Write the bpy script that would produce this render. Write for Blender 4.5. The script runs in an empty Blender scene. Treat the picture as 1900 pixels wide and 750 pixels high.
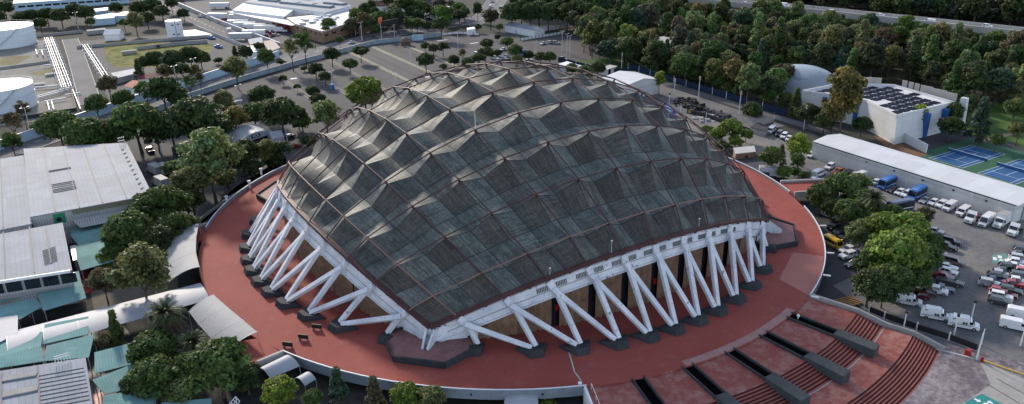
import bpy, math, random
import numpy as np
from mathutils import Vector, Matrix
R_ = math.radians
SC = bpy.context.scene
COL = SC.collection
GZ = -3.6                      # street level; the red deck round the arena is z = 0
rnd = random.Random(7)

# ------------------------------------------------------------------ camera (surveyed from the roof nodes)
CX, CY, CZ, CH, CP, CR, CF = -98.15, -162.97, 83.016, 0.54379, 0.39819, -0.012625, 1470.8
_f = Vector((math.sin(CH)*math.cos(CP), math.cos(CH)*math.cos(CP), -math.sin(CP)))
_r0 = Vector((math.cos(CH), -math.sin(CH), 0)); _u0 = _r0.cross(_f)
_r = _r0*math.cos(CR) + _u0*math.sin(CR); _u = _u0*math.cos(CR) - _r0*math.sin(CR)
CAMP = Vector((CX, CY, CZ))
def at(px, py, z=GZ):
    """survey: the ground point (at height z) seen at a pixel of the 1900 x 750 photograph"""
    d = _f + _r*((px-950)/CF) - _u*((py-375)/CF)
    return CAMP + d*((z-CZ)/d.z)
def at2(px, py, z=GZ):
    p = at(px, py, z); return (p.x, p.y)
cam = bpy.data.cameras.new('camera'); camo = bpy.data.objects.new('camera', cam); COL.objects.link(camo)
camo.matrix_world = Matrix(((_r.x, _u.x, -_f.x, CX), (_r.y, _u.y, -_f.y, CY), (_r.z, _u.z, -_f.z, CZ), (0, 0, 0, 1)))
cam.sensor_width = 36; cam.lens = 36*CF/1900; cam.clip_start = 1; cam.clip_end = 6000
SC.camera = camo

# ------------------------------------------------------------------ light
SUN_EL, SUN_AZ = R_(25), R_(3)        # azimuth clockwise from +y
sd = Vector((math.sin(SUN_AZ)*math.cos(SUN_EL), math.cos(SUN_AZ)*math.cos(SUN_EL), math.sin(SUN_EL)))
w = bpy.data.worlds.new('World'); SC.world = w; w.use_nodes = True
nt = w.node_tree; bg = nt.nodes['Background']
sky = nt.nodes.new('ShaderNodeTexSky'); sky.sky_type = 'NISHITA'; sky.sun_disc = False
sky.sun_elevation = SUN_EL; sky.sun_rotation = SUN_AZ; sky.altitude = 2200; sky.dust_density = 2.0
hs = nt.nodes.new('ShaderNodeHueSaturation'); hs.inputs['Saturation'].default_value = .62
nt.links.new(sky.outputs[0], hs.inputs['Color']); nt.links.new(hs.outputs[0], bg.inputs[0]); bg.inputs[1].default_value = 0.142
sl = bpy.data.lights.new('sun', 'SUN'); sl.energy = 2.3; sl.angle = R_(6); sl.color = (1, .87, .72)
so = bpy.data.objects.new('sun', sl); COL.objects.link(so); so.rotation_euler = sd.to_track_quat('Z', 'Y').to_euler()
SC.view_settings.view_transform = 'Standard'; SC.view_settings.look = 'None'
SC.view_settings.exposure = 1.12; SC.view_settings.gamma = 1
SC.cycles.max_bounces = 5; SC.cycles.diffuse_bounces = 3; SC.cycles.transparent_max_bounces = 6

# ------------------------------------------------------------------ materials
class NT:
    def __init__(s, name):
        s.m = bpy.data.materials.new(name); s.m.use_nodes = True
        s.t = s.m.node_tree; s.b = s.t.nodes['Principled BSDF']
    def n(s, ty, **k):
        o = s.t.nodes.new(ty)
        for a, v in k.items(): setattr(o, a, v)
        return o
    def l(s, a, b): s.t.links.new(a, b)
    def pos(s):
        g = s.n('ShaderNodeNewGeometry'); return g.outputs['Position']
    def objc(s): return s.n('ShaderNodeTexCoord').outputs['Object']
    def uv(s): return s.n('ShaderNodeTexCoord').outputs['UV']
    def noise(s, vec, scale, detail=4, rough=.6):
        o = s.n('ShaderNodeTexNoise'); o.inputs['Scale'].default_value = scale
        o.inputs['Detail'].default_value = detail; o.inputs['Roughness'].default_value = rough
        s.l(vec, o.inputs['Vector']); return o.outputs['Fac']
    def ramp(s, fac, stops):
        o = s.n('ShaderNodeValToRGB'); e = o.color_ramp.elements
        while len(e) < len(stops): e.new(.5)
        for i, (p, c) in enumerate(stops):
            e[i].position = p; e[i].color = (*c, 1) if len(c) == 3 else c
        s.l(fac, o.inputs[0]); return o.outputs[0]
    def math(s, op, a, b=None, c=None):
        o = s.n('ShaderNodeMath', operation=op)
        for i, v in enumerate((a, b, c)):
            if v is None: continue
            if isinstance(v, (int, float)): o.inputs[i].default_value = v
            else: s.l(v, o.inputs[i])
        return o.outputs[0]
    def mix(s, fac, a, b, blend='MIX'):
        o = s.n('ShaderNodeMix', data_type='RGBA', blend_type=blend)
        for sock, v in ((o.inputs[0], fac), (o.inputs[6], a), (o.inputs[7], b)):
            if isinstance(v, (int, float)): sock.default_value = v
            elif isinstance(v, tuple): sock.default_value = (*v, 1) if len(v) == 3 else v
            else: s.l(v, sock)
        return o.outputs[2]
    def bump(s, h, strength=.3, dist=.05):
        o = s.n('ShaderNodeBump'); o.inputs['Strength'].default_value = strength; o.inputs['Distance'].default_value = dist
        s.l(h, o.inputs['Height']); s.l(o.outputs[0], s.b.inputs['Normal'])
    def col(s, c):
        if isinstance(c, tuple): s.b.inputs['Base Color'].default_value = (*c, 1)
        else: s.l(c, s.b.inputs['Base Color'])
    def fin(s, rough=.7, metal=0, spec=None):
        s.b.inputs['Roughness'].default_value = rough; s.b.inputs['Metallic'].default_value = metal
        if spec is not None: s.b.inputs['Specular IOR Level'].default_value = spec
        return s.m
def sc3(c, k): return tuple(min(1, x*k) for x in c)
def mat(name, c, rough=.75, var=.25, scale=.6, metal=0, spec=.3, fine=6.0, bump=0):
    """a plain surface with broad and fine wear"""
    a = NT(name); p = a.pos()
    n1 = a.noise(p, scale, 5, .65); n2 = a.noise(p, scale*fine, 4, .7)
    m = a.math('ADD', a.math('MULTIPLY', n1, .6), a.math('MULTIPLY', n2, .4))
    a.col(a.ramp(m, [(.3, sc3(c, 1-var)), (.5, c), (.72, sc3(c, 1+var))]))
    if bump: a.bump(n2, bump, .05)
    return a.fin(rough, metal, spec)
def tint(name, rough=.35, var=.12, scale=.8, metal=0, spec=.5, coat=0):
    """colour from the object (each copy painted its own colour), with a little dirt"""
    a = NT(name); oi = a.n('ShaderNodeObjectInfo')
    n = a.noise(a.objc(), scale, 4)
    a.col(a.mix(1.0, oi.outputs['Color'], a.ramp(n, [(.3, (1-var,)*3), (.6, (1, 1, 1))]), 'MULTIPLY'))
    if coat: a.b.inputs['Coat Weight'].default_value = coat
    return a.fin(rough, metal, spec)
def ribbed(name, c, rib=.9, dark=.75, rough=.45, metal=0, sheet=6.0, var=.14, stain=(.5, .5, .5), stain_amt=.25, width=.12, spec=.5):
    """sheet cladding: ribs up the slope, sheet joints across it, blotchy stains; UV is in metres (u level, v up slope)"""
    a = NT(name); sep = a.n('ShaderNodeSeparateXYZ'); a.l(a.uv(), sep.inputs[0])
    u, v = sep.outputs[0], sep.outputs[1]
    fr = a.math('FRACT', a.math('DIVIDE', u, rib))
    line = a.math('LESS_THAN', fr, width)
    fv = a.math('FRACT', a.math('DIVIDE', v, sheet))
    lv = a.math('LESS_THAN', fv, .025)
    cell = a.n('ShaderNodeTexWhiteNoise', noise_dimensions='2D'); cb = a.n('ShaderNodeCombineXYZ')
    a.l(a.math('FLOOR', a.math('DIVIDE', u, rib*4)), cb.inputs[0]); a.l(a.math('FLOOR', a.math('DIVIDE', v, sheet)), cb.inputs[1])
    a.l(cb.outputs[0], cell.inputs['Vector'])
    base = a.mix(cell.outputs['Value'], sc3(c, 1-var), sc3(c, 1+var))
    st = a.ramp(a.noise(a.pos(), .16, 6, .7), [(.46, (0, 0, 0)), (.72, (1, 1, 1))])
    base = a.mix(a.math('MULTIPLY', st, stain_amt), base, stain)
    base = a.mix(a.math('MULTIPLY', a.math('MAXIMUM', line, lv), 1-dark), base, (.03, .03, .035))
    a.col(base); a.bump(fr, .25, .04)
    return a.fin(rough, metal, spec)

M = {}
M['glass'] = mat('window_glass', (.012, .016, .022), .08, .2, spec=.6)
M['carglass'] = mat('car_glass', (.012, .015, .02), .06, .2, spec=.7)
M['tyre'] = mat('tyre_rubber', (.015, .015, .016), .85)
M['rim'] = mat('wheel_rim', (.35, .36, .38), .35, metal=.6)
M['paint'] = tint('vehicle_paint', .28, .10, .5, spec=.5, coat=.4)
M['lamp'] = mat('headlight_glass', (.75, .77, .8), .12)
M['tail'] = mat('tail_light_glass', (.35, .012, .012), .2)
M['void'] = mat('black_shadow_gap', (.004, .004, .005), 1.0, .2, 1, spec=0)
M['black'] = mat('black_plastic', (.018, .018, .02), .6)
M['white'] = mat('white_paint', (.72, .73, .75), .55, .12, .5)
M['whitew'] = mat('weathered_white_paint', (.66, .68, .73), .6, .16, .35, fine=9)
M['deck'] = None
M['concrete'] = mat('grey_concrete', (.27, .27, .265), .85, .25, .3, bump=.2)
M['concreteL'] = mat('pale_concrete', (.4, .4, .395), .85, .2, .3, bump=.15)
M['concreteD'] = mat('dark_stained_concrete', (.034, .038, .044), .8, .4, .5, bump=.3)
M['asphalt'] = mat('asphalt', (.08, .083, .095), .9, .28, .09, fine=16)
M['asphaltD'] = mat('worn_dark_asphalt', (.05, .053, .06), .9, .35, .12, fine=14)
M['asphaltW'] = mat('dusty_asphalt', (.125, .127, .135), .92, .32, .06, fine=18)
M['soil'] = mat('dusty_soil', (.13, .115, .095), .95, .4, .08, fine=14)
M['grass'] = mat('grass_turf', (.045, .075, .022), .95, .5, .12, fine=20)
M['dry'] = mat('dry_grass', (.13, .12, .045), .95, .5, .14, fine=14)
M['yellow'] = mat('yellow_paint', (.42, .29, .07), .7, .3, .6)
M['steel'] = mat('galvanised_steel', (.42, .44, .46), .45, .15, 1, metal=.4)
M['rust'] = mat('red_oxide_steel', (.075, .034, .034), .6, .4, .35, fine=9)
M['rustLit'] = mat('sunlit_tint_oxide_steel', (.22, .13, .11), .6, .35, .35, fine=9)  # paler copy of the oxide steel: sunlight on the outer arches painted in
M['pole'] = mat('white_pole_paint', (.6, .61, .62), .5, .15, 1)
M['blue'] = mat('blue_paint', (.02, .09, .3), .5, .25, .8)
M['navy'] = mat('navy_screen_fabric', (.008, .02, .06), .8, .35, .4)
M['red'] = mat('red_paint', (.3, .015, .02), .5, .25, .8)
M['teal'] = ribbed('teal_corrugated_sheet', (.17, .325, .325), .5, .75, .85, 0, 3.2, .08, (.14, .2, .2), .4, .16, .08)
M['roofW'] = ribbed('grey_white_metal_roof', (.225, .262, .315), 1.0, .72, .7, 0, 9.0, .1, (.14, .155, .18), .55, .1, .15)
M['roofL'] = ribbed('pale_metal_roof', (.56, .58, .6), .9, .88, .6, 0, 12., .05, (.36, .38, .4), .4, .08, .25)
M['wallW'] = ribbed('white_sheet_wall', (.56, .56, .55), .7, .86, .6, 0, 40., .05, (.36, .34, .31), .3, .12, .3)
M['brick'] = None
M['fabric'] = mat('white_tent_fabric', (.33, .355, .4), .6, .1, .25, fine=4)
M['fabricG'] = mat('grey_tent_fabric', (.3, .31, .32), .7, .16, .3, fine=5)
M['trunk'] = mat('bark', (.09, .07, .055), .95, .4, 2)
M['tank'] = mat('tank_white_paint', (.5, .53, .57), .5, .08, .12, fine=10)

# ------------------------------------------------------------------ mesh collector
class MB:
    def __init__(s): s.v = []; s.f = []; s.mi = []
    def add(s, vs, fs, mi=0):
        o = len(s.v); s.v += [tuple(v) for v in vs]; s.f += [tuple(i+o for i in f) for f in fs]; s.mi += [mi]*len(fs); return s
    def quad(s, *p, mi=0): return s.add(p, [tuple(range(len(p)))], mi)
    def box(s, c, d, rz=0, mi=0, top=1.0, rot=None):
        x, y, z = (k/2 for k in d); vs = []
        for sz in (-1, 1):
            k = top if sz > 0 else 1
            for sx, sy in ((-1, -1), (1, -1), (1, 1), (-1, 1)): vs.append(Vector((sx*x*k, sy*y*k, sz*z)))
        m = rot if rot is not None else Matrix.Rotation(rz, 3, 'Z')
        c = Vector(c)
        return s.add([m @ v + c for v in vs], [(3, 2, 1, 0), (4, 5, 6, 7), (0, 1, 5, 4), (1, 2, 6, 5), (2, 3, 7, 6), (3, 0, 4, 7)], mi)
    def prism(s, poly, z0, z1, mi=0, top=None, cap=True, base=True):
        """poly: xy list; z0/z1: number or list; top: xy list for the upper outline"""
        n = len(poly); top = top or poly
        za = z0 if isinstance(z0, (list, tuple)) else [z0]*n
        zb = z1 if isinstance(z1, (list, tuple)) else [z1]*n
        vs = [(p[0], p[1], za[i]) for i, p in enumerate(poly)] + [(p[0], p[1], zb[i]) for i, p in enumerate(top)]
        fs = [(i, (i+1) % n, n+(i+1) % n, n+i) for i in range(n)]
        if cap: fs.append(tuple(range(n, 2*n)))
        if base: fs.append(tuple(range(n-1, -1, -1)))
        return s.add(vs, fs, mi)
    def tube(s, p, q, r, n=6, r2=None, mi=0, caps=True):
        p = Vector(p); q = Vector(q); d = (q-p)
        if d.length < 1e-6: return s
        d.normalize(); a = d.orthogonal().normalized()
        if abs(d.z) < .95: a = Vector((0, 0, 1)).cross(d).normalized()
        b = d.cross(a); r2 = r if r2 is None else r2; vs = []
        for c, rr in ((p, r), (q, r2)):
            for k in range(n):
                t = 2*math.pi*(k+.5)/n; vs.append(c + a*(rr*math.cos(t)) + b*(rr*math.sin(t)))
        fs = [(k, (k+1) % n, n+(k+1) % n, n+k) for k in range(n)]
        if caps: fs += [tuple(range(n-1, -1, -1)), tuple(range(n, 2*n))]
        return s.add(vs, fs, mi)
    def bar(s, p, q, wd, ht, wd2=None, ht2=None, mi=0, up=(0, 0, 1)):
        """square bar from p to q; width across, height along up"""
        p = Vector(p); q = Vector(q); d = (q-p).normalized(); a = d.cross(Vector(up)).normalized(); b = a.cross(d)
        wd2 = wd2 or wd; ht2 = ht2 or ht; vs = []
        for c, x, y in ((p, wd/2, ht/2), (q, wd2/2, ht2/2)):
            for i, j in ((-1, -1), (1, -1), (1, 1), (-1, 1)): vs.append(c + a*(x*i) + b*(y*j))
        return s.add(vs, [(3, 2, 1, 0), (4, 5, 6, 7), (0, 1, 5, 4), (1, 2, 6, 5), (2, 3, 7, 6), (3, 0, 4, 7)], mi)
    def cyl(s, c, r, h, n=16, r2=None, mi=0): return s.tube(c, (c[0], c[1], c[2]+h), r, n, r2, mi)
    def build(s, name, mats, parent=None, world=True, smooth=False, uv=True, kind=None):
        me = bpy.data.meshes.new(name)
        off = Vector((0, 0, 0))
        if parent is not None and world:
            q = parent
            while q is not None: off += q.location; q = q.parent
        v = [(a[0]-off.x, a[1]-off.y, a[2]-off.z) for a in s.v]
        me.from_pydata(v, [], s.f); me.update()
        mats = mats if isinstance(mats, (list, tuple)) else [mats]
        for m in mats: me.materials.append(m)
        if len(mats) > 1: me.polygons.foreach_set('material_index', s.mi)
        if uv:
            L = me.uv_layers.new(name='UVMap').data
            for p in me.polygons:
                n = p.normal
                if n.z < 0: n = -n
                e = Vector((-n.y, n.x, 0))
                if e.length < .02: e = Vector((1, 0, 0))
                e.normalize(); g = n.cross(e)
                for li in p.loop_indices:
                    co = Vector(s.v[me.loops[li].vertex_index]); L[li].uv = (co.dot(e), co.dot(g))
        if smooth: me.polygons.foreach_set('use_smooth', [True]*len(me.polygons))
        o = bpy.data.objects.new(name, me); COL.objects.link(o)
        if parent is not None: o.parent = parent
        if kind: o['kind'] = kind
        return o

def tag(o, label, cat, group=None):
    o['label'] = label; o['category'] = cat
    if group: o['group'] = group
    return o
def thing(name, label, cat, loc=(0, 0, 0), rz=0, group=None):
    o = bpy.data.objects.new(name, None); COL.objects.link(o); o.empty_display_size = .2
    o.location = loc; o.rotation_euler = (0, 0, rz); return tag(o, label, cat, group)
def recolour(o, c):
    o.color = (*c, 1)
    for ch in o.children: recolour(ch, c)
KIDS = {}
def dup(root, loc, rz=0, label=None, group=None, colour=None, scale=None):
    def cp(o, par):
        c = o.copy(); COL.objects.link(c)
        if par is not None: c.parent = par
        if colour is not None: c.color = (*colour, 1)
        for ch in KIDS.setdefault(o.name, list(o.children)): cp(ch, c)
        return c
    r = cp(root, None); r.location = loc; r.rotation_euler = (0, 0, rz)
    if scale is not None: r.scale = scale if isinstance(scale, tuple) else (scale,)*3
    if label: r['label'] = label
    if group: r['group'] = group
    elif 'group' in r: del r['group']
    return r
class Kind:
    """the first call places the prototype itself, later calls place copies"""
    def __init__(s, proto): s.p = proto; s.used = False
    def put(s, loc, rz=0, label=None, group=None, colour=None, scale=None):
        if s.used: return dup(s.p, loc, rz, label, group, colour, scale)
        s.used = True; r = s.p; KIDS.setdefault(r.name, list(r.children))
        r.location = loc; r.rotation_euler = (0, 0, rz)
        if colour is not None: recolour(r, colour)
        if scale is not None: r.scale = scale if isinstance(scale, tuple) else (scale,)*3
        if label: r['label'] = label
        if group: r['group'] = group
        return r
def sheet(name, pts, z, m, px=True):
    b = MB(); b.quad(*[(*(at2(*p) if px else p), z) for p in pts]); return b.build(name, m, kind='structure')
ORD = ['', 'first', 'second', 'third', 'fourth', 'fifth', 'sixth', 'seventh', 'eighth', 'ninth', 'tenth', 'eleventh', 'twelfth', 'thirteenth',
       'fourteenth', 'fifteenth', 'sixteenth', 'seventeenth', 'eighteenth', 'nineteenth', 'twentieth']
# ================================================================== ARENA
RD, DL, ZC = 80.0, 0.140586, -42.157
def sph(a, b, R):
    """a point on the shell: a and b count roof cells from the crown"""
    v = Vector((math.tan(a*DL), math.tan(b*DL), 1)).normalized()*R
    return Vector((v.x, v.y, v.z+ZC))
def rotk(v, k):
    c, s = [(1, 0), (0, 1), (-1, 0), (0, -1)][k % 4]
    return Vector((v[0]*c-v[1]*s, v[0]*s+v[1]*c, v[2]))
arena = thing('domed_arena', 'huge domed sports arena of dark faceted copper pyramids on white slanting concrete struts', 'arena')
a = NT('patinated_copper_fold_shading')
uvn = a.uv(); sp = a.n('ShaderNodeSeparateXYZ'); a.l(uvn, sp.inputs[0]); u, v = sp.outputs[0], sp.outputs[1]
QH = 5.6
def cellrand(su, sv, seed):
    cb = a.n('ShaderNodeCombineXYZ'); wn = a.n('ShaderNodeTexWhiteNoise', noise_dimensions='3D')
    a.l(a.math('FLOOR', a.math('DIVIDE', u, su)), cb.inputs[0]); a.l(a.math('FLOOR', a.math('DIVIDE', v, sv)), cb.inputs[1]); cb.inputs[2].default_value = seed
    a.l(cb.outputs[0], wn.inputs['Vector']); return wn.outputs['Value']
q1 = cellrand(QH, QH, 1.0); q2 = cellrand(QH, QH, 5.0); strip = cellrand(QH/6, QH, 3.0); strip2 = cellrand(QH/3, QH/2, 9.0)
base = a.ramp(q1, [(.0, (.088, .084, .077)), (.22, (.102, .108, .1)), (.5, (.112, .13, .12)), (.8, (.104, .124, .12)), (1, (.145, .158, .148))])
patch = a.math('ADD', a.math('MULTIPLY', strip, .5), a.math('MULTIPLY', strip2, .5))
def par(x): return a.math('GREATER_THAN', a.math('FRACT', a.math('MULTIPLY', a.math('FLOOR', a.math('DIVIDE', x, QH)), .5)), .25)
shade_side = a.math('MULTIPLY', par(u), par(v)); lit_side = a.math('MULTIPLY', a.math('SUBTRACT', 1, par(u)), a.math('SUBTRACT', 1, par(v)))
base = a.mix(a.math('MULTIPLY', shade_side, a.math('ADD', .48, a.math('MULTIPLY', q2, .3))), base, (.056, .046, .038))  # camera-facing quadrants tinted dark brown: shade of the folds put into the colour
base = a.mix(a.math('MULTIPLY', lit_side, a.math('ADD', .45, a.math('MULTIPLY', q2, .3))), base, (.165, .19, .178))  # opposite quadrants tinted paler as if lit, so the pyramids read as relief
base = a.mix(1.0, base, a.ramp(patch, [(.2, (.68, .68, .69)), (.42, (.97, .97, .97)), (.85, (1.06, 1.06, 1.06))]), 'MULTIPLY')
pn = a.pos()
big = a.noise(pn, .22, 6, .7); fine = a.noise(pn, 2.6, 6, .78)
base = a.mix(a.ramp(big, [(.42, (0, 0, 0)), (.7, (.75, .75, .75))]), base, (.04, .042, .045))
base = a.mix(1.0, base, a.ramp(fine, [(.32, (.55, .55, .56)), (.5, (.95, .95, .95)), (.68, (1.55, 1.57, 1.52))]), 'MULTIPLY')
spk = a.ramp(a.noise(pn, 1.1, 5, .8), [(.63, (0, 0, 0)), (.75, (.7, .7, .7))])
base = a.mix(spk, base, (.15, .19, .175))
fu = a.math('FRACT', a.math('DIVIDE', u, QH/6)); fv = a.math('FRACT', a.math('DIVIDE', v, QH/9)); fw = a.math('FRACT', a.math('DIVIDE', u, QH/3))
def strk(ku, kv):
    cb = a.n('ShaderNodeCombineXYZ'); a.l(a.math('MULTIPLY', u, ku), cb.inputs[0]); a.l(a.math('MULTIPLY', v, kv), cb.inputs[1]); return a.noise(cb.outputs[0], 1.0, 5, .7)
s1, s2 = strk(2.2, .16), strk(.16, 2.2)
sk = a.math('ADD', a.math('MULTIPLY', s1, q2), a.math('MULTIPLY', s2, a.math('SUBTRACT', 1, q2)))
base = a.mix(1.0, base, a.ramp(sk, [(.34, (.5, .5, .51)), (.5, (1, 1, 1)), (.64, (1.4, 1.4, 1.36))]), 'MULTIPLY')
l1 = a.math('MULTIPLY', a.math('LESS_THAN', fu, .09), a.math('MULTIPLY', q2, .6))
l2 = a.math('MULTIPLY', a.math('LESS_THAN', fv, .2), a.math('MULTIPLY', a.math('SUBTRACT', 1, q2), .3))
l3 = a.math('MULTIPLY', a.math('LESS_THAN', fw, .05), a.math('GREATER_THAN', q1, .45))
ed = a.math('MULTIPLY', a.math('MAXIMUM', a.math('LESS_THAN', a.math('FRACT', a.math('DIVIDE', a.math('ADD', v, .14), QH)), .05), a.math('LESS_THAN', a.math('FRACT', a.math('DIVIDE', a.math('ADD', u, .14), QH)), .05)), .85)
ln = a.math('MAXIMUM', a.math('MAXIMUM', l1, l2), a.math('MAXIMUM', l3, ed))
base = a.mix(a.math('MULTIPLY', ln, .8), base, (.02, .021, .023))
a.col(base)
a.bump(a.math('ADD', a.math('MULTIPLY', ln, -.5), fine), .35, .06)
M['copper'] = a.fin(.66, 0.0, .28)

def surf(i2, j2):
    """shell point on the half-cell grid (i2, j2 in half cells from the crown)"""
    node = (i2 % 2 == 0 and j2 % 2 == 0)
    edge = max(abs(i2), abs(j2)) >= 11
    return sph(i2/2, j2/2, RD-.45 if node else (78.5 if edge else (RD-3.35 if (i2 % 2 and j2 % 2) else RD-2.85)))
def hyp(b, uvs, i, j, n=5):
    """one hypar quadrant between half-grid (i, j) and (i+1, j+1)"""
    A, B, C, D = surf(i, j), surf(i+1, j), surf(i+1, j+1), surf(i, j+1)
    vs = []
    for y in range(n+1):
        for x in range(n+1):
            s, t = x/n, y/n
            vs.append(A*(1-s)*(1-t)+B*s*(1-t)+C*s*t+D*(1-s)*t)
    o = len(b.v)
    b.add(vs, [(y*(n+1)+x, y*(n+1)+x+1, (y+1)*(n+1)+x+1, (y+1)*(n+1)+x) for y in range(n) for x in range(n)])
    for y in range(n+1):
        for x in range(n+1): uvs.append(((i+x/n+40)*QH+.001, (j+y/n+40)*QH+.001))
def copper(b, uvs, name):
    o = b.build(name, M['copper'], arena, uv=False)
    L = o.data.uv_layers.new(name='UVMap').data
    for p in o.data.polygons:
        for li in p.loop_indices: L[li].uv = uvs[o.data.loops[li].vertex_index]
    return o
for i in range(-5, 5):
    for j in range(-5, 5):
        b = MB(); uvs = []
        for di in (0, 1):
            for dj in (0, 1): hyp(b, uvs, 2*i+di, 2*j+dj)
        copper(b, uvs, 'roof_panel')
for k, (ir, jr) in enumerate([(range(-11, 11), [-11]), (range(-11, 11), [10]), ([-11], range(-10, 10)), ([10], range(-10, 10))]):
    b = MB(); uvs = []
    for i in ir:
        for j in jr: hyp(b, uvs, i, j)
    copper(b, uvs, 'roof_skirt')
# arch tubes over the shell
for fam in (0, 1):
    for i in range(-5, 6):
        b = MB(); pts = []
        for j in [-5.55]+list(range(-5, 6))+[5.55]:
            rr = RD+.25 if abs(j) <= 5 else 79.0
            pts.append(sph(i, j, rr) if fam == 0 else sph(j, i, rr))
        for p, q in zip(pts, pts[1:]): b.tube(p, q, .14, 6)
        if fam == 0:
            for p in pts[1:-1]:
                n = (p-Vector((0, 0, ZC))).normalized()
                b.tube(p-n*.8, p+n*.1, .26, 8)
        b.build('roof_arch', M['rustLit'] if i == -5 or (fam == 1 and i == 5) else M['rust'], arena)
b = MB(); p = sph(-2, -2, RD); b.tube(p, p+Vector((0, 0, 5.2)), .09, 6, .05)
b.build('roof_mast', M['pole'], arena)
for (fi, fj, h) in ((-1.3, -5.5, 2.6), (-2.9, -5.5, 1.5), (1.6, -5.5, 1.8)):
    b = MB(); p = sph(fi, fj, 79.2); b.tube(p, p+Vector((0, 0, h)), .04, 5); b.box(p+Vector((0, 0, h)), (.35, .2, .2)); b.build('floodlight', M['pole'], arena)

# ring beam, struts, footings, walls: four sides, each turned by a quarter
SEC = [(5.835, 76.9), (5.60, 78.45), (5.45, 77.95), (5.73, 75.6)]     # outer bottom, outer top, inner top, inner bottom
M['brick'] = None
a = NT('ochre_brick'); p_ = a.uv(); br = a.n('ShaderNodeTexBrick'); br.inputs['Scale'].default_value = 1
br.inputs['Brick Width'].default_value = .5; br.inputs['Row Height'].default_value = .16; br.inputs['Mortar Size'].default_value = .018
br.inputs['Color1'].default_value = (.3, .185, .12, 1); br.inputs['Color2'].default_value = (.235, .145, .097, 1); br.inputs['Mortar'].default_value = (.2, .14, .1, 1)
a.l(p_, br.inputs['Vector'])
st = a.ramp(a.noise(a.pos(), .5, 5, .7), [(.3, (.68, .66, .66)), (.6, (1.12, 1.12, 1.12))])
a.col(a.mix(1.0, br.outputs[0], st, 'MULTIPLY')); M['brick'] = a.fin(.85, 0, .2)
FEET = [(-38.9, -51.3), (-30.1, -57.6), (-22.6, -61.4), (-15.4, -63.8), (-8.9, -65.1), (-3.0, -65.7)]
FEET = FEET + [(-x, y) for x, y in FEET[::-1]]
def ringpt(k, s, c, extra=0):
    b_, R = SEC[c]; return rotk(sph(s*b_, -b_, R+extra), k)
a = NT('flaking_white_concrete'); pn = a.pos()
f1 = a.noise(pn, .9, 8, .75); f2 = a.noise(pn, .25, 3, .5)
a.col(a.mix(a.ramp(a.math('ADD', f1, a.math('MULTIPLY', f2, .12)), [(.655, (0, 0, 0)), (.7, (1, 1, 1))]), a.mix(1.0, a.ramp(f2, [(.3, (.5, .52, .57)), (.7, (.7, .71, .75))]), a.ramp(a.noise(pn, 3.5, 5, .7), [(.3, (.8, .8, .82)), (.6, (1.03, 1.03, 1.03))]), 'MULTIPLY'), (.16, .17, .19)))
M['flake'] = a.fin(.6, 0, .3)
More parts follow.
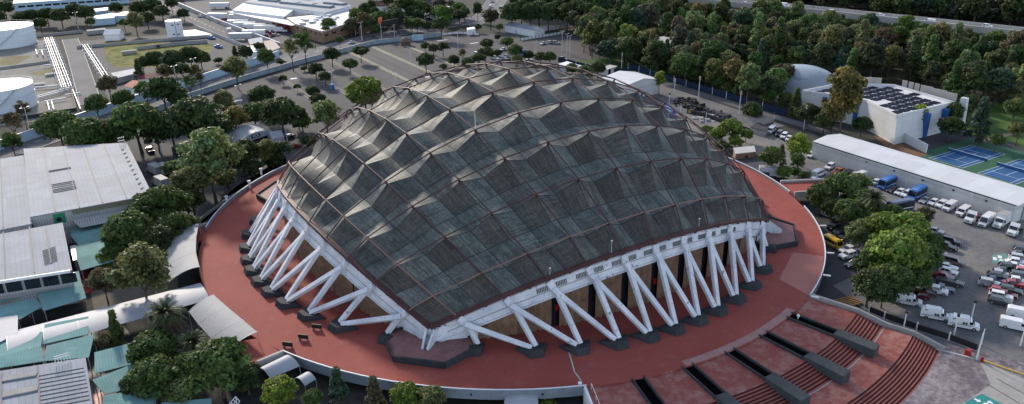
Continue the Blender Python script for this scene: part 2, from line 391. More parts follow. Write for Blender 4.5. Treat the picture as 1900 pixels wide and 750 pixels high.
for k in range(4):
    b = MB(); ns = 44; vs = []
    for t in range(ns+1):
        s = -1+2*t/ns
        for c in range(4): vs.append(ringpt(k, s, c))
    fs = []
    for t in range(ns):
        for c in range(4): fs.append((t*4+c, t*4+(c+1) % 4, t*4+4+(c+1) % 4, t*4+4+c))
    fs += [(0, 1, 2, 3), (ns*4+3, ns*4+2, ns*4+1, ns*4)]
    b.add(vs, fs); b.build('ring_beam', M['flake'], arena)
    # lower lip and gutter
    b = MB()
    for t in range(ns):
        s0, s1 = -.985+1.97*t/ns, -.985+1.97*(t+1)/ns
        for (bb, R1, wd, ht) in ((5.85, 76.85, .5, .3),):
            b.bar(rotk(sph(s0*bb, -bb, R1), k), rotk(sph(s1*bb, -bb, R1), k), wd, ht)
    b.build('ring_lip', M['flake'], arena)
    b = MB()
    for t in range(ns):
        s0, s1 = -1+2*t/ns, -1+2*(t+1)/ns
        b.bar(rotk(sph(s0*5.53, -5.53, 78.75), k), rotk(sph(s1*5.53, -5.53, 78.75), k), 1.0, .6)
    b.build('roof_gutter', M['rust'], arena)
    b = MB()
    for t in range(23):
        p = rotk(sph((t-11)/2*.98, -5.57, 78.7), k); b.box(p, (.35, .35, .5))
    b.build('gutter_bracket', M['black'], arena)
    b = MB()
    for t in range(ns):
        s0, s1 = -.94+1.88*t/ns, -.94+1.88*(t+1)/ns
        A, B = ringpt(k, s0, 0).lerp(ringpt(k, s0, 1), .42), ringpt(k, s1, 0).lerp(ringpt(k, s1, 1), .42)
        b.bar(A, B, .12, .14)
    b.build('ring_groove', M['concrete'], arena)
    # vent grilles let into the outer face of the ring
    for i in range(-3, 4):
        for h in (0, 1):
            s0, s1 = (i+.12+h*.4-.5)/5.7, (i+.12+h*.4-.5+.36)/5.7
            b = MB(); A, B = ringpt(k, s0, 0), ringpt(k, s1, 0); C, D = ringpt(k, s1, 1), ringpt(k, s0, 1)
            out = rotk(Vector((0, -1, .25)), k).normalized()
            lo, hi = .5, .84
            q = [A.lerp(D, lo), B.lerp(C, lo), B.lerp(C, hi), A.lerp(D, hi)]
            b.quad(*[x+out*.03 for x in q])
            for z in range(9):
                f0 = (z+.1)/9; f1 = (z+.55)/9
                b.quad(*[x+out*.09 for x in (q[0].lerp(q[1], f0), q[0].lerp(q[1], f1), q[3].lerp(q[2], f1), q[3].lerp(q[2], f0))], mi=1)
            b.build('vent_grille', [M['steel'], M['black']], arena) if k == 0 and abs(i) <= 3 else None
    # struts
    T = []
    for i in range(-5, 6):
        p = rotk(sph(i*5.735/5.735, -5.735, 77.95), k); T.append(p)
        b = MB(); lo = rotk(sph(i, -5.86, 77.0), k); hi = rotk(sph(i, -5.59, 78.75), k)
        b.bar(lo, hi, 1.25, .7, 1.5, .7, up=rotk(Vector((0, -1, .3)), k)); b.build('strut_head', M['flake'], arena)
    F = [rotk(Vector((x, y, .95)), k) for x, y in FEET]
    out = rotk(Vector((0, -1, 0)), k)
    for n in range(12):
        for side in (0, 1):
            i = n-1+side
            if not 0 <= i <= 10: continue
            tp = T[i]+out*.15; ft = F[n]+(T[i]-F[n]).normalized()*.05
            dirx = rotk(Vector((1, 0, 0)), k)*(.42 if side else -.42)
            b = MB(); b.bar(tp+dirx*.6, ft+dirx, .98, .85, .88, .75, up=rotk(Vector((0, -1, .6)), k))
            b.build('strut', M['flake'], arena)
    for n, (x, y) in enumerate(FEET):
        ang = math.atan2(y, x)+math.pi/2 if 0 < n < 11 else math.atan2(y, x)+math.pi/2
        tang = math.atan((x/abs(y))*.55) if 0 < n < 11 else math.copysign(.62, x)
        b = MB(); wd = 1.0 if 0 < n < 11 else .9
        inn = 3.3 if 0 < n < 11 else 1.5
        poly = [(-wd*1.25, -2.3), (wd*1.25, -2.3), (inn, 1.9), (-inn, 1.9)]
        m = Matrix.Rotation(tang, 3, 'Z')
        P = [rotk(m @ Vector((q[0], q[1], 0))+Vector((x, y, 0)), k) for q in poly]
        P2 = [rotk(m @ Vector((q[0]*.92, q[1]*.8, 0))+Vector((x, y, 0)), k) for q in poly]
        b.prism([(q.x, q.y) for q in P], .0, [1.35, 1.35, .6, .6], top=[(q.x, q.y) for q in P2], base=False)
        b.build('strut_footing', M['concreteD'], arena)
    # walls under the ring
    def wpt(aa, inset):
        q = sph(aa, -5.70, 77.4); n = Vector((q.x*.25, q.y, 0)).normalized(); q = q-n*inset
        return q
    def wtop(aa, inset):
        q = sph(aa, -5.74, 76.2); return q.z+.25
    def wallstrip(a0, a1, nf, inset, amp, name, mt):
        b = MB(); pts = []
        for t in range(nf+1):
            aa = a0+(a1-a0)*t/nf
            q = wpt(aa, inset+(amp if t % 2 else 0)); pts.append((rotk(q, k), wtop(aa, 0)))
        for (p, zp), (q, zq) in zip(pts, pts[1:]):
            b.quad((p.x, p.y, .0), (q.x, q.y, .0), (q.x, q.y, zq), (p.x, p.y, zp))
        b.build(name, mt, arena)
    for i in range(-5, 5):
        if i == -5: wallstrip(-4.72, -3.62, 10, .3, .5, 'brick_wall', M['brick']); wallstrip(-5.35, -4.72, 1, .25, 0, 'white_wall', M['white'])
        elif i == 4: wallstrip(3.88, 4.72, 8, .3, .5, 'brick_wall', M['brick']); wallstrip(4.72, 5.35, 1, .25, 0, 'white_wall', M['white'])
        else: wallstrip(i+.22, i+1.05, 9, .3, .55, 'brick_wall', M['brick'])
    for i in range(-4, 5):
        wallstrip(i-.0, i+.3, 1, 1.1, 0, 'glass_door', M['glass'])
        if k in (0, 3) and i in (-3, 0):
            q = wpt(i+.2, 1.2); q.z = 4.2; b = MB(); b.box(rotk(q, k), (.8, .8, 1.2)); b.build('hanging_banner', M['red'], arena)
# wall returns inside each corner and the dark interior floor band
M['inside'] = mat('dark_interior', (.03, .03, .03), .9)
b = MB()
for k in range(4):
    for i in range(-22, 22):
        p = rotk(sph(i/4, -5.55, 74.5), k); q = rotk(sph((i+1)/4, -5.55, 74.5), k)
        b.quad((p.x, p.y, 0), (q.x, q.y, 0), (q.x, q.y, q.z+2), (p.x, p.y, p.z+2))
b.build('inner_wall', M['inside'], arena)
# corner beaks: open water spouts where two ring beams meet
for k in range(4):
    c = Vector((-1, -1, 0)).normalized(); sd_ = Vector((1, -1, 0)).normalized()
    tip = Vector((-47.6, -47.6, .75)); bk = Vector((-44.6, -44.6, 2.9))
    b = MB()
    for s in (-1, 1):
        b.bar(rotk(bk+sd_*s*.95, k), rotk(tip+sd_*s*.5, k), .45, 2.2, .35, 1.5)
    b.bar(rotk(bk+Vector((0, 0, -1.2)), k), rotk(tip+Vector((0, 0, -.7)), k), 1.7, .3, .9, .3, mi=0)
    b.build('corner_spout', M['flake'], arena)
    b = MB()
    for s in (-1, 1):
        A = sph(s*0-5.0, -5.75, 77) if s < 0 else sph(-5.75, -5.0, 77)
        b.quad(rotk(Vector((-45.6, -45.6, .3)), k), rotk(Vector((A.x, A.y, .2)), k), rotk(Vector((A.x, A.y, A.z-1.0)), k), rotk(Vector((-45.6, -45.6, 1.6)), k))
    b.build('corner_wing_wall', M['whitew'], arena)
# raised corner basins
BAS = [(-52.0, -39.0), (-53.6, -46.6), (-46.6, -53.6), (-39.0, -52.0), (-38.2, -48.2), (-44.5, -44.5), (-48.2, -38.2)]
nm = ['front', 'east', 'back', 'west']
lab = {0: 'dark walled corner basin with a stained pink floor under the lowest roof spout', 1: 'dark walled corner basin beside the sunlit strip of red deck', 2: 'corner basin hidden behind the arena dome',
       3: 'dark rimmed corner basin by the far end of the close packed struts'}
M['basin'] = mat('stained_basin_floor', (.22, .11, .105), .7, .4, .35, fine=8)
for k in range(4):
    P = [rotk(Vector((x, y, 0)), k) for x, y in BAS]; c = sum(P, Vector())/len(P)
    t = thing('corner_basin', lab[k], 'basin', (c.x, c.y, 0))
    for n in range(7):
        p, q = P[n], P[(n+1) % 7]; b = MB()
        d = (c-(p+q)/2).normalized()*.2
        b.bar(p+Vector((0, 0, .65)), q+Vector((0, 0, .65)), .4, 1.3 if n < 4 else 1.0)
        b.build('rim_wall', M['concreteD'], t)
    b = MB(); b.quad(*[(q.x*.995, q.y*.995, .9) for q in P]); b.build('basin_floor', M['basin'], t)

# ------------------------------------------------------------------ red deck, parapets, stairs
a = NT('red_deck_paint'); pn = a.pos()
n1 = a.noise(pn, .05, 5, .6); n2 = a.noise(pn, 2.2, 5, .75); n3 = a.noise(pn, .35, 6, .7)
c = a.ramp(n1, [(.3, (.235, .055, .046)), (.7, (.305, .08, .064))])
c = a.mix(a.ramp(n3, [(.54, (0, 0, 0)), (.78, (.5, .5, .5))]), c, (.3, .16, .145))
c = a.mix(a.ramp(a.noise(pn, .11, 7, .75), [(.56, (0, 0, 0)), (.7, (.4, .4, .4))]), c, (.15, .04, .036))
c = a.mix(1.0, c, a.ramp(n2, [(.3, (.86, .86, .86)), (.62, (1.06, 1.06, 1.06))]), 'MULTIPLY')
a.col(c); M['deck'] = a.fin(.8, 0, .15)
a = NT('worn_red_stair_paint'); pn = a.pos(); n2 = a.noise(pn, .55, 8, .78); n1 = a.noise(pn, .12, 3)
c = a.mix(a.ramp(a.math('ADD', a.math('MULTIPLY', n2, .75), a.math('MULTIPLY', n1, .25)), [(.46, (0, 0, 0)), (.66, (.8, .8, .8))]), (.235, .062, .05), (.36, .22, .19))
a.col(c); M['stair'] = a.fin(.75, 0, .25)
A0, A1 = R_(-111.6), R_(-67.6)         # the stair sector
RDK = 77.0
ang = [A1+(2*math.pi-(A1-A0))*t/150 for t in range(151)]
poly = [(RDK*math.cos(t), RDK*math.sin(t)) for t in ang]
poly += [(RDK*math.cos(A0+(A1-A0)*t/30), RDK*math.sin(A0+(A1-A0)*t/30)) for t in range(1, 30)]
b = MB(); b.prism(poly, -1.2, 0.0); b.build('deck', M['deck'], kind='structure', uv=False)
# the repainted lighter patch and the pale stain along the stair edge
M['deck2'] = mat('repainted_red_deck', (.34, .115, .09), .62, .12, .2, fine=9)
sheet('deck_repaint', [(*at2(*p, .004),) for p in ((1472, 468), (1529, 476), (1522, 522), (1502, 549), (1446, 518))], .004, M['deck2'], px=False)
M['deck3'] = mat('scuffed_red_deck', (.3, .17, .155), .7, .3, .4)
sheet('deck_edge_stain', [(r*math.cos(t), r*math.sin(t)) for r, t in [(76.9, R_(-97+24*i/14)) for i in range(15)]+[(75.2, R_(-73-24*i/14)) for i in range(15)]], .005, M['deck3'], px=False)
b = MB(); pts = [at(1052, 640, .02), at(1066, 690, .02), at(1078, 706, .02)]
for p, q in zip(pts, pts[1:]): b.bar(p, q, .25, .04)
tag(b.build('floor_channel', M['concreteL']), 'pale repaired channel line crossing the red deck to the stair corner', 'channel')

M['slate'] = mat('blue_grey_parapet', (.17, .2, .235), .8, .25, .3, fine=8)
def arcwall(name, label, a0, a1, r=77.2, z0=-1.35, z1=.75, th=.35, m='slate', cat='wall', rail=True):
    n = max(2, int(abs(a1-a0)/R_(2.2)))
    c_ = ((r)*math.cos((a0+a1)/2), r*math.sin((a0+a1)/2), z0)
    t = thing(name, label, cat, c_)
    b = MB()
    for i in range(n):
        t0, t1 = a0+(a1-a0)*i/n, a0+(a1-a0)*(i+1)/n
        o = [(rr*math.cos(tt), rr*math.sin(tt)) for rr, tt in ((r-th/2, t0), (r+th/2, t0), (r+th/2, t1), (r-th/2, t1))]
        b.prism(o, z0, z1)
    b.build('parapet', M[m], t)
    if rail:
        b = MB()
        for i in range(n):
            t0, t1 = a0+(a1-a0)*i/n, a0+(a1-a0)*(i+1)/n
            b.bar((r*math.cos(t0), r*math.sin(t0), z1+.06), (r*math.cos(t1), r*math.sin(t1), z1+.04), th*.7, .08)
        b.build('coping', M['whitew'], t)
        for i in range(0, n, 4):
            tt = a0+(a1-a0)*(i+.5)/n
            b = MB(); b.box(((r+th/2+.03)*math.cos(tt), (r+th/2+.03)*math.sin(tt), z0+1.0), (.3, .3, .35), tt); b.build('drain_spout', M['black'], t)
    return t
def angof(px, py): p = at(px, py, 0); return math.atan2(p.y, p.x) % (2*math.pi)
TAU = 2*math.pi
arcwall('deck_parapet', 'grey parapet along the deck edge above the tree tops at the lowest rim', angof(523, 655), A0+TAU, z0=-1.5, z1=.45)
arcwall('deck_parapet', 'grey parapet along the curved deck edge beside the lawn and sunken lane', angof(540, 306), angof(379, 428), z0=-1.3, z1=.9)
arcwall('deck_parapet', 'thin white parapet along the deck edge above the yellow van', A1, R_(-30.2), z0=-1.3, z1=.35, rail=True)
arcwall('deck_parapet', 'pale parapet along the sunlit deck edge above the parked box truck', R_(-23.2), R_(40), z0=-1.3, z1=.6)
arcwall('deck_parapet', 'parapet along the hidden far edge of the deck', R_(40), angof(540, 306), z0=-1.3, z1=.6, rail=False)
for i, aa in enumerate(list(range(209, 249, 5))+list(range(296, 356, 6))):
    t = R_(aa); b = MB(); b.box((73.5*math.cos(t), 73.5*math.sin(t), (GZ-1.2)/2), (.8, .8, -1.2-GZ), t); b.box((73.5*math.cos(t), 73.5*math.sin(t), GZ+.25), (1.5, 1.5, .5), t)
    tag(b.build('deck_column', M['concrete']), 'square concrete column carrying the underside of the red deck', 'column', 'columns under the deck rim')
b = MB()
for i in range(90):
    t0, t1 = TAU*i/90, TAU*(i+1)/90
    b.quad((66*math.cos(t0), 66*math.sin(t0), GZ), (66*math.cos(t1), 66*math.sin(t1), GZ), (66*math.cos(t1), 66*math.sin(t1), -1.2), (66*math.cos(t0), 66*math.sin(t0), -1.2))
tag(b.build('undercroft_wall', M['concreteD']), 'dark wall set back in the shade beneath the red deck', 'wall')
# lamp brackets on the right rim
for i, (px, py) in enumerate(((1515, 418), (1532, 468), (1531, 510), (1507, 549))):
    p = at(px, py, .4); d = Vector((p.x, p.y, 0)).normalized(); c = d*77.5
    b = MB(); b.bar((c.x, c.y, .3), (c.x+d.x*1.6, c.y+d.y*1.6, .4), .3, .25)
    tag(b.build('wall_lamp', M['white']), 'small white floodlight bracket sticking out from the deck rim over the car lane', 'lamp', 'floodlight brackets on the deck rim')
# the grand stair
def pol(r, t, z): return (r*math.cos(t), r*math.sin(t), z)
st = thing('grand_staircase', 'wide curved red staircase stepping down in two flights from the deck', 'staircase', pol(90, (A0+A1)/2, GZ))
NS = 40
def ringband(b, r0, z0, r1, z1, mi=0, t0=A0, t1=A1):
    for i in range(NS):
        x, y = t0+(t1-t0)*i/NS, t0+(t1-t0)*(i+1)/NS
        b.quad(pol(r0, x, z0), pol(r0, y, z0), pol(r1, y, z1), pol(r1, x, z1), mi=mi)
b = MB(); ringband(b, 77.0, 0, 77.0, -.3); ringband(b, 77.0, -.3, 86.8, -.62); b.build('upper_apron', M['stair'], st)
def flight(r0, z0, r1, z1, n, name):
    b = MB(); dr = (r1-r0)/n; dz = (z1-z0)/n
    for s in range(n):
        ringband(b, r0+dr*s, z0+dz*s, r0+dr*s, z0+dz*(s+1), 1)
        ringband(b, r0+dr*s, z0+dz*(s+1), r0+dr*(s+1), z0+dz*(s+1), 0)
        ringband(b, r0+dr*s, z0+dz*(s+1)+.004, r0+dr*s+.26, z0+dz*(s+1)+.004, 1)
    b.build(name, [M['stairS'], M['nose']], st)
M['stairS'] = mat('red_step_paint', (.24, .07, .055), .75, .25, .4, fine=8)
M['nose'] = mat('painted_step_shade', (.06, .018, .016), .85, .3, .5)  # dark colour on risers and inner tread strips paints the shade of each step
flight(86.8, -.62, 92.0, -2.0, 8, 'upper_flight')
b = MB(); ringband(b, 92.0, -2.0, 97.4, -2.03); b.build('landing', M['stair'], st)
b = MB(); ringband(b, 92.02, -1.99, 92.3, -1.99); b.build('landing_edge', M['concrete'], st)
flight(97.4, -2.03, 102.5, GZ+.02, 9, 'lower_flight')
def slopewall(name, label, t, prof, th, m, cat='wall'):
    """radial wall following the stair: prof = [(r, ztop)]"""
    o = thing(name, label, cat, pol(prof[0][0], t, GZ)); b = MB()
    ex = Vector((math.cos(t), math.sin(t), 0)); ey = Vector((-math.sin(t), math.cos(t), 0))
    for (r0, z0), (r1, z1) in zip(prof, prof[1:]):
        q = [ex*r0-ey*th/2, ex*r1-ey*th/2, ex*r1+ey*th/2, ex*r0+ey*th/2]
        b.prism([(v_.x, v_.y) for v_ in q], GZ, [z0, z1, z1, z0])
    b.build('wall_body', M[m], o); return o
slopewall('stair_side_wall', 'pale concrete wall stepping down beside the red stair toward the ramp', A1+.006, [(77.2, .55), (86.8, .1), (92.5, -1.2), (97.4, -1.3), (103.2, -2.9)], .6, 'concrete')
slopewall('stair_side_wall', 'low stair wall with a white rail falling from the deck corner above the canopy', A0-.004, [(77.2, .4), (86.8, .0), (92.5, -1.2), (97.4, -1.3), (102.8, -2.9)], .4, 'white')
BT = [-74.75, -82.1, -89.35, -96.8, -104.4]
for n, tdeg in enumerate(BT):
    t = R_(tdeg); ex = Vector((math.cos(t), math.sin(t), 0)); ey = Vector((-math.sin(t), math.cos(t), 0))
    rot = Matrix.Rotation(t, 3, 'Z')
    o = thing('concrete_chute', f'dark concrete chute over the red stair, {["nearest the parked ambulances", "second from the ambulances", "middle one of five", "fourth from the ambulances", "nearest the white stair rail"][n]}', 'chute', ex*78+Vector((0, 0, -1)), 0, 'concrete chutes over the stair')
    for s in (-1, 1):
        b = MB(); b.bar(ex*76.6+ey*s*1.15+Vector((0, 0, -.35)), ex*86.4+ey*s*1.15+Vector((0, 0, -.6)), .3, 1.0); b.build('side_wall', M['concreteD'], o)
    b = MB(); b.bar(ex*76.6+Vector((0, 0, -.34)), ex*86.4+Vector((0, 0, -.66)), 1.98, .2); b.build('channel_floor', M['void'], o)  # near-black floor colour stands in for the deep shade inside the channel
    b = MB(); z0 = .12
    q = [ex*86.2-ey*1.3, ex*94.0-ey*1.3, ex*94.0+ey*1.3, ex*86.2+ey*1.3]
    b.prism([(v_.x, v_.y) for v_ in q], [-1.1, -1.9, -1.9, -1.1], [.12, -.05, -.05, .12]); b.build('capped_box', mat('slate_grey_concrete', (.05, .057, .062), .8, .4, .5, fine=8), o)
b = MB()
for aa in (A0+.01,):
    for r in range(0, 9):
        p = Vector(pol(77.5+r*3, aa, 0)); b.tube(p+Vector((0, 0, -.3-r*.3)), p+Vector((0, 0, .9-r*.3)), .04, 5)
    b.tube(pol(77.5, aa, .95), pol(101.5, aa, -1.5), .05, 5)
tag(b.build('stair_handrail', M['white']), 'thin white handrail running down the stair edge by the white canopy', 'handrail')
for p_, l in (((1505, 587), 'dark globe lamp'),):
    pass
b = MB(); q = at(1481, 588, .5); b.tube((q.x, q.y, 0), (q.x, q.y, .5), .08, 6)
for s in range(6):
    t0, t1 = -1.5+s*.5, -1+s*.5
    b.tube((q.x, q.y, .75+.32*math.sin(t0)), (q.x, q.y, .75+.32*math.sin(t1)), .32*math.cos(t0)+.01, 10, .32*math.cos(t1)+.01)
tag(b.build('globe_lamp', M['whitew']), 'pale globe lamp at the head of the chute nearest the ambulances', 'lamp')
b = MB(); q = at(1076, 717, -.2); b.tube((q.x, q.y, -.6), (q.x, q.y, .1), .08, 6)
for s in range(6):
    t0, t1 = -1.5+s*.5, -1+s*.5
    b.tube((q.x, q.y, .4+.4*math.sin(t0)), (q.x, q.y, .4+.4*math.sin(t1)), .4*math.cos(t0)+.01, 10, .4*math.cos(t1)+.01)
tag(b.build('globe_lamp', M['whitew']), 'pale globe lamp outside the parapet by the stair corner', 'lamp')
# deck furniture: three dark slanted panels
for n, (px, py) in enumerate(((534, 643), (563, 629), (588, 610))):
    p = at(px, py, .2); t = thing('display_board', f'small dark display board standing on the red deck, {["nearest the parapet corner", "middle of three", "nearest the struts"][n]}', 'board', (p.x, p.y, 0), -.75, 'display boards on the deck')
    b = MB(); b.box((0, 0, .75), (2.0, .25, .9)); b.build('panel', M['black'], t, world=False)
    for s in (-.8, .8):
        b = MB(); b.box((s, 0, .15), (.12, .7, .3)); b.build('foot', M['steel'], t, world=False)
# ================================================================== GROUND AND ROADS
z = GZ
a = NT('mixed_ground'); pn = a.pos(); n1 = a.noise(pn, .03, 6, .65); n2 = a.noise(pn, .6, 5, .7)
c = a.ramp(n1, [(.35, (.045, .046, .046)), (.5, (.06, .06, .057)), (.62, (.035, .048, .024))])
a.col(a.mix(1.0, c, a.ramp(n2, [(.3, (.6, .6, .6)), (.7, (1.25, 1.25, 1.25))]), 'MULTIPLY')); M['ground'] = a.fin(.95, 0, .15)
b = MB(); N = 20
for i in range(N):
    for j in range(N):
        x0, y0 = -2600+5400/N*i, -1500+5200/N*j
        b.quad((x0, y0, z-.05), (x0+5400/N, y0, z-.05), (x0+5400/N, y0+5200/N, z-.05), (x0, y0+5200/N, z-.05))
b.build('ground', M['ground'], kind='structure', uv=False)
L0 = z+.004
sheet('lane', [(-70, -200), (200, -200), (200, -8), (60, -30), (0, -60), (-60, -75)], L0-.03, M['asphaltD'], px=False)
# central car park
a = NT('car_park_asphalt'); pn = a.pos(); n1 = a.noise(pn, .04, 6, .7); n2 = a.noise(pn, 1.4, 5, .75)
c = a.ramp(n1, [(.35, (.062, .061, .068)), (.6, (.085, .083, .088)), (.75, (.115, .11, .11))])
sx = a.n('ShaderNodeSeparateXYZ'); a.l(pn, sx.inputs[0])
trk = a.math('FRACT', a.math('DIVIDE', a.math('ADD', sx.outputs[0], a.math('MULTIPLY', n1, 6)), 8.5))
c = a.mix(a.math('MULTIPLY', a.math('LESS_THAN', trk, .3), .3), c, (.05, .048, .052))
a.col(a.mix(1.0, c, a.ramp(n2, [(.3, (.8, .8, .8)), (.7, (1.15, 1.15, 1.15))]), 'MULTIPLY')); M['lot'] = a.fin(.9, 0, .25)
LOT = [(-75, 150), (-48, 178), (13, 216), (60, 240), (100, 238), (150, 225), (165, 190), (150, 120), (100, 60), (20, 70), (-60, 90)]
sheet('parking_lot', LOT, L0, M['lot'], px=False)
sheet('yard', [(-140, 40), (-60, 40), (-30, 85), (-60, 135), (-140, 130)], L0+.004, M['asphaltD'], px=False)
# right-hand car parks and lanes
a = NT('sunbleached_yard'); pn = a.pos(); n1 = a.noise(pn, .05, 6, .65); n2 = a.noise(pn, .9, 6, .75)
c = a.ramp(n1, [(.36, (.11, .112, .12)), (.55, (.165, .162, .16)), (.68, (.205, .19, .172))])
a.col(a.mix(1.0, c, a.ramp(n2, [(.32, (.78, .78, .78)), (.68, (1.15, 1.15, 1.15))]), 'MULTIPLY')); M['yard'] = a.fin(.9, 0, .25)
sheet('car_park', [(62, -110), (220, -110), (220, -60), (112, -60), (112, 4), (122, 30), (96, 30), (90, 0), (84, -30), (76, -60), (64, -66)]+[at2(*q) for q in ((1545, 530), (1600, 572), (1640, 593), (1760, 634), (1816, 654), (1900, 690))], L0+.008, M['yard'], px=False)
sheet('courtyard', [(78, 20), (128, 20), (131, 92), (96, 92), (74, 60), (74, 40)], L0+.012, M['yard'], px=False)
M['conc'] = mat('pale_concrete_paving', (.3, .29, .275), .85, .28, .12, fine=10)
sheet('side_road', [(131.2, 100), (131.2, -8), (136.5, -8), (136.5, 100)], L0+.016, M['asphaltW'], px=False)
sheet('ramp_road', [(33, -80), (41, -78), (46, -99), (48, -130), (36, -130), (43, -104)], L0+.006, M['asphaltW'], px=False)
def MWET():
    a = NT('damp_purple_paving'); pn = a.pos(); n1 = a.noise(pn, .9, 8, .8); n2 = a.noise(pn, .12, 4, .6)
    a.col(a.mix(a.ramp(a.math('ADD', a.math('MULTIPLY', n1, .7), a.math('MULTIPLY', n2, .3)), [(.45, (0, 0, 0)), (.6, (1, 1, 1))]), (.11, .085, .092), (.29, .26, .27))); return a.fin(.55, 0, .35)
M['wet'] = MWET()
sheet('forecourt', [pol(102.4, A0+(A1+.03-A0)*i/24, 0)[:2] for i in range(25)]+[(48, -104), (47, -160), (-70, -160)], L0+.010, M['wet'], px=False)
sheet('footpath', [at2(*p) for p in ((1815, 668), (1905, 705), (1960, 760), (1880, 800), (1770, 760), (1838, 714), (1828, 690))], L0+.014, M['conc'], px=False)
for n, ((p0, p1)) in enumerate((((1832, 713), (1960, 790)), ((1850, 703), (1980, 775)))):
    A, B = at(*p0, L0+.02), at(*p1, L0+.02); b = MB(); b.bar(A, B, .18, .02); b.build('paving_joint', M['asphaltD'], kind='structure')
M['tealp'] = mat('teal_marking_paint', (.02, .2, .2), .7, .25, .6)
sheet('pavement_marking', [at2(*p) for p in ((1822, 731), (1860, 750), (1905, 775), (1840, 790), (1790, 747))], L0+.03, M['tealp'], px=False)
def arrow(p, q, w_=.5, zz=L0+.04):
    A, B = at(*p, zz), at(*q, zz); d = (B-A); L = d.length; d.normalize(); e = Vector((-d.y, d.x, 0))
    b = MB(); h = A+d*L*.55
    b.quad(A-e*w_*.4, h-e*w_*.4, h+e*w_*.4, A+e*w_*.4); b.quad(h-e*w_, B, h+e*w_)
    b.build('painted_arrow', M['white'], kind='structure')
arrow((1808, 740), (1820, 746), .6); arrow((1842, 749), (1832, 744), .6); arrow((1822, 752), (1834, 748), .5)
sheet('parking_marking', [at2(*p) for p in ((1841, 474), (1866, 470), (1876, 484), (1842, 490))], L0+.03, mat('faded_teal_paint', (.12, .25, .22), .8, .4, .7), px=False)
for p in ((1846, 480), (1855, 477), (1858, 484), (1868, 483)):
    c_ = at(*p, L0+.035); b = MB(); b.box((c_.x, c_.y, L0+.04), (1.6, .8, .01), .5); b.build('parking_stencil', M['white'], kind='structure')
# kerbs
def strip(name, pts, wd, ht, m, px=True, zz=z):
    P = [at(*p, zz) if px else Vector((*p, zz)) for p in pts]; b = MB()
    for p, q in zip(P, P[1:]): b.bar((p.x, p.y, zz+ht/2), (q.x, q.y, zz+ht/2), wd, ht)
    return b.build(name, m, kind='structure')
strip('yellow_kerb', ((1690, 606), (1742, 622), (1815, 643)), .45, .16, M['yellow'])
strip('yellow_kerb', ((1820, 668), (1860, 682), (1930, 706)), .45, .16, M['yellow'])
strip('pavement_kerb', ((1608, 612), (1690, 640), (1745, 650), (1815, 668)), .4, .14, M['concreteL'])
# avenue north-west of the car park, the road running away, the tanker road
AV = [(-190, 88), (-104, 146), (-48, 190), (20, 232), (70, 256), (140, 268), (190, 300)]
def road(name, pts, wd, m, zz=L0+.006, line=True):
    P = [Vector((p[0], p[1], zz)) for p in pts]; b = MB(); lft = []; rgt = []
    for i, p in enumerate(P):
        d = (P[min(i+1, len(P)-1)]-P[max(i-1, 0)]).normalized(); e = Vector((-d.y, d.x, 0)); lft.append(p+e*wd/2); rgt.append(p-e*wd/2)
    for i in range(len(P)-1): b.quad(rgt[i], rgt[i+1], lft[i+1], lft[i])
    o = b.build(name, m, kind='structure')
    if line:
        b = MB(); zz2 = zz+.006
        for i in range(len(P)-1):
            L = (P[i+1]-P[i]).length; d = (P[i+1]-P[i]).normalized(); k = 0
            while k < L-3:
                A = P[i]+d*k; b.bar((A.x, A.y, zz2), (A.x+d.x*3, A.y+d.y*3, zz2), .2, .006); k += 8
        b.build('lane_marking', M['white'], kind='structure')
    for e_ in (lft, rgt):
        b = MB()
        for i in range(len(P)-1): b.bar((e_[i].x, e_[i].y, GZ+.07), (e_[i+1].x, e_[i+1].y, GZ+.07), .3, .14)
        b.build('road_kerb', M['concreteL'], kind='structure')
    return o
road('avenue', [(x, y+5) for x, y in AV], 15, M['asphaltW'])
road('boulevard', [(130, 262), (155, 285), (175, 312), (200, 345), (260, 420), (330, 520)], 14, M['asphaltW'], L0+.010)
road('service_road', [(-23, 560), (-12, 470), (-3, 360), (8, 262), (10, 240)], 11, M['asphalt'], L0+.012)
road('tank_farm_road', [(-78, 355), (-79, 300), (-81, 230), (-82, 195)], 8, M['asphaltW'], L0+.010, line=False)
sheet('truck_yard', [(14, 270), (70, 285), (110, 330), (120, 420), (10, 520), (0, 420), (4, 330)], L0+.004, M['asphalt'], px=False)
sheet('tank_farm_yard', [(-190, 180), (-88, 180), (-86, 360), (-190, 380)], L0+.004, mat('tank_farm_dirt', (.19, .185, .17), .95, .4, .06, fine=12), px=False)
for pts in (((0, 110), (22, 104), (60, 104), (30, 120), (0, 122)), ((60, 136), (90, 128), (118, 124), (116, 136), (80, 140), (55, 139))):
    sheet('weed_patch', [at2(*p) for p in pts], L0+.010, M['dry'], px=False)
sheet('side_plot', [(-75, 195), (5, 250), (3, 330), (-74, 345)], L0+.003, M['asphaltD'], px=False)
a = NT('rough_meadow'); pn = a.pos(); n1 = a.noise(pn, .12, 6, .7)
a.col(a.ramp(n1, [(.34, (.035, .06, .012)), (.46, (.12, .14, .03)), (.54, (.21, .18, .07)), (.62, (.07, .09, .025)), (.72, (.16, .15, .05))])); M['meadow'] = a.fin(.95, 0, .1)
sheet('meadow', [at2(*p) for p in ((191, 77), (300, 72), (312, 86), (395, 82), (385, 110), (280, 125), (215, 124), (197, 112))], L0+.012, M['meadow'], px=False)
sheet('lawn', [at2(*p) for p in ((1768, 215), (1840, 190), (1960, 200), (1960, 300), (1870, 262), (1800, 250))], L0+.004, mat('bright_lawn', (.05, .105, .018), .95, .4, .15, fine=14), px=False)
sheet('dirt_path', [at2(*p) for p in ((1815, 258), (1850, 250), (1878, 246), (1880, 251), (1855, 256), (1828, 264))], L0+.010, mat('sandy_path', (.26, .2, .14), .95, .3, .3), px=False)
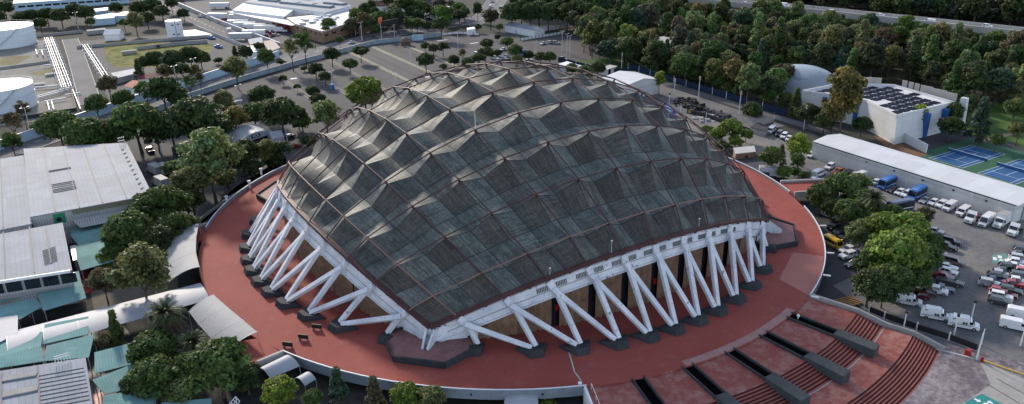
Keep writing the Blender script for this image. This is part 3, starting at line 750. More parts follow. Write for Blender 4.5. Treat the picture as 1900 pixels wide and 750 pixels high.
sheet('lawn', [at2(*p) for p in ((350, 425), (440, 345), (530, 290), (535, 320), (470, 345), (400, 395), (370, 420))], L0+.004, M['grass'], px=False)
sheet('lawn', [(120, 96), (160, 96), (160, 140), (118, 150)], L0+.004, mat('darker_lawn', (.04, .09, .02), .95, .4, .15, fine=14), px=False)  # grass in a slightly darker green than the bright lawn
b = MB(); 
for p, q in zip(((352, 428), (378, 405), (415, 377), (455, 352)), ((378, 405), (415, 377), (455, 352), (480, 340))):
    A, B = at(*p), at(*q); b.bar((A.x, A.y, z+.4), (B.x, B.y, z+.4), .3, .9)
tag(b.build('lane_wall', M['concrete']), 'low concrete wall of the sunken lane curving beside the lawn', 'wall')
M['lich'] = mat('pale_dry_verge', (.24, .225, .14), .95, .4, .4, fine=6); M['wl'] = mat('worn_white_lines', (.2, .2, .2), .8, .5, .5)
# planted medians of the car park, with stall lines
for n, (x, y0, y1, wd) in enumerate(((-4, 112, 198, 1.8), (11, 118, 214, 1.8), (27, 125, 222, 1.8), (42, 148, 232, 2.2), (57, 160, 236, 2.4), (73, 165, 236, 2.2))):
    b = MB(); b.box((x, (y0+y1)/2, z+.07), (wd, y1-y0, .14)); b.build('median_kerb', M['conc'], kind='structure')
    b = MB(); b.box((x, (y0+y1)/2, z+.1), (wd-.5, y1-y0-.5, .12)); b.build('median_grass', M['lich'] if n > 2 else M['soil'], kind='structure')
    for sgn in (-1, 1):
        b = MB()
        for k in range(int((y1-y0)/2.7)): b.quad(*[(x+sgn*(wd/2+.3+s*4.6), y0+1+k*2.7+t, L0+.012) for s, t in ((0, 0), (1, 0), (1, .12), (0, .12))])
        b.build('stall_lines', M['wl'], kind='structure')
for p, s in (((502, 181), (3, 2)), ((440, 187), (4, 2.2)), ((545, 146), (3, 1.5)), ((795, 142), (4, 2.5)), ((905, 86), (5, 1.5)), ((880, 80), (5, 1.2)), ((820, 75), (6, 1.2))):
    c_ = at(*p); b = MB(); b.box((c_.x, c_.y, L0+.02), (s[0], s[1], .01)); b.build('painted_patch', M['white'], kind='structure')

# ================================================================== WALLS AND FENCES
def wall(name, label, pts, h, th, m, cat='wall', px=True, coping=None, group=None):
    P = [at(*p) if px else Vector((*p, z)) for p in pts]
    o = thing(name, label, cat, P[0], 0, group); b = MB()
    for p, q in zip(P, P[1:]): b.bar((p.x, p.y, z+h/2), (q.x, q.y, z+h/2), th, h)
    b.build('wall_panel', m, o)
    if coping:
        b = MB()
        for p, q in zip(P, P[1:]): b.bar((p.x, p.y, z+h+.05), (q.x, q.y, z+h+.05), th+.15, .12)
        b.build('coping', coping, o)
    return o
M['pblue'] = mat('pale_blue_wall_paint', (.36, .5, .6), .7, .2, .2, fine=9)
wall('boundary_wall', 'pale blue boundary wall along the avenue beside the tank farm', [(-120, 143), (-76, 178), (-52, 196), (8, 238)], 3.4, .4, M['pblue'], px=False, coping=M['white'])
wall('car_park_wall', 'pale grey wall edging the car park along the avenue', [(-75, 152), (-49, 179.5), (-20, 199), (13, 217.5), (60, 241), (100, 240)], 2.2, .35, mat('blue_grey_wall', (.26, .32, .36), .8, .25, .3), px=False, coping=M['concreteL'])
wall('terminal_wall', 'long pale wall between the service road and the truck yard', [(-16, 560), (-5, 470), (4, 360), (15.5, 262)], 2.6, .4, M['concreteL'], px=False, coping=M['whitew'])
wall('plot_wall', 'low concrete wall beside the service road opposite the truck yard', [(-10, 345), (-1, 275), (3, 245)], 1.8, .3, M['concreteL'], px=False)
wall('plot_wall', 'grey wall crossing the plot behind the meadow below the water tank', [(-77, 322), (-40, 318), (-8, 312)], 1.6, .35, M['concrete'], px=False)
wall('plot_wall', 'weathered wall fragment standing in the middle of the meadow', [at2(255, 93), at2(330, 84), at2(385, 80)], 1.8, .35, M['concrete'], px=False)
wall('bund_wall', 'low concrete bund wall between the two storage tanks', [(-190, 278), (-90, 292)], 1.2, .5, M['concrete'], px=False)
wall('bund_wall', 'grey bund wall in front of the nearer storage tank', [(-150, 182), (-88, 186), (-87, 222)], 1.6, .5, M['concreteD'], px=False)
wall('bund_wall', 'grey bund wall behind the farther storage tank', [(-190, 378), (-88, 372), (-70, 372)], 1.6, .5, M['concrete'], px=False)
# blue screened fence along the side road
def fence(name, label, pts, h, step, scr, post, gap=.2, px=False, group=None):
    P = [at(*p) if px else Vector((*p, z)) for p in pts]
    o = thing(name, label, 'fence', P[0], 0, group); k = 0
    b = MB()
    for p, q in zip(P, P[1:]): b.bar((p.x, p.y, z+gap+(h-gap)/2), (q.x, q.y, z+gap+(h-gap)/2), .06, h-gap)
    b.build('fence_screen', scr, o)
    for p, q in zip(P, P[1:]):
        L = (q-p).length; n = max(1, int(L/step))
        for i in range(n):
            c_ = p.lerp(q, i/n); b = MB(); b.box((c_.x, c_.y, z+h/2+.2), (.22, .22, h+.4)); b.build('fence_post', post, o)
    return o
fence('screened_fence', 'dark blue screened fence with pale posts at the edge of the woods', [(137, 120), (136.8, 50), (137, 28)], 2.6, 7.5, M['navy'], M['pole'])
fence('screened_fence', 'dark blue screened fence beside the small guard cabin', [(118, 150), (122, 118), (130, 112)], 2.6, 6, M['navy'], M['pole'])
fence('ambulance_fence', 'low dark screened railing with white posts between the ambulances and the ramp', [at2(*p) for p in ((1612, 580), (1640, 592), (1700, 613), (1760, 632), (1812, 652))], 1.5, 4.2, M['black'], M['pole'])
# debris yard walls
M['wood'] = mat('weathered_boards', (.26, .23, .2), .9, .35, .5)
wall('yard_wall', 'low dark concrete wall along the scrap yard', [at2(*p) for p in ((1275, 210), (1310, 218), (1390, 246))], 1.6, .3, M['concreteD'], px=False)

# ================================================================== BUILDINGS
def hall(name, label, A, B, wd, eave, rise, roofm, wallm, cat='building', over=.5, gablem=None, ends=True):
    """gabled hall: near eave line A->B (world xy), depth wd to the far side (left of A->B)"""
    A = Vector((*A, 0)); B = Vector((*B, 0)); d = (B-A).normalized(); e = Vector((-d.y, d.x, 0))
    C, D = B+e*wd, A+e*wd; mA, mB = (A+D)/2, (B+C)/2
    o = thing(name, label, cat, (A.x, A.y, z))
    zt = z+eave; zr = zt+rise
    def V(p, zz): return (p.x, p.y, zz)
    b = MB(); b.quad(V(A, z), V(B, z), V(B, zt), V(A, zt)); b.quad(V(C, z), V(D, z), V(D, zt), V(C, zt)); b.build('long_wall', wallm, o)
    b = MB(); b.quad(V(B, z), V(C, z), V(C, zt), V(mB, zr), V(B, zt)); b.build('gable_wall', gablem or wallm, o); b = MB(); b.quad(V(D, z), V(A, z), V(A, zt), V(mA, zr), V(D, zt)); b.build('gable_wall', gablem or wallm, o)
    b = MB(); sl = rise/(wd/2)
    for P, Q, mp, mq, s in ((A, B, mA, mB, -1), (D, C, mA, mB, 1)):
        p0 = P+e*s*over-d*over; q0 = Q+e*s*over+d*over; m0 = mp-d*over; m1 = mq+d*over
        zz = zt-over*sl+.12
        b.add([V(p0, zz), V(q0, zz), V(m1, zr+.12), V(m0, zr+.12), V(p0, zz-.1), V(q0, zz-.1), V(m1, zr+.02), V(m0, zr+.02)],
              [(0, 1, 2, 3), (7, 6, 5, 4), (0, 4, 5, 1), (1, 5, 6, 2), (3, 7, 4, 0)])
    b.build('roof', roofm, o); return o
def flat(name, label, poly, h, roofm, wallm, cat='building', par=.0, batter=0, px=False, hh=None):
    """flat or single-pitch block: outline at roof level; hh = height per corner"""
    P = [at(*p, z+h) if px else Vector((*p, z+h)) for p in poly]
    ar = sum(P[i].x*P[(i+1) % len(P)].y-P[(i+1) % len(P)].x*P[i].y for i in range(len(P)))
    if ar < 0: P = P[::-1]; hh = hh[::-1] if hh else None
    c_ = sum(P, Vector())/len(P); o = thing(name, label, cat, (c_.x, c_.y, z))
    hs = [z+(hh[i] if hh else h) for i in range(len(P))]
    base = [((p.x-c_.x)*(1+batter)+c_.x, (p.y-c_.y)*(1+batter)+c_.y) for p in P]
    b = MB(); b.prism(base, z, hs, top=[(p.x, p.y) for p in P], cap=False, base=False); b.build('outer_wall', wallm, o)
    b = MB(); k = 1.015
    b.prism([((p.x-c_.x)*k+c_.x, (p.y-c_.y)*k+c_.y) for p in P], [q-.12 for q in hs], [q+.1 for q in hs]); b.build('roof', roofm, o)
    if par:
        b = MB(); n = len(P)
        for i in range(n):
            p, q = P[i], P[(i+1) % n]; b.bar((p.x, p.y, hs[i]+par/2), (q.x, q.y, hs[(i+1) % n]+par/2), .35, par)
        b.build('roof_parapet', wallm, o)
    return o
def winrow(o, A, B, zc, wd, ht, n, m='glass', out=.05, name='window'):
    A = Vector((*A, zc)); B = Vector((*B, zc)); d = (B-A).normalized()
    for i in range(n):
        c_ = A.lerp(B, (i+.5)/n); b = MB(); b.box(c_, (wd, .12, ht), math.atan2(d.y, d.x)); b.build(name, M[m], o)

# long white warehouse
o = hall('long_warehouse', 'very long white metal warehouse with a pale shallow pitched roof beside the parked vans', (109.4, -70), (108.2, -7.5), -14.8, 5, .9, M['roofL'], M['wallW'], 'warehouse')
for i in range(6):
    y = -14-i*9; b = MB(); b.tube((108.9, y, z), (108.9, y, z+4.9), .1, 5); b.build('downpipe', M['pole'], o)
    b = MB(); b.box((108.7, y-4, z+4.2), (.3, .6, .35)); b.build('wall_lamp', M['black'], o)
b = MB(); b.box((116, -70.15, z+2), (4.2, .14, 4)); b.build('roller_door', M['steel'], o)
# white faceted building with solar panels
FP = [(142.2, -12.9), (172.8, -13.8), (176.8, 12.2), (170.6, 18.3), (158, 25), (142, 25.5), (149.0, 11), (149.7, 4), (147.0, -2.2)]
M['wf'] = ribbed('white_rendered_panel', (.6, .61, .62), 5.2, .72, .65, 0, 2.1, .04, (.42, .42, .42), .35, .02, .25)
o = flat('faceted_pavilion', 'white many sided pavilion with blue recesses and dark solar panels on its roof', FP, 9, M['wf'], M['wf'], 'building', par=.9, batter=.07)
def inside(p, poly):
    c_ = False; n = len(poly)
    for i in range(n):
        (x0, y0), (x1, y1) = poly[i], poly[(i+1) % n]
        if (y0 > p[1]) != (y1 > p[1]) and p[0] < (x1-x0)*(p[1]-y0)/(y1-y0)+x0: c_ = not c_
    return c_
M['solar'] = mat('solar_cell_glass', (.004, .006, .02), .6, .3, .8, spec=.05)
for ix in range(8):
    for iy in range(10):
        cx, cy = 146.6+ix*4.3, -9.6+iy*3.5+(ix % 4)*.0
        if (ix*3+iy*5) % 17 == 4: continue
        if all(inside((cx+sx, cy+sy), FP) for sx in (-2.0, 2.0) for sy in (-1.7, 1.7)):
            b = MB(); b.box((cx, cy, z+9.3), (3.6, 2.7, .1)); b.build('solar_panel', M['solar'], o)
for (x, y, rz) in ((148.2, -7, 1.1), (149.9, 1, 1.57), (149.6, 7.2, 1.57), (145.6, 18, 2.0), (157, -14.6, 0), (167, -14.9, 0)):
    b = MB(); b.box((x, y, z+4.2), (1.6, 1.5, 8.4), rz); b.build('recess', M['blue'], o)
M['bill'] = mat('beige_panel_back', (.42, .38, .35), .8, .2, .5)
for (x, y, rz, wd) in ((172.5, 17.4, 2.2, 4.5), (169, 20.6, 2.4, 8), (177.6, 8.5, 1.7, 1.8), (177.4, 5.8, 1.65, 1.8), (177.1, 3.2, 1.65, 1.8), (176.8, -.8, 1.65, 4.5), (176, -6.2, 1.65, 5), (175.2, -11, 1.65, 4)):
    b = MB(); b.box((x, y, z+10.2), (wd, .3, 3.6), rz); b.build('roof_panel_board', M['bill'], o)
b = MB(); b.box((176.5, -15.3, z+5.5), (2.2, 3, 11), .1, top=.7); b.build('corner_fin', M['wf'], o)
b = MB(); P = [at(1666, 258), at(1718, 284)]; b.bar(P[0]+Vector((0, 0, 1.6)), P[1]+Vector((0, 0, 1.3)), .5, 3.2)
tag(b.build('garden_wall', M['wf']), 'white wall running out from the faceted pavilion beside the dug earth', 'wall')
sheet('earth_bed', [at2(*p) for p in ((1620, 252), (1665, 262), (1722, 286), (1700, 294), (1640, 270))], L0+.03, mat('red_brown_earth', (.16, .085, .05), .95, .4, .6), px=False)
# inflatable grey dome
b = MB(); n, mm = 28, 9
for j in range(mm+1):
    th = math.pi/2*j/mm
    for i in range(n):
        t = TAU*i/n; b.v.append((168+13.5*math.cos(t)*math.cos(th)**.8, 46+17*math.sin(t)*math.cos(th)**.8, z+11.5*math.sin(th)))
for j in range(mm):
    for i in range(n): b.f.append((j*n+i, j*n+(i+1) % n, (j+1)*n+(i+1) % n, (j+1)*n+i)); b.mi.append(0)
t = thing('inflatable_dome', 'smooth blue grey air dome rising between the trees behind the pavilion', 'dome', (168, 46, z))
o = b.build('dome_shell', ribbed('grey_membrane', (.22, .27, .32), 3.2, .7, .4, 0, 60, .02, (.2, .25, .3), .2, .03), t, smooth=True)
b = MB()
for i in range(n):
    t0, t1 = TAU*i/n, TAU*(i+1)/n; b.bar((168+13.7*math.cos(t0), 46+17.2*math.sin(t0), z+.3), (168+13.7*math.cos(t1), 46+17.2*math.sin(t1), z+.3), .5, .6)
b.build('base_ring', M['concreteL'], t)
# white hangar behind the dome
hall('white_hangar', 'small white metal hangar with a blank wall just behind the arena roof', (119.5, 79), (119.5, 94), 17, 6, 1.6, M['roofL'], M['wallW'], 'hangar')
# blue container, guard cabin, brick booth, debris yard
def container(label, px, m, L=6, rz=0, h=2.6, wd=2.5, name='shipping_container'):
    c_ = at(*px); o = thing(name, label, 'container', (c_.x, c_.y, z), rz)
    b = MB(); b.box((0, 0, h/2), (L, wd, h)); b.build('box_body', m, o, world=False)
    for s in (-1, 1):
        b = MB(); b.box((L/2+.03, s*wd/4, h/2), (.06, wd/2-.1, h-.3)); b.build('door', m, o, world=False)
    return o
container('blue shipping container at the corner of the scrap yard', (1240, 214), ribbed('blue_container_sheet', (.03, .12, .32), .35, .7, .5, 0, 9, .03, (.05, .1, .2)), 8, 1.2)
o = flat('brick_booth', 'small brick booth with one dark slot window at the deck edge', [at2(*p, z+3.6) for p in ((1361, 276), (1399, 272), (1402, 283), (1365, 287))], 3.8, M['concreteL'], M['brick'], 'booth', px=False)
p = at(1381, 291, z+2.4); b = MB(); b.box((p.x-.1, p.y-.1, z+2.6), (2.2, .5, .8), -.5); b.build('slot_window', M['black'], o)
b = MB(); b.prism([at2(*p, z+2) for p in ((1360, 292), (1402, 286), (1432, 300), (1428, 322), (1405, 318), (1385, 306))], z, z+2.0)
tag(b.build('flat_annexe', M['asphaltD']), 'low flat roofed annexe with a black roof beside the brick booth', 'annexe')
o = flat('roofless_shed', 'low grey block shed with a weathered board roof at the end of the scrap yard', [at2(*p, z+3) for p in ((1378, 210), (1398, 207), (1436, 222), (1418, 227))], 3, M['wood'], M['concrete'], 'shed', px=False)
flat('ruined_blockwork', 'roofless grey blockwork enclosure full of rubble beside the parked white van', [at2(*p, z+2) for p in ((1392, 236), (1408, 226), (1436, 226), (1420, 244))], 2, M['concreteD'], M['concrete'], 'enclosure', px=False)
def rubble(label, pxs, hgt, m, n, size, seed, name='debris_heap'):
    q = random.Random(seed); P = [at(*p) for p in pxs]; b = MB(); c0 = sum(P, Vector())/len(P)
    for i in range(n):
        wts = [q.random() for _ in P]; s = sum(wts); c_ = sum((p*(w_/s) for p, w_ in zip(P, wts)), Vector()); c_ = c0+(c_-c0)*1.9
        h = hgt*q.uniform(.2, 1)
        b.box((c_.x, c_.y, z+h/2), (size*q.uniform(.5, 2), size*q.uniform(.4, 1.2), h), q.uniform(0, 3.1), top=q.uniform(.6, 1))
    return tag(b.build(name, m), label, 'heap')
rubble('long black heap of scrap seating in the yard behind the arena', ((1247, 188), (1262, 183), (1304, 196), (1300, 206), (1270, 204)), 1.6, M['black'], 110, 1.3, 3)
rubble('scattered black and grey scrap between the heap and the board roofed shed', ((1300, 206), (1340, 206), (1372, 224), (1350, 226), (1318, 214)), 1.2, M['asphaltD'], 90, 1.2, 5)
rubble('pale broken slabs lying flat in the middle of the scrap yard', ((1312, 210), (1335, 213), (1336, 222), (1318, 218)), .5, M['concreteL'], 26, 1.6, 8)
rubble('grey stacked slabs along the low wall of the scrap yard', ((1288, 216), (1318, 224), (1306, 228), (1290, 222)), .8, M['concrete'], 26, 1.4, 9)
t = thing('forklift', 'small yellow forklift standing by the pale slabs in the scrap yard', 'forklift', at(1281, 210), .4)
b = MB(); b.box((0, 0, .75), (2.2, 1.1, .9)); b.box((-.8, 0, 1.2), (.6, 1.0, .5)); b.build('body', M['yellow'], t, world=False)
b = MB(); b.box((1.2, .35, 1.3), (.12, .12, 2.4)); b.box((1.2, -.35, 1.3), (.12, .12, 2.4)); b.box((1.7, .25, .15), (1.0, .12, .08)); b.box((1.7, -.25, .15), (1.0, .12, .08)); b.build('mast', M['black'], t, world=False)
b = MB(); b.box((0, 0, 2.1), (1.4, 1.05, .08)); [b.box((x, y, 1.6), (.07, .07, 1)) for x in (-.6, .6) for y in (-.45, .45)]; b.build('overhead_guard', M['black'], t, world=False)
for x, y in ((.8, .5), (.8, -.5), (-.7, .5), (-.7, -.5)):
    b = MB(); b.tube((x, y-.12, .32), (x, y+.12, .32), .32, 10); b.build('wheel', M['tyre'], t, world=False)
t = thing('guard_cabin', 'small white flat roofed cabin beside the blue fence behind the arena', 'cabin', (121, 116, z), .35)
for s in (-1, 1):
    b = MB(); b.box((s*3.4, 0, 1.6), (4.4, 3.6, 3.2)); b.build('cabin_block', M['white'], t, world=False)
b = MB(); b.box((0, 0, 3.3), (12.4, 4.4, .25)); b.build('roof', M['concreteL'], t, world=False)
b = MB(); b.box((0, -.2, 1.5), (2.3, 3, 3)); b.build('dark_opening', M['glass'], t, world=False)
# office block in the woods
o = flat('office_block', 'three storey white office block half hidden among the trees', [at2(*p, z+10) for p in ((1203, 84), (1216, 70), (1276, 62), (1266, 78))], 10, M['concreteL'], M['white'], 'building', px=False)
A, B = at2(1203, 84, z+10), at2(1266, 78, z+10)
for s, zc in enumerate((1.8, 5.0, 8.2)):
    b = MB(); dv = (Vector((*B, 0))-Vector((*A, 0))); ez = Vector((-dv.y, dv.x, 0)).normalized()
    b.bar(Vector((*A, z+zc))-ez*.1, Vector((*B, z+zc))-ez*.1, .3, 1.5); b.build('window_band', M['glass'], o)
t = flat('white_annexe', 'low white roofed annexe beside the office block in the trees', [at2(*p, z+4) for p in ((1192, 79), (1200, 72), (1216, 72), (1210, 82))], 5, M['white'], M['white'], 'building', px=False)
# house with blue and red roof
hall('red_roofed_house', 'house with a red roof and a bright blue terrace canopy in the woods', at2(1432, 98, z+3), at2(1470, 90, z+3), 12, 3.2, 1.5, mat('red_roof_tiles', (.17, .045, .035), .8, .3, .5), M['white'], 'house')
t = thing('blue_canopy', 'bright blue tensile canopy beside the red roofed house', 'canopy', at(1475, 88))
b = MB(); Q = [at(1452, 91, z+5), at(1487, 87, z+5), at(1480, 80, z+5), at(1460, 83, z+5)]; c_ = sum(Q, Vector())/4+Vector((0, 0, 1.5))
for i in range(4): b.quad(Q[i], Q[(i+1) % 4], c_)
b.build('canopy_sheet', mat('sky_blue_fabric', (.12, .4, .62), .6, .15, .5), t)
for q in Q:
    b = MB(); b.tube((q.x, q.y, z), q, .08, 5); b.build('post', M['pole'], t)
# viaduct
VP = [(222, 300), (249.2, 226.5), (282.6, 138.8), (312, 35.7), (332, -50)]
vt = thing('elevated_viaduct', 'long concrete viaduct on pillars crossing the woods', 'viaduct', (*VP[1], z))
def vseg(dz, wd, ht, off, m, nm_):
    b = MB()
    for p, q in zip(VP, VP[1:]):
        d = (Vector((*q, 0))-Vector((*p, 0))).normalized(); e = Vector((-d.y, d.x, 0))*off
        b.bar((p[0]+e.x, p[1]+e.y, z+dz), (q[0]+e.x, q[1]+e.y, z+dz), wd, ht)
    b.build(nm_, M[m], vt)
M['viad'] = mat('weathered_viaduct_concrete', (.38, .365, .34), .9, .22, .12, fine=14, bump=.2)
vseg(10.6, 11.0, .9, 0, 'viad', 'deck'); vseg(9.0, 6.0, 2.2, 0, 'viad', 'girder'); vseg(10.9, .35, 3.2, 5.5, 'viad', 'parapet'); vseg(10.9, .35, 3.2, -5.5, 'viad', 'parapet')
for p, q in zip(VP, VP[1:]):
    L = (Vector(q)-Vector(p)).length; n = int(L/15)
    for i in range(n):
        c_ = Vector(p).lerp(Vector(q), (i+.5)/n)
        d = (Vector((*q, 0))-Vector((*p, 0))).normalized(); e = Vector((-d.y, d.x, 0))
        for s in (-1, 1):
            b = MB(); b.cyl((c_.x+e.x*s*1.8, c_.y+e.y*s*1.8, z), .8, 8.0, 10); b.build('pillar', M['concreteL'], vt)
# tennis courts
def court(label, x, y):
    t = thing('tennis_court', label, 'court', (x, y, z+.03), math.pi/2, None)
    b = MB(); b.quad((-5.5, -11.0, .01), (5.5, -11.0, .01), (5.5, 11.0, .01), (-5.5, 11.0, .01)); b.build('playing_surface', M['courtb'], t, world=False)
    b = MB()
    for (x0, y0, x1, y1) in ((-5.5, -11.9, 5.5, -11.9), (-5.5, 11.9, 5.5, 11.9), (-5.5, -11.9, -5.5, 11.9), (5.5, -11.9, 5.5, 11.9), (-4.1, -11.9, -4.1, 11.9), (4.1, -11.9, 4.1, 11.9), (-4.1, -6.4, 4.1, -6.4), (-4.1, 6.4, 4.1, 6.4), (0, -6.4, 0, 6.4)):
        b.bar((x0, y0, .022), (x1, y1, .022), .12, .01)
    b.build('court_lines', M['white'], t, world=False)
    b = MB(); b.box((0, 0, .5), (12.8, .05, .9)); b.build('net', M['courtb'], t, world=False)
    b = MB(); b.box((0, 0, 1.02), (12.8, .1, .12)); b.build('net_tape', M['white'], t, world=False)
    for s in (-6.4, 6.4):
        b = MB(); b.tube((s, 0, 0), (s, 0, 1.1), .06, 6); b.build('net_post', M['black'], t, world=False)
M['courtb'] = mat('blue_court_surface', (.02, .095, .23), .8, .14, .3, fine=9)
M['courtg'] = mat('green_court_surround', (.03, .1, .055), .85, .18, .3)
c1 = at(1798, 289); c2 = at(1888, 318)
sheet('court_surround', [(c1.x-14, c1.y+10), (c1.x+18, c1.y+10), (c1.x+18, c1.y-70), (c1.x-14, c1.y-70)], L0+.012, M['courtg'], px=False)
court('blue tennis court nearer the faceted pavilion, with white lines and a net', c1.x-1, c1.y); court('second blue tennis court, cut by the edge of the picture beyond the warehouse', c2.x, c2.y)
# bridges on and off the deck
def bridge(label, pts, rails):
    P = [at(*p, .01) for p in pts]; c_ = sum(P, Vector())/len(P); o = thing('access_bridge', label, 'bridge', (c_.x, c_.y, 0))
    b = MB(); b.prism([(p.x, p.y) for p in P], -.8, .012); b.build('walkway', M['deck'], o)
    for i, j in rails:
        b = MB(); p, q = P[i], P[j]; b.bar((p.x, p.y, -.1), (q.x, q.y, -.1), .5, 1.6); b.build('parapet', M['concreteL'], o)
    return o
bridge('red access bridge with grey parapets leading off the deck to the trees', ((1448, 339), (1530, 336), (1530, 357), (1474, 360)), ((0, 1), (3, 2)))
bridge('red side bridge with a pale railing leading off the deck behind the grey canopies', ((286, 431), (384, 419), (380, 446), (286, 452)), ((0, 1),))
bridge('red ramp leaving the deck beside the curved white canopy', ((395, 640), (478, 628), (526, 656), (478, 676), (420, 690)), ((3, 2),))

# ================================================================== LEFT: halls, canopies, tents
M['wallG'] = ribbed('grey_sheet_wall', (.42, .43, .44), .6, .6, .6, 0, 40, .06, (.3, .28, .25), .4, .3, .3)
o = flat('exhibition_hall', 'largest hall, its pale ribbed roof crossed by dark seams above a green sign', [(-106.4, 112), (-79, 101), (-79.3, 50.6), (-106.9, 51.6)], 9, M['roofW'], M['wallG'], 'hall')
M['seam'] = mat('dark_roof_seam', (.1, .11, .125), .7, .3, .5)
def roofseams(o, segs, zz, wd=.22):
    for p, q in segs:
        b = MB(); b.bar((p[0], p[1], zz), (q[0], q[1], zz), wd, .14); b.build('roof_seam', M['seam'], o)
roofseams(o, [((x, 51.2), (x, 101.5+(-79-x)*.4)) for x in (-101.5, -96.2, -90.8, -85.2)], z+9.16)
roofseams(o, [((-101.2, y), (-95.6, y)) for y in (66, 67.2, 68.4, 70, 71.5, 72.8, 84.5, 85.5)], z+9.2, .15)
roofseams(o, [((-81.2, 56+i*4.2), (-80.4, 57+i*4.2)) for i in range(10)], z+9.3, .3)
b = MB(); b.box((-101, 51.4, z+7.2), (2.6, .3, 2.6)); b.build('sign_panel', mat('green_sign_paint', (.02, .22, .1), .6, .1, .6), o)
b = MB(); b.tube((-101.2, 51.22, z+7), (-101.2, 51.1, z+7), .6, 16); b.build('sign_disc', M['black'], o)
b = MB(); b.bar((-98, 51.2, z+8.2), (-80, 50.4, z+8.2), .3, 1.2); b.build('fascia_band', mat('olive_fascia', (.18, .17, .12), .8, .25, .5), o)
b = MB(); b.quad((-98.5, 50.8, z+6.4), (-80, 50.2, z+6.4), (-80, 46.8, z+5.2), (-97, 47.2, z+5.2)); b.build('lean_to_roof', M['wallG'], o)
b = MB()
for i in range(4): b.tube((-81+i*.5, 100+i*.15, z+9), (-81+i*.5, 100+i*.15, z+11.5), .05, 4)
b.tube((-81.2, 100, z+10.3), (-79.3, 100.5, z+10.3), .05, 4); b.tube((-81.2, 100, z+11.2), (-79.3, 100.5, z+11.2), .05, 4); b.build('roof_ladder', M['steel'], o)
o = flat('exhibition_hall', 'hall with a ribbed pale roof beside the largest hall, cut by the picture edge', [(-150, 108.5), (-107.2, 108.5), (-107.2, 49.5), (-150, 50)], 8, M['roofW'], M['wallG'], 'hall')
roofseams(o, [((x, 50), (x, 108)) for x in (-113, -120)], z+8.16)
o = flat('exhibition_hall', 'lower hall with a bluish ribbed roof and a dark window strip', [(-150, 48.2), (-100.9, 45.4), (-101, 16.4), (-150, 26)], 8, M['roofW'], M['wallG'], 'hall')
roofseams(o, [((x, 19), (x, 47)) for x in (-107.6, -113)], z+8.16)
roofseams(o, [((-104.3, 22), (-104.3, 43))], z+8.2, .3)
roofseams(o, [((-105.6, 22+i*1.0), (-103, 23+i*1.0)) for i in range(9)], z+8.24, .1)
for i in range(12):
    f0 = i/12; x = -101.6-i*3.4; y = 16.2+i*.69; b = MB(); b.box((x, y, z+6.4), (2.9, .2, 2.2), -.2); b.build('window', M['glass'], o)
b = MB(); b.bar((-101, 16.2, z+7.9), (-150, 25.8, z+7.9), .4, .6); b.build('eaves_fascia', M['white'], o)
o = flat('exhibition_hall', 'hall at the picture corner with a rooftop ladder frame and white roof ribs', [(-150, -10), (-101.8, -22.8), (-102.6, -60), (-150, -60)], 8, M['roofW'], M['wallG'], 'hall')
roofseams(o, [((-108.8, -21), (-109.4, -60)), ((-114.2, -20), (-114.6, -60))], z+8.16, .25)
roofseams(o, [((-108.8, -24.5-i*1.3), (-102, -26-i*1.3)) for i in range(9)], z+8.14, .06)
b = MB(); b.bar((-114, -22.6, z+8.25), (-109, -23.8, z+8.25), 1.2, .25); b.bar((-114, -27.6, z+8.25), (-109, -28.4, z+8.25), 1.6, .25); b.build('roof_walkway', M['concrete'], o)
b = MB()
for i in range(6):
    for j in range(2): b.tube((-106+i*.45, -23+j*.8, z+8), (-106+i*.45, -23+j*.8, z+9.8), .04, 4)
b.tube((-106, -23, z+9.7), (-103.7, -23, z+9.7), .04, 4); b.tube((-106, -22.2, z+9.7), (-103.7, -22.2, z+9.7), .04, 4); b.build('roof_ladder', M['white'], o)
strip('red_carpet_lane', [(-100, -22), (-99.4, -60)], 3.4, .02, M['red'], px=False); strip('red_carpet_lane', [(-99.3, 44), (-98.6, 20)], 2.2, .02, M['red'], px=False)
b = MB(); b.box((-99, 37, z+3.2), (2.4, 9, .2)); b.box((-99, 37, z+1.6), (2, 8.6, 3.1)); tag(b.build('grey_kiosk', M['steel']), 'narrow grey roofed kiosk squeezed between the bluish hall and the teal canopies', 'kiosk')
def canopy(label, slopes, hs, posts=True, m='teal', grp='teal canopies'):
    """slopes: list of px quads; hs: matching heights (per corner)"""
    Q = [[at(*p, z+h) for p, h in zip(q, hh)] for q, hh in zip(slopes, hs)]
    c_ = sum(Q[0], Vector())/4; o = thing('sheet_canopy', label, 'canopy', (c_.x, c_.y, z), 0, grp)
    for q in Q:
        b = MB(); n = len(q); b.add([v for v in q]+[v-Vector((0, 0, .1)) for v in q], [tuple(range(n)), tuple(range(2*n-1, n-1, -1))]+[(i, (i+1) % n, n+(i+1) % n, n+i) for i in range(n)])
        b.build('roof_slope', M[m], o)
    if posts:
        for q in Q:
            for v in (q[0], q[1], q[2], q[3]):
                w_ = v+(sum(q, Vector())/4-v)*.06; b = MB(); b.tube((w_.x, w_.y, z), (w_.x, w_.y, v.z-.1), .09, 5); b.build('post', M['steel'], o)
E_, Rg = 3.7, 4.15
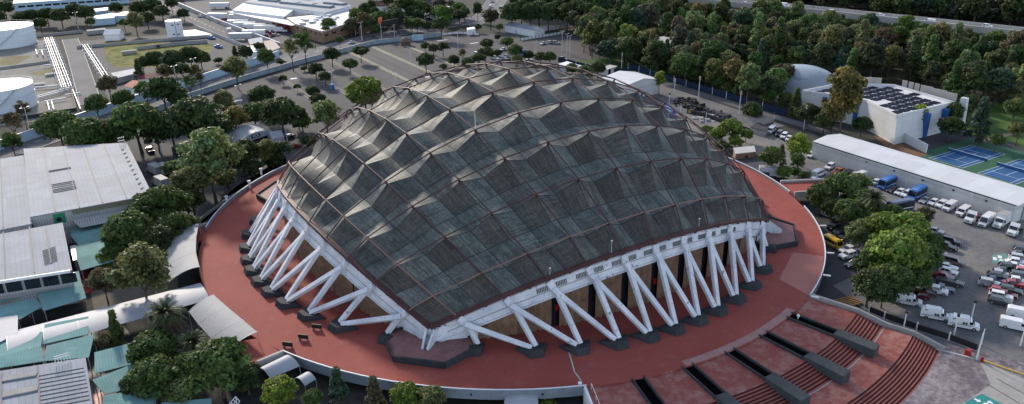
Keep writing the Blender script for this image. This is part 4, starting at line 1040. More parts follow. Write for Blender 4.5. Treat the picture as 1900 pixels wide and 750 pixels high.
CAN = [('teal gabled canopy below the olive fascia of the largest hall', [((133, 420), (205, 402), (200, 420), (131, 437)), ((131, 437), (200, 420), (204, 440), (146, 456))]),
 ('teal gabled canopy above the small bright tree', [((140, 458), (206, 441), (212, 461), (142, 479)), ((142, 479), (212, 461), (212, 484), (150, 502))]),
 ('teal canopy with an upturned edge under the dark window strip', [((-20, 538), (64, 519), (77, 541), (-20, 566))]),
 ('teal gabled canopy of two bays beside the olive tree', [((71, 521), (146, 503), (152, 528), (71, 549)), ((71, 549), (152, 528), (160, 553), (80, 577))]),
 ('teal canopy over the bright translucent panels by the picture edge', [((-20, 572), (66, 552), (77, 569), (38, 592), (-20, 600))][:1]),
 ('teal canopy of two bays set against the white fabric tunnel', [((83, 602), (164, 587), (164, 620), (79, 639))]),
 ('teal canopy nearest the ladder frame of the corner hall', [((86, 642), (175, 620), (165, 663), (81, 670))]),
 ('pale teal canopy with a bright translucent end at the picture edge', [((-10, 628), (34, 612), (80, 616), (76, 642), (-10, 664)), ((-10, 664), (76, 642), (82, 670), (-10, 684))]),
 ('flat teal canopy overhung by the dark round trees', [((175, 654), (252, 634), (253, 674), (176, 693))]),
 ('creased teal canopy with a pointed corner next to the red lane', [((171, 705), (252, 673), (252, 718), (194, 732))]),
 ('teal canopy at the bottom edge beside the red lane', [((191, 734), (286, 719), (288, 765), (190, 765))]),
 ('small teal canopy below the large round trees at the bottom edge', [((300, 747), (392, 739), (394, 770), (300, 770))])]
for lb, sl_ in CAN:
    if len(sl_) == 2: hs = [[E_, E_, Rg, Rg]+[E_]*(len(sl_[0])-4), [Rg, Rg, E_, E_]]
    else: hs = [[Rg, Rg, E_, E_, E_][:len(sl_[0])]]
    canopy(lb, sl_, hs)
sheet('paved_strip', [(-150, 20), (-95, 10), (-86, -60), (-150, -60)], L0+.006, M['black'], px=False)
canopy('bright translucent canopy catching the light at the picture edge', [((-10, 590), (33, 585), (33, 618), (-10, 640))], [[4, 4, 4, 4]], True, 'fabric', None)
# fabric tunnel and canopies
def vault(name, label, L, Rr, rise, m, cat='canopy', n=8, drop=0, ends=False):
    """fabric vault between two world edge lines (lists of matching points)"""
    c_ = sum([Vector(p) for p in L], Vector())/len(L); o = thing(name, label, cat, (c_.x, c_.y, z)); b = MB()
    rows = []
    for p, q in zip(L, Rr):
        p, q = Vector(p), Vector(q); row = []
        if drop: row.append(p-Vector((0, 0, drop)))
        row += [p.lerp(q, k/n)+Vector((0, 0, rise*math.sin(math.pi*k/n)**.8)) for k in range(n+1)]
        if drop: row.append(q-Vector((0, 0, drop)))
        rows.append(row)
    w_ = len(rows[0])
    for r_ in rows: b.v += [tuple(v) for v in r_]
    for i in range(len(rows)-1):
        for k in range(w_-1): b.f.append((i*w_+k, i*w_+k+1, (i+1)*w_+k+1, (i+1)*w_+k)); b.mi.append(0)
    b.build('fabric_roof', M[m] if isinstance(m, str) else m, o, smooth=True)
    for r_ in rows:
        bb = MB()
        for u_, v_ in zip(r_, r_[1:]): bb.tube(u_-Vector((0, 0, .03)), v_-Vector((0, 0, .03)), .07, 5)
        bb.build('frame_hoop', M['steel'], o)
        for e_ in (r_[0], r_[-1]):
            if e_.z > z+.3: bb = MB(); bb.tube((e_.x, e_.y, z), e_, .07, 5); bb.build('post', M['steel'], o)
    return o
tl = [(-114+i*6.1, 4.0+.1*i, z+3.4) for i in range(7)]; tr = [(-114+i*6.15, -5.6+.25*i, z+3.4) for i in range(7)]
vault('fabric_tunnel', 'long white fabric covered walkway running from the halls up to the deck', tl, tr, .7, 'fabric')
vault('fabric_canopy', 'grey ribbed fabric canopy hugging the deck edge below the red side bridge', [(-82.5, 30.5, z+3.8), (-83, 22, z+3.8), (-83.6, 14, z+3.8), (-84, 6.8, z+3.8)], [(-71.8, 30.6, .3+2.6), (-74.2, 22, .3+2.6), (-75.8, 14, .3+2.6), (-76.6, 6.2, .3+2.6)], .8, 'fabricG', n=6)
vault('fabric_canopy', 'sweeping pale grey canopy curving down beside the deck from the tunnel mouth', [at(350, 578, z+4.6), at(368, 602, z+4.6), at(392, 628, z+4.6), at(420, 653, z+4.4)], [at(396, 547, 2.6), at(422, 570, 2.6), at(450, 593, 2.6), at(477, 616, 2.4)], .5, 'fabricG', n=6)
M['fabW'] = M['fabric']
vault('event_tent', 'white vaulted tent tucked below the deck parapet corner', [at(474, 690, z+3.4), at(524, 664, z+3.4)], [at(502, 702, z+3.4), at(556, 680, z+3.4)], 1.4, 'fabric', 'tent')
vault('event_tent', 'small pale blue roofed tent beside the bright yellow green tree', [at(546, 703, z+2.8), at(566, 692, z+2.8)], [at(566, 716, z+2.8), at(586, 704, z+2.8)], .8, 'fabric', 'tent')
vault('entrance_canopy', 'white scalloped entrance canopy under the deck rim near the stair corner', [at(938, 724, -.6), at(936, 745, -1.2), at(938, 775, -1.6)], [at(997, 722, -.6), at(998, 743, -1.2), at(1000, 772, -1.6)], .5, 'fabric', 'canopy')
t = thing('lattice_frame', 'small white lattice frame leaning out of the trees at the bottom edge', 'frame', at(432, 746, z+4))
b = MB(); P = [at(424, 752, 2), at(437, 736, 2), at(445, 745, 2), at(432, 760, 2)]
for i in range(4): b.tube(P[i], P[(i+1) % 4], .07, 5)
for f0 in (.33, .66): b.tube(P[0].lerp(P[1], f0), P[3].lerp(P[2], f0), .06, 5)
b.tube(P[0].lerp(P[3], .5), P[1].lerp(P[2], .5), .06, 5); b.build('lattice', M['white'], t)
for p in P[:2]: bb = MB(); bb.tube((p.x, p.y, z), p, .08, 5); bb.build('post', M['white'], t)
# tents with a name board by the car park
o = thing('event_marquee', 'white vaulted marquee with a dark name board and an open front', 'marquee', at(455, 262))
A, B, C, D = at(424, 252, z+3.2), at(440, 268, z+3.2), at(508, 246, z+3.2), at(486, 234, z+3.2)
b = MB(); n = 8; rows = [(A.lerp(D, k/n)+Vector((0, 0, 2.2*math.sin(math.pi*k/n)**.8)), B.lerp(C, k/n)+Vector((0, 0, 2.2*math.sin(math.pi*k/n)**.8))) for k in range(n+1)]
for (p, q), (r_, s) in zip(rows, rows[1:]): b.quad(p, q, s, r_)
b.build('fabric_roof', M['fabric'], o)
b = MB(); b.quad((A.x, A.y, z), (B.x, B.y, z), B, A); b.quad((C.x, C.y, z), (D.x, D.y, z), D, C); b.build('side_wall', M['fabric'], o)
b = MB(); fr = [q for p, q in rows]
b.quad(*([fr[k] for k in range(n+1)]+[B.lerp(C, .97)-Vector((0, 0, .3)), B.lerp(C, .03)-Vector((0, 0, .3))])); b.build('front_gable', M['fabric'], o)
b = MB(); k = -Vector((B.y-C.y, C.x-B.x, 0)).normalized()*.0
fd = (C-B).normalized(); fn = Vector((fd.y, -fd.x, 0)); mid = B.lerp(C, .5)
b.box(mid+fn*.12+Vector((0, 0, .9)), (3.6, .12, 1.2), math.atan2(fd.y, fd.x)); bd = b.build('name_board', M['navy'], o)
cu = bpy.data.curves.new('lettering', 'FONT'); cu.body = 'MCIS'; cu.size = 1.15; cu.align_x = 'CENTER'; cu.align_y = 'CENTER'; cu.extrude = .02
to = bpy.data.objects.new('lettering', cu); COL.objects.link(to)
bpy.context.view_layer.update()
me = bpy.data.meshes.new_from_object(to.evaluated_get(bpy.context.evaluated_depsgraph_get())); bpy.data.objects.remove(to)
lo = bpy.data.objects.new('lettering', me); COL.objects.link(lo); me.materials.append(M['white'])
lo.parent = bd; pos = mid+fn*.22+Vector((0, 0, .9))
lo.matrix_local = Matrix.Translation(pos-Vector(o.location))@Matrix(((fd.x, 0, fn.x, 0), (fd.y, 0, fn.y, 0), (0, 1, 0, 0), (0, 0, 0, 1)))
b = MB(); b.bar(B.lerp(C, .05)+Vector((0, 0, -.9))-fn*2, C.lerp(B, .05)+Vector((0, 0, -.9))-fn*2, .2, 1.6); b.build('back_drop', M['navy'], o)
for i, (px, py) in enumerate(((453, 259), (461, 257), (470, 256))):
    c_ = at(px, py); t2 = thing('folding_table', f'small white table under the open marquee, {ORD[i+1]} from its shaded side', 'table', c_, .4, 'tables under the marquee')
    b = MB(); b.box((0, 0, .74), (1.8, .8, .06)); b.build('table_top', M['white'], t2, world=False)
    for sx, sy in ((-1, -1), (1, -1), (1, 1), (-1, 1)): b = MB(); b.box((sx*.8, sy*.33, .36), (.06, .06, .7)); b.build('leg', M['steel'], t2, world=False)
hall('white_tent', 'small white gabled tent closed on all sides beside the marquee', at2(505, 258, z+3), at2(527, 254, z+3), 5.5, 3, 1.6, M['fabric'], M['fabric'], 'tent', over=.05)
# sheds and cabins in the yard by the large hall
flat('site_shed', 'low dark shed with a pale front under the trees behind the largest hall', [at2(*p, z+3) for p in ((318, 274), (335, 266), (372, 262), (362, 276))], 3, mat('brown_sheet_roof', (.14, .1, .08), .8, .3, .4), M['concreteD'], 'shed', px=False)
# ------------------------------------------------------------------ tank farm
def tank(label, cx, cy, r, h):
    t = thing('storage_tank', label, 'tank', (cx, cy, z)); n = 48
    b = MB(); b.tube((0, 0, 0), (0, 0, h), r, n, caps=False); o = b.build('tank_shell', M['tankS'], t, world=False, smooth=True)
    b = MB()
    for i in range(n):
        t0, t1 = TAU*i/n, TAU*(i+1)/n
        b.quad((r*math.cos(t0), r*math.sin(t0), h), (r*math.cos(t1), r*math.sin(t1), h), (0, 0, h+r*.06))
    b.build('tank_roof', M['tank'], t, world=False)
    for zz in (h-.1, h*.62, .15):
        b = MB()
        for i in range(n):
            t0, t1 = TAU*i/n, TAU*(i+1)/n; b.bar(((r+.06)*math.cos(t0), (r+.06)*math.sin(t0), zz), ((r+.06)*math.cos(t1), (r+.06)*math.sin(t1), zz), .14, .2)
        b.build('stiffening_ring', M['tank'], t, world=False)
    b = MB()
    for i in range(n):
        t0, t1 = TAU*i/n, TAU*(i+1)/n; b.bar((r*math.cos(t0), r*math.sin(t0), h+1), (r*math.cos(t1), r*math.sin(t1), h+1), .06, .06)
        if i % 2 == 0: b.tube((r*math.cos(t0), r*math.sin(t0), h), (r*math.cos(t0), r*math.sin(t0), h+1), .04, 4)
    b.build('guard_rail', M['pole'], t, world=False)
    b = MB()
    for i in range(12):
        t0, t1 = -2.0+i*.075, -2.0+(i+1)*.075; b.bar(((r+.5)*math.cos(t0), (r+.5)*math.sin(t0), h*i/12), ((r+.5)*math.cos(t1), (r+.5)*math.sin(t1), h*(i+1)/12), .8, .15)
    b.build('spiral_stair', M['steel'], t, world=False)
M['tankS'] = ribbed('tank_shell_plates', (.62, .66, .71), 7, .8, .5, 0, 2.6, .03, (.5, .5, .48), .25, .01)
tank('huge white cylindrical storage tank, nearer the avenue', -112.5, 210, 12.2, 9)
tank('huge white cylindrical storage tank, farther from the avenue beyond the bund wall', -109, 358, 15, 10)
t = thing('water_tank', 'tall white water tank with faint red marks standing behind the meadow', 'tank', (-26.5, 322, z))
b = MB(); b.tube((0, 0, .6), (0, 0, 10), 4.4, 28); b.build('tank_shell', M['tankS'], t, world=False, smooth=False)
b = MB(); b.tube((0, 0, 0), (0, 0, .6), 4.8, 20); b.build('plinth', M['concrete'], t, world=False)
b = MB(); b.bar((0, -4.5, .6), (0, -4.5, 11), .5, .1, up=(0, 1, 0)); b.build('ladder', M['steel'], t, world=False)
for ang_, zz in ((-1.9, 8), (-1.2, 8.2), (-1.9, 3), (-1.3, 2.8)):
    b = MB(); b.box((4.42*math.cos(ang_), 4.42*math.sin(ang_), zz), (.08, 1.1, .8), ang_); b.build('red_mark', M['red'], t, world=False)
t = thing('water_pond', 'pale green shallow basin next to the white water tank', 'basin', (-14, 331, z))
b = MB(); b.prism([(-22, 322), (-6, 318), (-12, 341), (-21, 342)], z, z+.5); b.build('basin_rim', M['concreteL'], t)
b = MB(); b.quad((-21.5, 323, z+.52), (-7, 319.5, z+.52), (-12.6, 340.3, z+.52), (-20.6, 341.3, z+.52)); b.build('water_film', mat('pale_green_basin', (.5, .52, .38), .3, .15, .3), t)
def piperun(label, x0s, y0, y1, hgt, r=.19, slope=0):
    t = thing('pipe_rack', label, 'pipes', (x0s[0], y0, z))
    for x in x0s:
        b = MB(); b.tube((x, y0, z+hgt), (x+slope, y1, z+hgt), r, 8); b.build('pipe', M['tank'], t)
    k = y0
    while k < y1:
        b = MB(); b.box((sum(x0s)/len(x0s)+slope*(k-y0)/(y1-y0), k, z+hgt-.45), (x0s[-1]-x0s[0]+2.4, .25, .2)); b.build('cross_beam', M['tank'], t)
        for x in (x0s[0]-1, x0s[-1]+1):
            b = MB(); b.box((x+slope*(k-y0)/(y1-y0), k, z+(hgt+.9)/2), (.28, .28, hgt+.9)); b.build('post', M['tank'], t)
        k += 9
piperun('bundle of thick white pipes on a rack along the tank side of the tanker road', [-90.4, -89.5, -88.7, -87.5, -86.6], 222, 355, 2.2)
piperun('pair of white pipes on low supports along the meadow side of the tanker road', [-72.8, -71.9, -70.6], 232, 325, 1.4, slope=-1)
t = thing('branch_pipework', 'tangle of white branch pipes between the nearer tank and the rack', 'pipes', (-93, 222, z))
for (p, q, r) in (((-100, 214, 1), (-88, 222, 1), .3), ((-100, 217, 1), (-88, 225, 1), .3), ((-110, 236, 1), (-88, 232, 1), .35), ((-97, 205, 1), (-97, 190, 1), .3), ((-95.5, 205, 1), (-95.5, 190, 1), .3), ((-98, 206, 1), (-90, 207, 1), .3), ((-86.5, 222, 1), (-86.5, 185, 1), .3), ((-90, 214, .8), (-84, 214, .8), .3)):
    b = MB(); b.tube((p[0], p[1], z+p[2]), (q[0], q[1], z+q[2]), r, 8); b.build('pipe', M['tank'], t)
t = thing('branch_pipework', 'white branch pipes with risers beside the farther tank', 'pipes', (-95, 325, z))
for (p, q, r) in (((-96, 322, 1.2), (-88, 322, 1.2), .35), ((-96, 326, 1.2), (-96, 312, 1.2), .3), ((-93.5, 322, 1.2), (-93.5, 308, 1.2), .3), ((-96, 336, 1.5), (-90, 340, 1.5), .2), ((-95, 280, 1.2), (-88, 281, 1.2), .3)):
    b = MB(); b.tube((p[0], p[1], z+p[2]), (q[0], q[1], z+q[2]), r, 8); b.build('pipe', M['tank'], t)
for i, (px, py, s, lb) in enumerate(((96, 88, (5, 3, 1.2), 'low concrete pit beside the branch pipes of the farther tank'), (100, 140, (7, 4, 1.0), 'low concrete platform between the pipe rack and the weeds'), (165, 215, (9, 4, .8), 'flat concrete slab at the avenue end of the tanker road'), (72, 160, (5, 5, 1.2), 'concrete manifold block beside the nearer tank'), (180, 62, (10, 6, 2.2), 'roofless grey enclosure at the head of the tanker road'), (240, 100, (7, 3, 1.6), 'small grey shed in the meadow'))):
    c_ = at(px, py); b = MB(); b.box((c_.x, c_.y, z+s[2]/2), s); b.box((c_.x, c_.y, z+s[2]+.06), (s[0]*.8, s[1]*.8, .12)); tag(b.build('concrete_block', M['concrete']), lb, 'block')
hall('small_white_house', 'small white house with a pale gabled roof at the head of the tanker road', at2(193, 65, z+3.4), at2(220, 64, z+3.4), 9, 3.6, 2, M['roofL'], M['white'], 'house')
M['tile'] = mat('salmon_roof_tiles', (.42, .17, .12), .8, .2, .8)
hall('pink_roofed_house', 'house with a salmon pink tiled roof by the pale blue wall', at2(232, 160, z+3), at2(252, 165, z+3), 8, 3.2, 1.4, M['tile'], M['white'], 'house')
hall('maroon_roofed_shed', 'long shed with a maroon roof under the trees by the meadow', at2(258, 147, z+3), at2(312, 140, z+3), 6, 3, 1, mat('maroon_roof', (.17, .04, .05), .7, .3, .5), M['white'], 'shed')
flat('meadow_shed', 'flat grey shed at the near corner of the meadow', [at2(*p, z+2.5) for p in ((206, 136), (248, 128), (254, 136), (214, 146))], 2.5, M['roofW'], M['concrete'], 'shed', px=False)
o = hall('long_office_building', 'long low building with a white strip roof at the top edge behind the dark trees', (-101.6, 487), (-30, 481), 14, 5.5, 1.0, M['roofL'], M['pblue'], 'building')
winrow(o, (-100, 486.8), (-32, 481.1), z+3, 4.2, 1.2, 13)
flat('site_office', 'flat white roofed office between the dark trees and the small white house', [at2(*p, z+4) for p in ((172, 36), (176, 30), (212, 24), (212, 33))], 4, M['roofL'], M['pblue'], 'building', px=False)
flat('site_office', 'pale flat office just in front of the long building at the top edge', [at2(*p, z+4) for p in ((174, 22), (174, 17), (200, 14), (200, 19))], 4, M['roofL'], M['pblue'], 'building', px=False)
flat('site_office', 'office with a red edged roof beside the olive tree by the meadow', [at2(*p, z+4) for p in ((212, 30), (212, 23), (238, 22), (238, 29))], 4, M['red'], M['pblue'], 'building', px=False)
# ------------------------------------------------------------------ truck terminal
o = flat('freight_depot', 'freight depot with a broad pale blue grey roof facing the parked trailers', [at2(*q, z+7) for q in ((432, 19), (527, 31), (546, 17), (452, 6))], 7, M['roofL'], M['white'], 'depot')
A, B = at(433, 21, z+5.6), at(553, 46, z+5.6)
b = MB(); b.bar(A, B, 8, .3); b.build('loading_canopy', M['roofL'], o)
for i in range(8):
    q = A.lerp(B, (i+.4)/8.4); b = MB(); b.box((q.x+3.6, q.y+.6, z+2.2), (.4, 6, 4.2), .28); b.build('loading_door', M['red'], o)
o = flat('freight_depot', 'rear freight depot with several grey monitor roofs at the top edge', [at2(*q, z+8) for q in ((455, 4), (546, 16), (602, 24), (652, 11), (600, -8), (500, -10))], 8, M['roofW'], M['white'], 'depot')
for i, (px, py) in enumerate(((500, 2), (540, 7), (570, 10), (598, 13), (622, 8), (560, -2))):
    q = at(px, py, z+8); b = MB(); b.box((q.x, q.y, z+8.7), (5, 16, 1.2), .5); b.build('roof_monitor', M['roofW'], o)
OF = [at2(*q, z+6) for q in ((529, 33), (548, 46), (598, 60), (692, 30), (660, 15), (602, 25))]
o = flat('depot_office', 'white two storey depot office with a flat cluttered roof at the yard gate', OF, 6, M['roofL'], M['brick'], 'building', par=.5)
winrow(o, OF[1], OF[2], z+4.3, 1.6, 1.0, 6); winrow(o, OF[2], OF[3], z+3.8, 3.6, .9, 7)
for i in range(16):
    px = rnd.uniform(555, 665); py = 46-(px-555)*.12+rnd.uniform(-9, 5); q = at(px, py, z+6); b = MB(); b.box((q.x, q.y, z+6.6), (rnd.uniform(1, 4), rnd.uniform(1, 3), rnd.uniform(.6, 1.6))); b.build('rooftop_unit', M['steel'] if i % 3 else M['whitew'], o)
o = flat('brick_workshop', 'red brick workshop with a white flat roof beyond the depot office', [(104, 350), (122, 340), (150, 385), (125, 400)], 6, M['white'], M['brick'], 'building', par=.5)
flat('brick_workshop', 'low white roofed workshop at the street corner past the depot', [at2(*p, z+5) for p in ((655, 40), (700, 18), (712, 32), (668, 52))], 5, M['white'], M['brick'], 'building', px=False, par=.4)
flat('yard_shed', 'open grey roofed shed with a red edge among the parked trailers', [at2(*p, z+3.2) for p in ((460, 74), (486, 70), (488, 80), (464, 84))], 3.4, M['roofW'], M['red'], 'shed', px=False)
flat('beige_slab_hut', 'flat beige roofed hut at the corner of the truck yard', [at2(*p, z+2) for p in ((487, 78), (508, 76), (520, 90), (500, 98))], 2.4, mat('beige_roof', (.4, .35, .3), .85, .2, .4), M['concreteL'], 'hut', px=False)
flat('guard_house', 'small pale hut under the trees beside the truck yard wall', [at2(*p, z+3) for p in ((458, 86), (480, 84), (480, 96), (462, 98))], 3, M['white'], M['white'], 'hut', px=False)
# ------------------------------------------------------------------ centre top
o = hall('roadside_pavilion', 'long low pavilion with a grey roof at the foot of the tall dark tree row', at2(937, 46, z+4), at2(992, 56, z+4), 8, 4, 1, M['roofW'], M['white'], 'building')
fence('hoarding_line', 'line of white and blue hoarding panels in front of the grey roofed pavilion', [at2(*p) for p in ((958, 63), (1000, 60), (1055, 50))], 1.8, 3.2, M['white'], M['blue'])
fence('hoarding_line', 'line of white and dark panels along the strip of grass by the pavilion', [at2(*p) for p in ((966, 76), (1000, 71), (1046, 63))], 1.5, 2.4, M['white'], M['black'])
sheet('lawn', [at2(*p) for p in ((962, 68), (1050, 56), (1044, 64), (968, 76))], L0+.02, M['grass'], px=False)
fence('street_barrier', 'long white and red barrier along the bend of the avenue', [at2(*p) for p in ((820, 66), (850, 63), (888, 66))], 1.3, 3, M['white'], M['red'])
flat('street_kiosk', 'small white kiosk at the bend of the avenue behind the car park', [at2(*p, z+3) for p in ((866, 52), (880, 50), (882, 54), (867, 56))], 3, M['white'], M['white'], 'kiosk', px=False)
t = thing('blue_hoarding', 'small pale blue hoarding beside the thatched hut at the car park edge', 'hoarding', at(775, 76)); b = MB(); c_ = at(775, 76); b.box((c_.x, c_.y, z+1.8), (6, .3, 3.2), -.4); b.build('panel', M['pblue'], t)
for s in (-2.5, 2.5): b = MB(); b.box((c_.x+s*.92, c_.y-s*.39+.3, z+.9), (.2, .2, 1.8)); b.build('post', M['steel'], t)
c_ = at(753, 84); t = thing('thatched_hut', 'small brown hut with a dome shaped roof at the edge of the car park', 'hut', c_)
b = MB(); b.cyl((0, 0, 0), 2.6, 2.4, 10); b.build('hut_wall', mat('brown_hut_wall', (.12, .08, .065), .9, .3, .5), t, world=False)
b = MB(); b.tube((0, 0, 2.3), (0, 0, 3.6), 3.3, 10, 2.4); b.tube((0, 0, 3.6), (0, 0, 4.6), 2.4, 10, .3); b.build('hut_roof', mat('thatch', (.15, .11, .09), .95, .3, .7), t, world=False)
c_ = at(708, 72); t = thing('roadside_billboard', 'roadside billboard frame with an orange panel on a post', 'billboard', c_)
b = MB(); b.tube((0, 0, 0), (0, 0, 9), .3, 8); b.build('post', M['steel'], t, world=False)
b = MB(); b.box((0, 0, 10), (2.6, .4, 3.2), .3); b.build('orange_panel', mat('orange_panel', (.6, .16, .06), .6, .15, .5), t, world=False)
b = MB(); b.box((6, 0, 8.5), (12, .4, 3), .3); b.build('board_back', M['black'], t, world=False)
b = MB(); b.tube((9, 2.6, 0), (9, 2.6, 8), .25, 8); b.build('post', M['steel'], t, world=False)
c_ = at(617, 166); t = thing('portable_toilet', 'bright blue portable toilet with a white roof beside the tall lamp post', 'toilet', c_, .2)
b = MB(); b.box((0, 0, 1.1), (1.3, 1.3, 2.2)); b.build('cabin', mat('toilet_blue', (.03, .22, .5), .5, .1, 1), t, world=False)
b = MB(); b.box((0, 0, 2.3), (1.4, 1.4, .25), top=.75); b.build('roof', M['white'], t, world=False)
b = MB(); b.box((0, -.67, 1.05), (.8, .05, 1.9)); b.build('door', M['blue'], t, world=False)
flat('white_lean_to', 'pale open sided lean to roof behind the arena near the guard cabin', [at2(*p, z+3) for p in ((1036, 120), (1052, 115), (1082, 124), (1066, 128))], 3.2, M['white'], M['concreteL'], 'shed', px=False)
for i, (px, py, wd, dp, h, lb) in enumerate(((1105, 6, 10, 8, 8, 'pale block beside the boulevard beyond the tall dark trees'), (1140, 8, 12, 8, 7, 'white walled block with a flat roof near the start of the viaduct'), (1180, 12, 9, 8, 6, 'small beige block close to the viaduct end'),
        (1020, -14, 14, 10, 9, 'grey block at the top edge behind the tall dark trees'), (720, -6, 22, 14, 8, 'flat grey building at the top edge by the van park'), (780, -10, 18, 12, 9, 'white building at the top edge beyond the van park'), (250, -8, 30, 14, 8, 'blue grey building at the top edge above the dark trees'), (90, -10, 60, 12, 7, 'dark blue roofed building along the top edge beyond the long building'), (360, -6, 30, 16, 7, 'flat roofed sheds at the top edge above the service road'))):
    c_ = at(px, py); o = flat('distant_building', lb, [(c_.x-wd/2, c_.y-dp/2), (c_.x+wd/2, c_.y-dp/2), (c_.x+wd/2, c_.y+dp/2), (c_.x-wd/2, c_.y+dp/2)], h, M['concreteL'], M['white'] if i % 2 else M['pblue'], 'building', par=.5)
    winrow(o, (c_.x-wd/2, c_.y-dp/2-.02), (c_.x+wd/2, c_.y-dp/2-.02), z+h*.6, 1.5, 1.3, max(3, int(wd/3)))
# ================================================================== VEHICLES (x forward, origin on the ground)
def loft(b, prof, hw, mi=0):
    """closed side profile [(x, z)] with a half width for each point"""
    n = len(prof); vs = [(p[0], -h, p[1]) for p, h in zip(prof, hw)]+[(p[0], h, p[1]) for p, h in zip(prof, hw)]
    b.add(vs, [tuple(range(n)), tuple(range(2*n-1, n-1, -1))]+[(i, n+i, n+(i+1) % n, (i+1) % n) for i in range(n)], mi)
def wheel(t, x, y, r, wd=.22, dual=False):
    b = MB(); b.tube((x, y-wd/2, r), (x, y+wd/2, r), r, 12)
    o = b.build('wheel', M['tyre'], t, world=False)
    s = 1 if y > 0 else -1
    b = MB(); b.tube((x, y+s*wd/2, r), (x, y+s*(wd/2+.02), r), r*.62, 10); b.build('rim', M['rim'], o, world=False)
def lights(t, xf, xr, y, zf, zr, sz=(.08, .36, .16)):
    for s in (-1, 1):
        b = MB(); b.box((xf, s*y, zf), sz); b.build('headlight', M['lamp'], t, world=False)
        b = MB(); b.box((xr, s*y, zr), (.08, .2, .24)); b.build('tail_light', M['tail'], t, world=False)
def make_car(name, cat, L, W, H, belt, hood, cab, r=.33, bed=False, boxy=.0):
    """hood = (front bumper z, hood z, windscreen base x); cab = (roof front x, roof rear x, rear glass base x)"""
    t = thing(name, 'vehicle', cat); w = W/2; f, k = L/2, -L/2; wx, hz = hood[1], hood[0]; rf, rr, rg = cab
    b = MB()
    prof = [(k+.05, .3), (f-.1, .28), (f, .5), (f-.06, hz-.1), (f-.35, hz), (wx, belt), (rg, belt)]
    if bed: prof += [(rg, belt-.08), (k+.02, belt-.1), (k, .6)]
    elif rg > k+.5: prof += [(k+.12, belt-.04), (k, belt-.3), (k+.0, .55)]
    else: prof += [(k, belt-.15), (k, .55)]
    loft(b, prof, [w*.93, w*.9, w*.86, w*.86, w*.9, w, w]+[w*.95]*(len(prof)-7))
    rz = H; b.box(((rf+rr)/2, 0, rz-.03), (rf-rr+.14, W*.77, .07))
    for s in (-1, 1):     # pillars
        for (x0, x1) in ((wx-.05, rf), ((rf+rr)/2-.1, (rf+rr)/2-.1), (rg+.06, rr)):
            b.bar((x0, s*w*.965, belt-.02), (x1, s*w*.765, rz-.04), .07, .09)
        b.box((wx-.25, s*(w+.08), belt+.05), (.14, .18, .14))
    b.build('body', M['paint'], t, world=False)
    b = MB(); loft(b, [(wx, belt-.01), (rf, rz-.05), (rr, rz-.05), (rg, belt-.01)], [w*.95, w*.75, w*.75, w*.95]); b.build('windows', M['carglass'], t, world=False)
    b = MB(); b.box((f-.01, 0, .48), (.08, W*.5, .22)); b.build('grille', M['black'], t, world=False)
    if bed: b = MB(); b.box(((rg+k)/2, 0, belt-.07), (rg-k-.15, W*.78, .06)); b.build('load_bed', M['black'], t, world=False)
    for x in (f-L*.19, k+L*.2):
        for s in (-1, 1): wheel(t, x, s*(w-.12), r)
    lights(t, f-.03, k+.02, w*.68, hz-.2, belt-.25)
    return Kind(t)
K = {}
K['sedan'] = make_car('sedan_car', 'car', 4.5, 1.76, 1.45, .92, (.86, .75), (.15, -.95, -1.55))
K['hatch'] = make_car('hatchback_car', 'car', 4.0, 1.72, 1.5, .95, (.9, .72), (.2, -1.35, -1.85))
K['suv'] = make_car('suv_car', 'car', 4.6, 1.86, 1.72, 1.08, (1.02, .95), (.45, -1.75, -2.2), .37)
K['pickup'] = make_car('pickup_truck', 'pickup', 5.5, 1.9, 1.78, 1.1, (1.05, 1.15), (.65, -.55, -.85), .4, bed=True)
K['minivan'] = make_car('minivan', 'van', 4.9, 1.92, 1.75, 1.05, (.98, 1.35), (.75, -2.1, -2.38), .35)
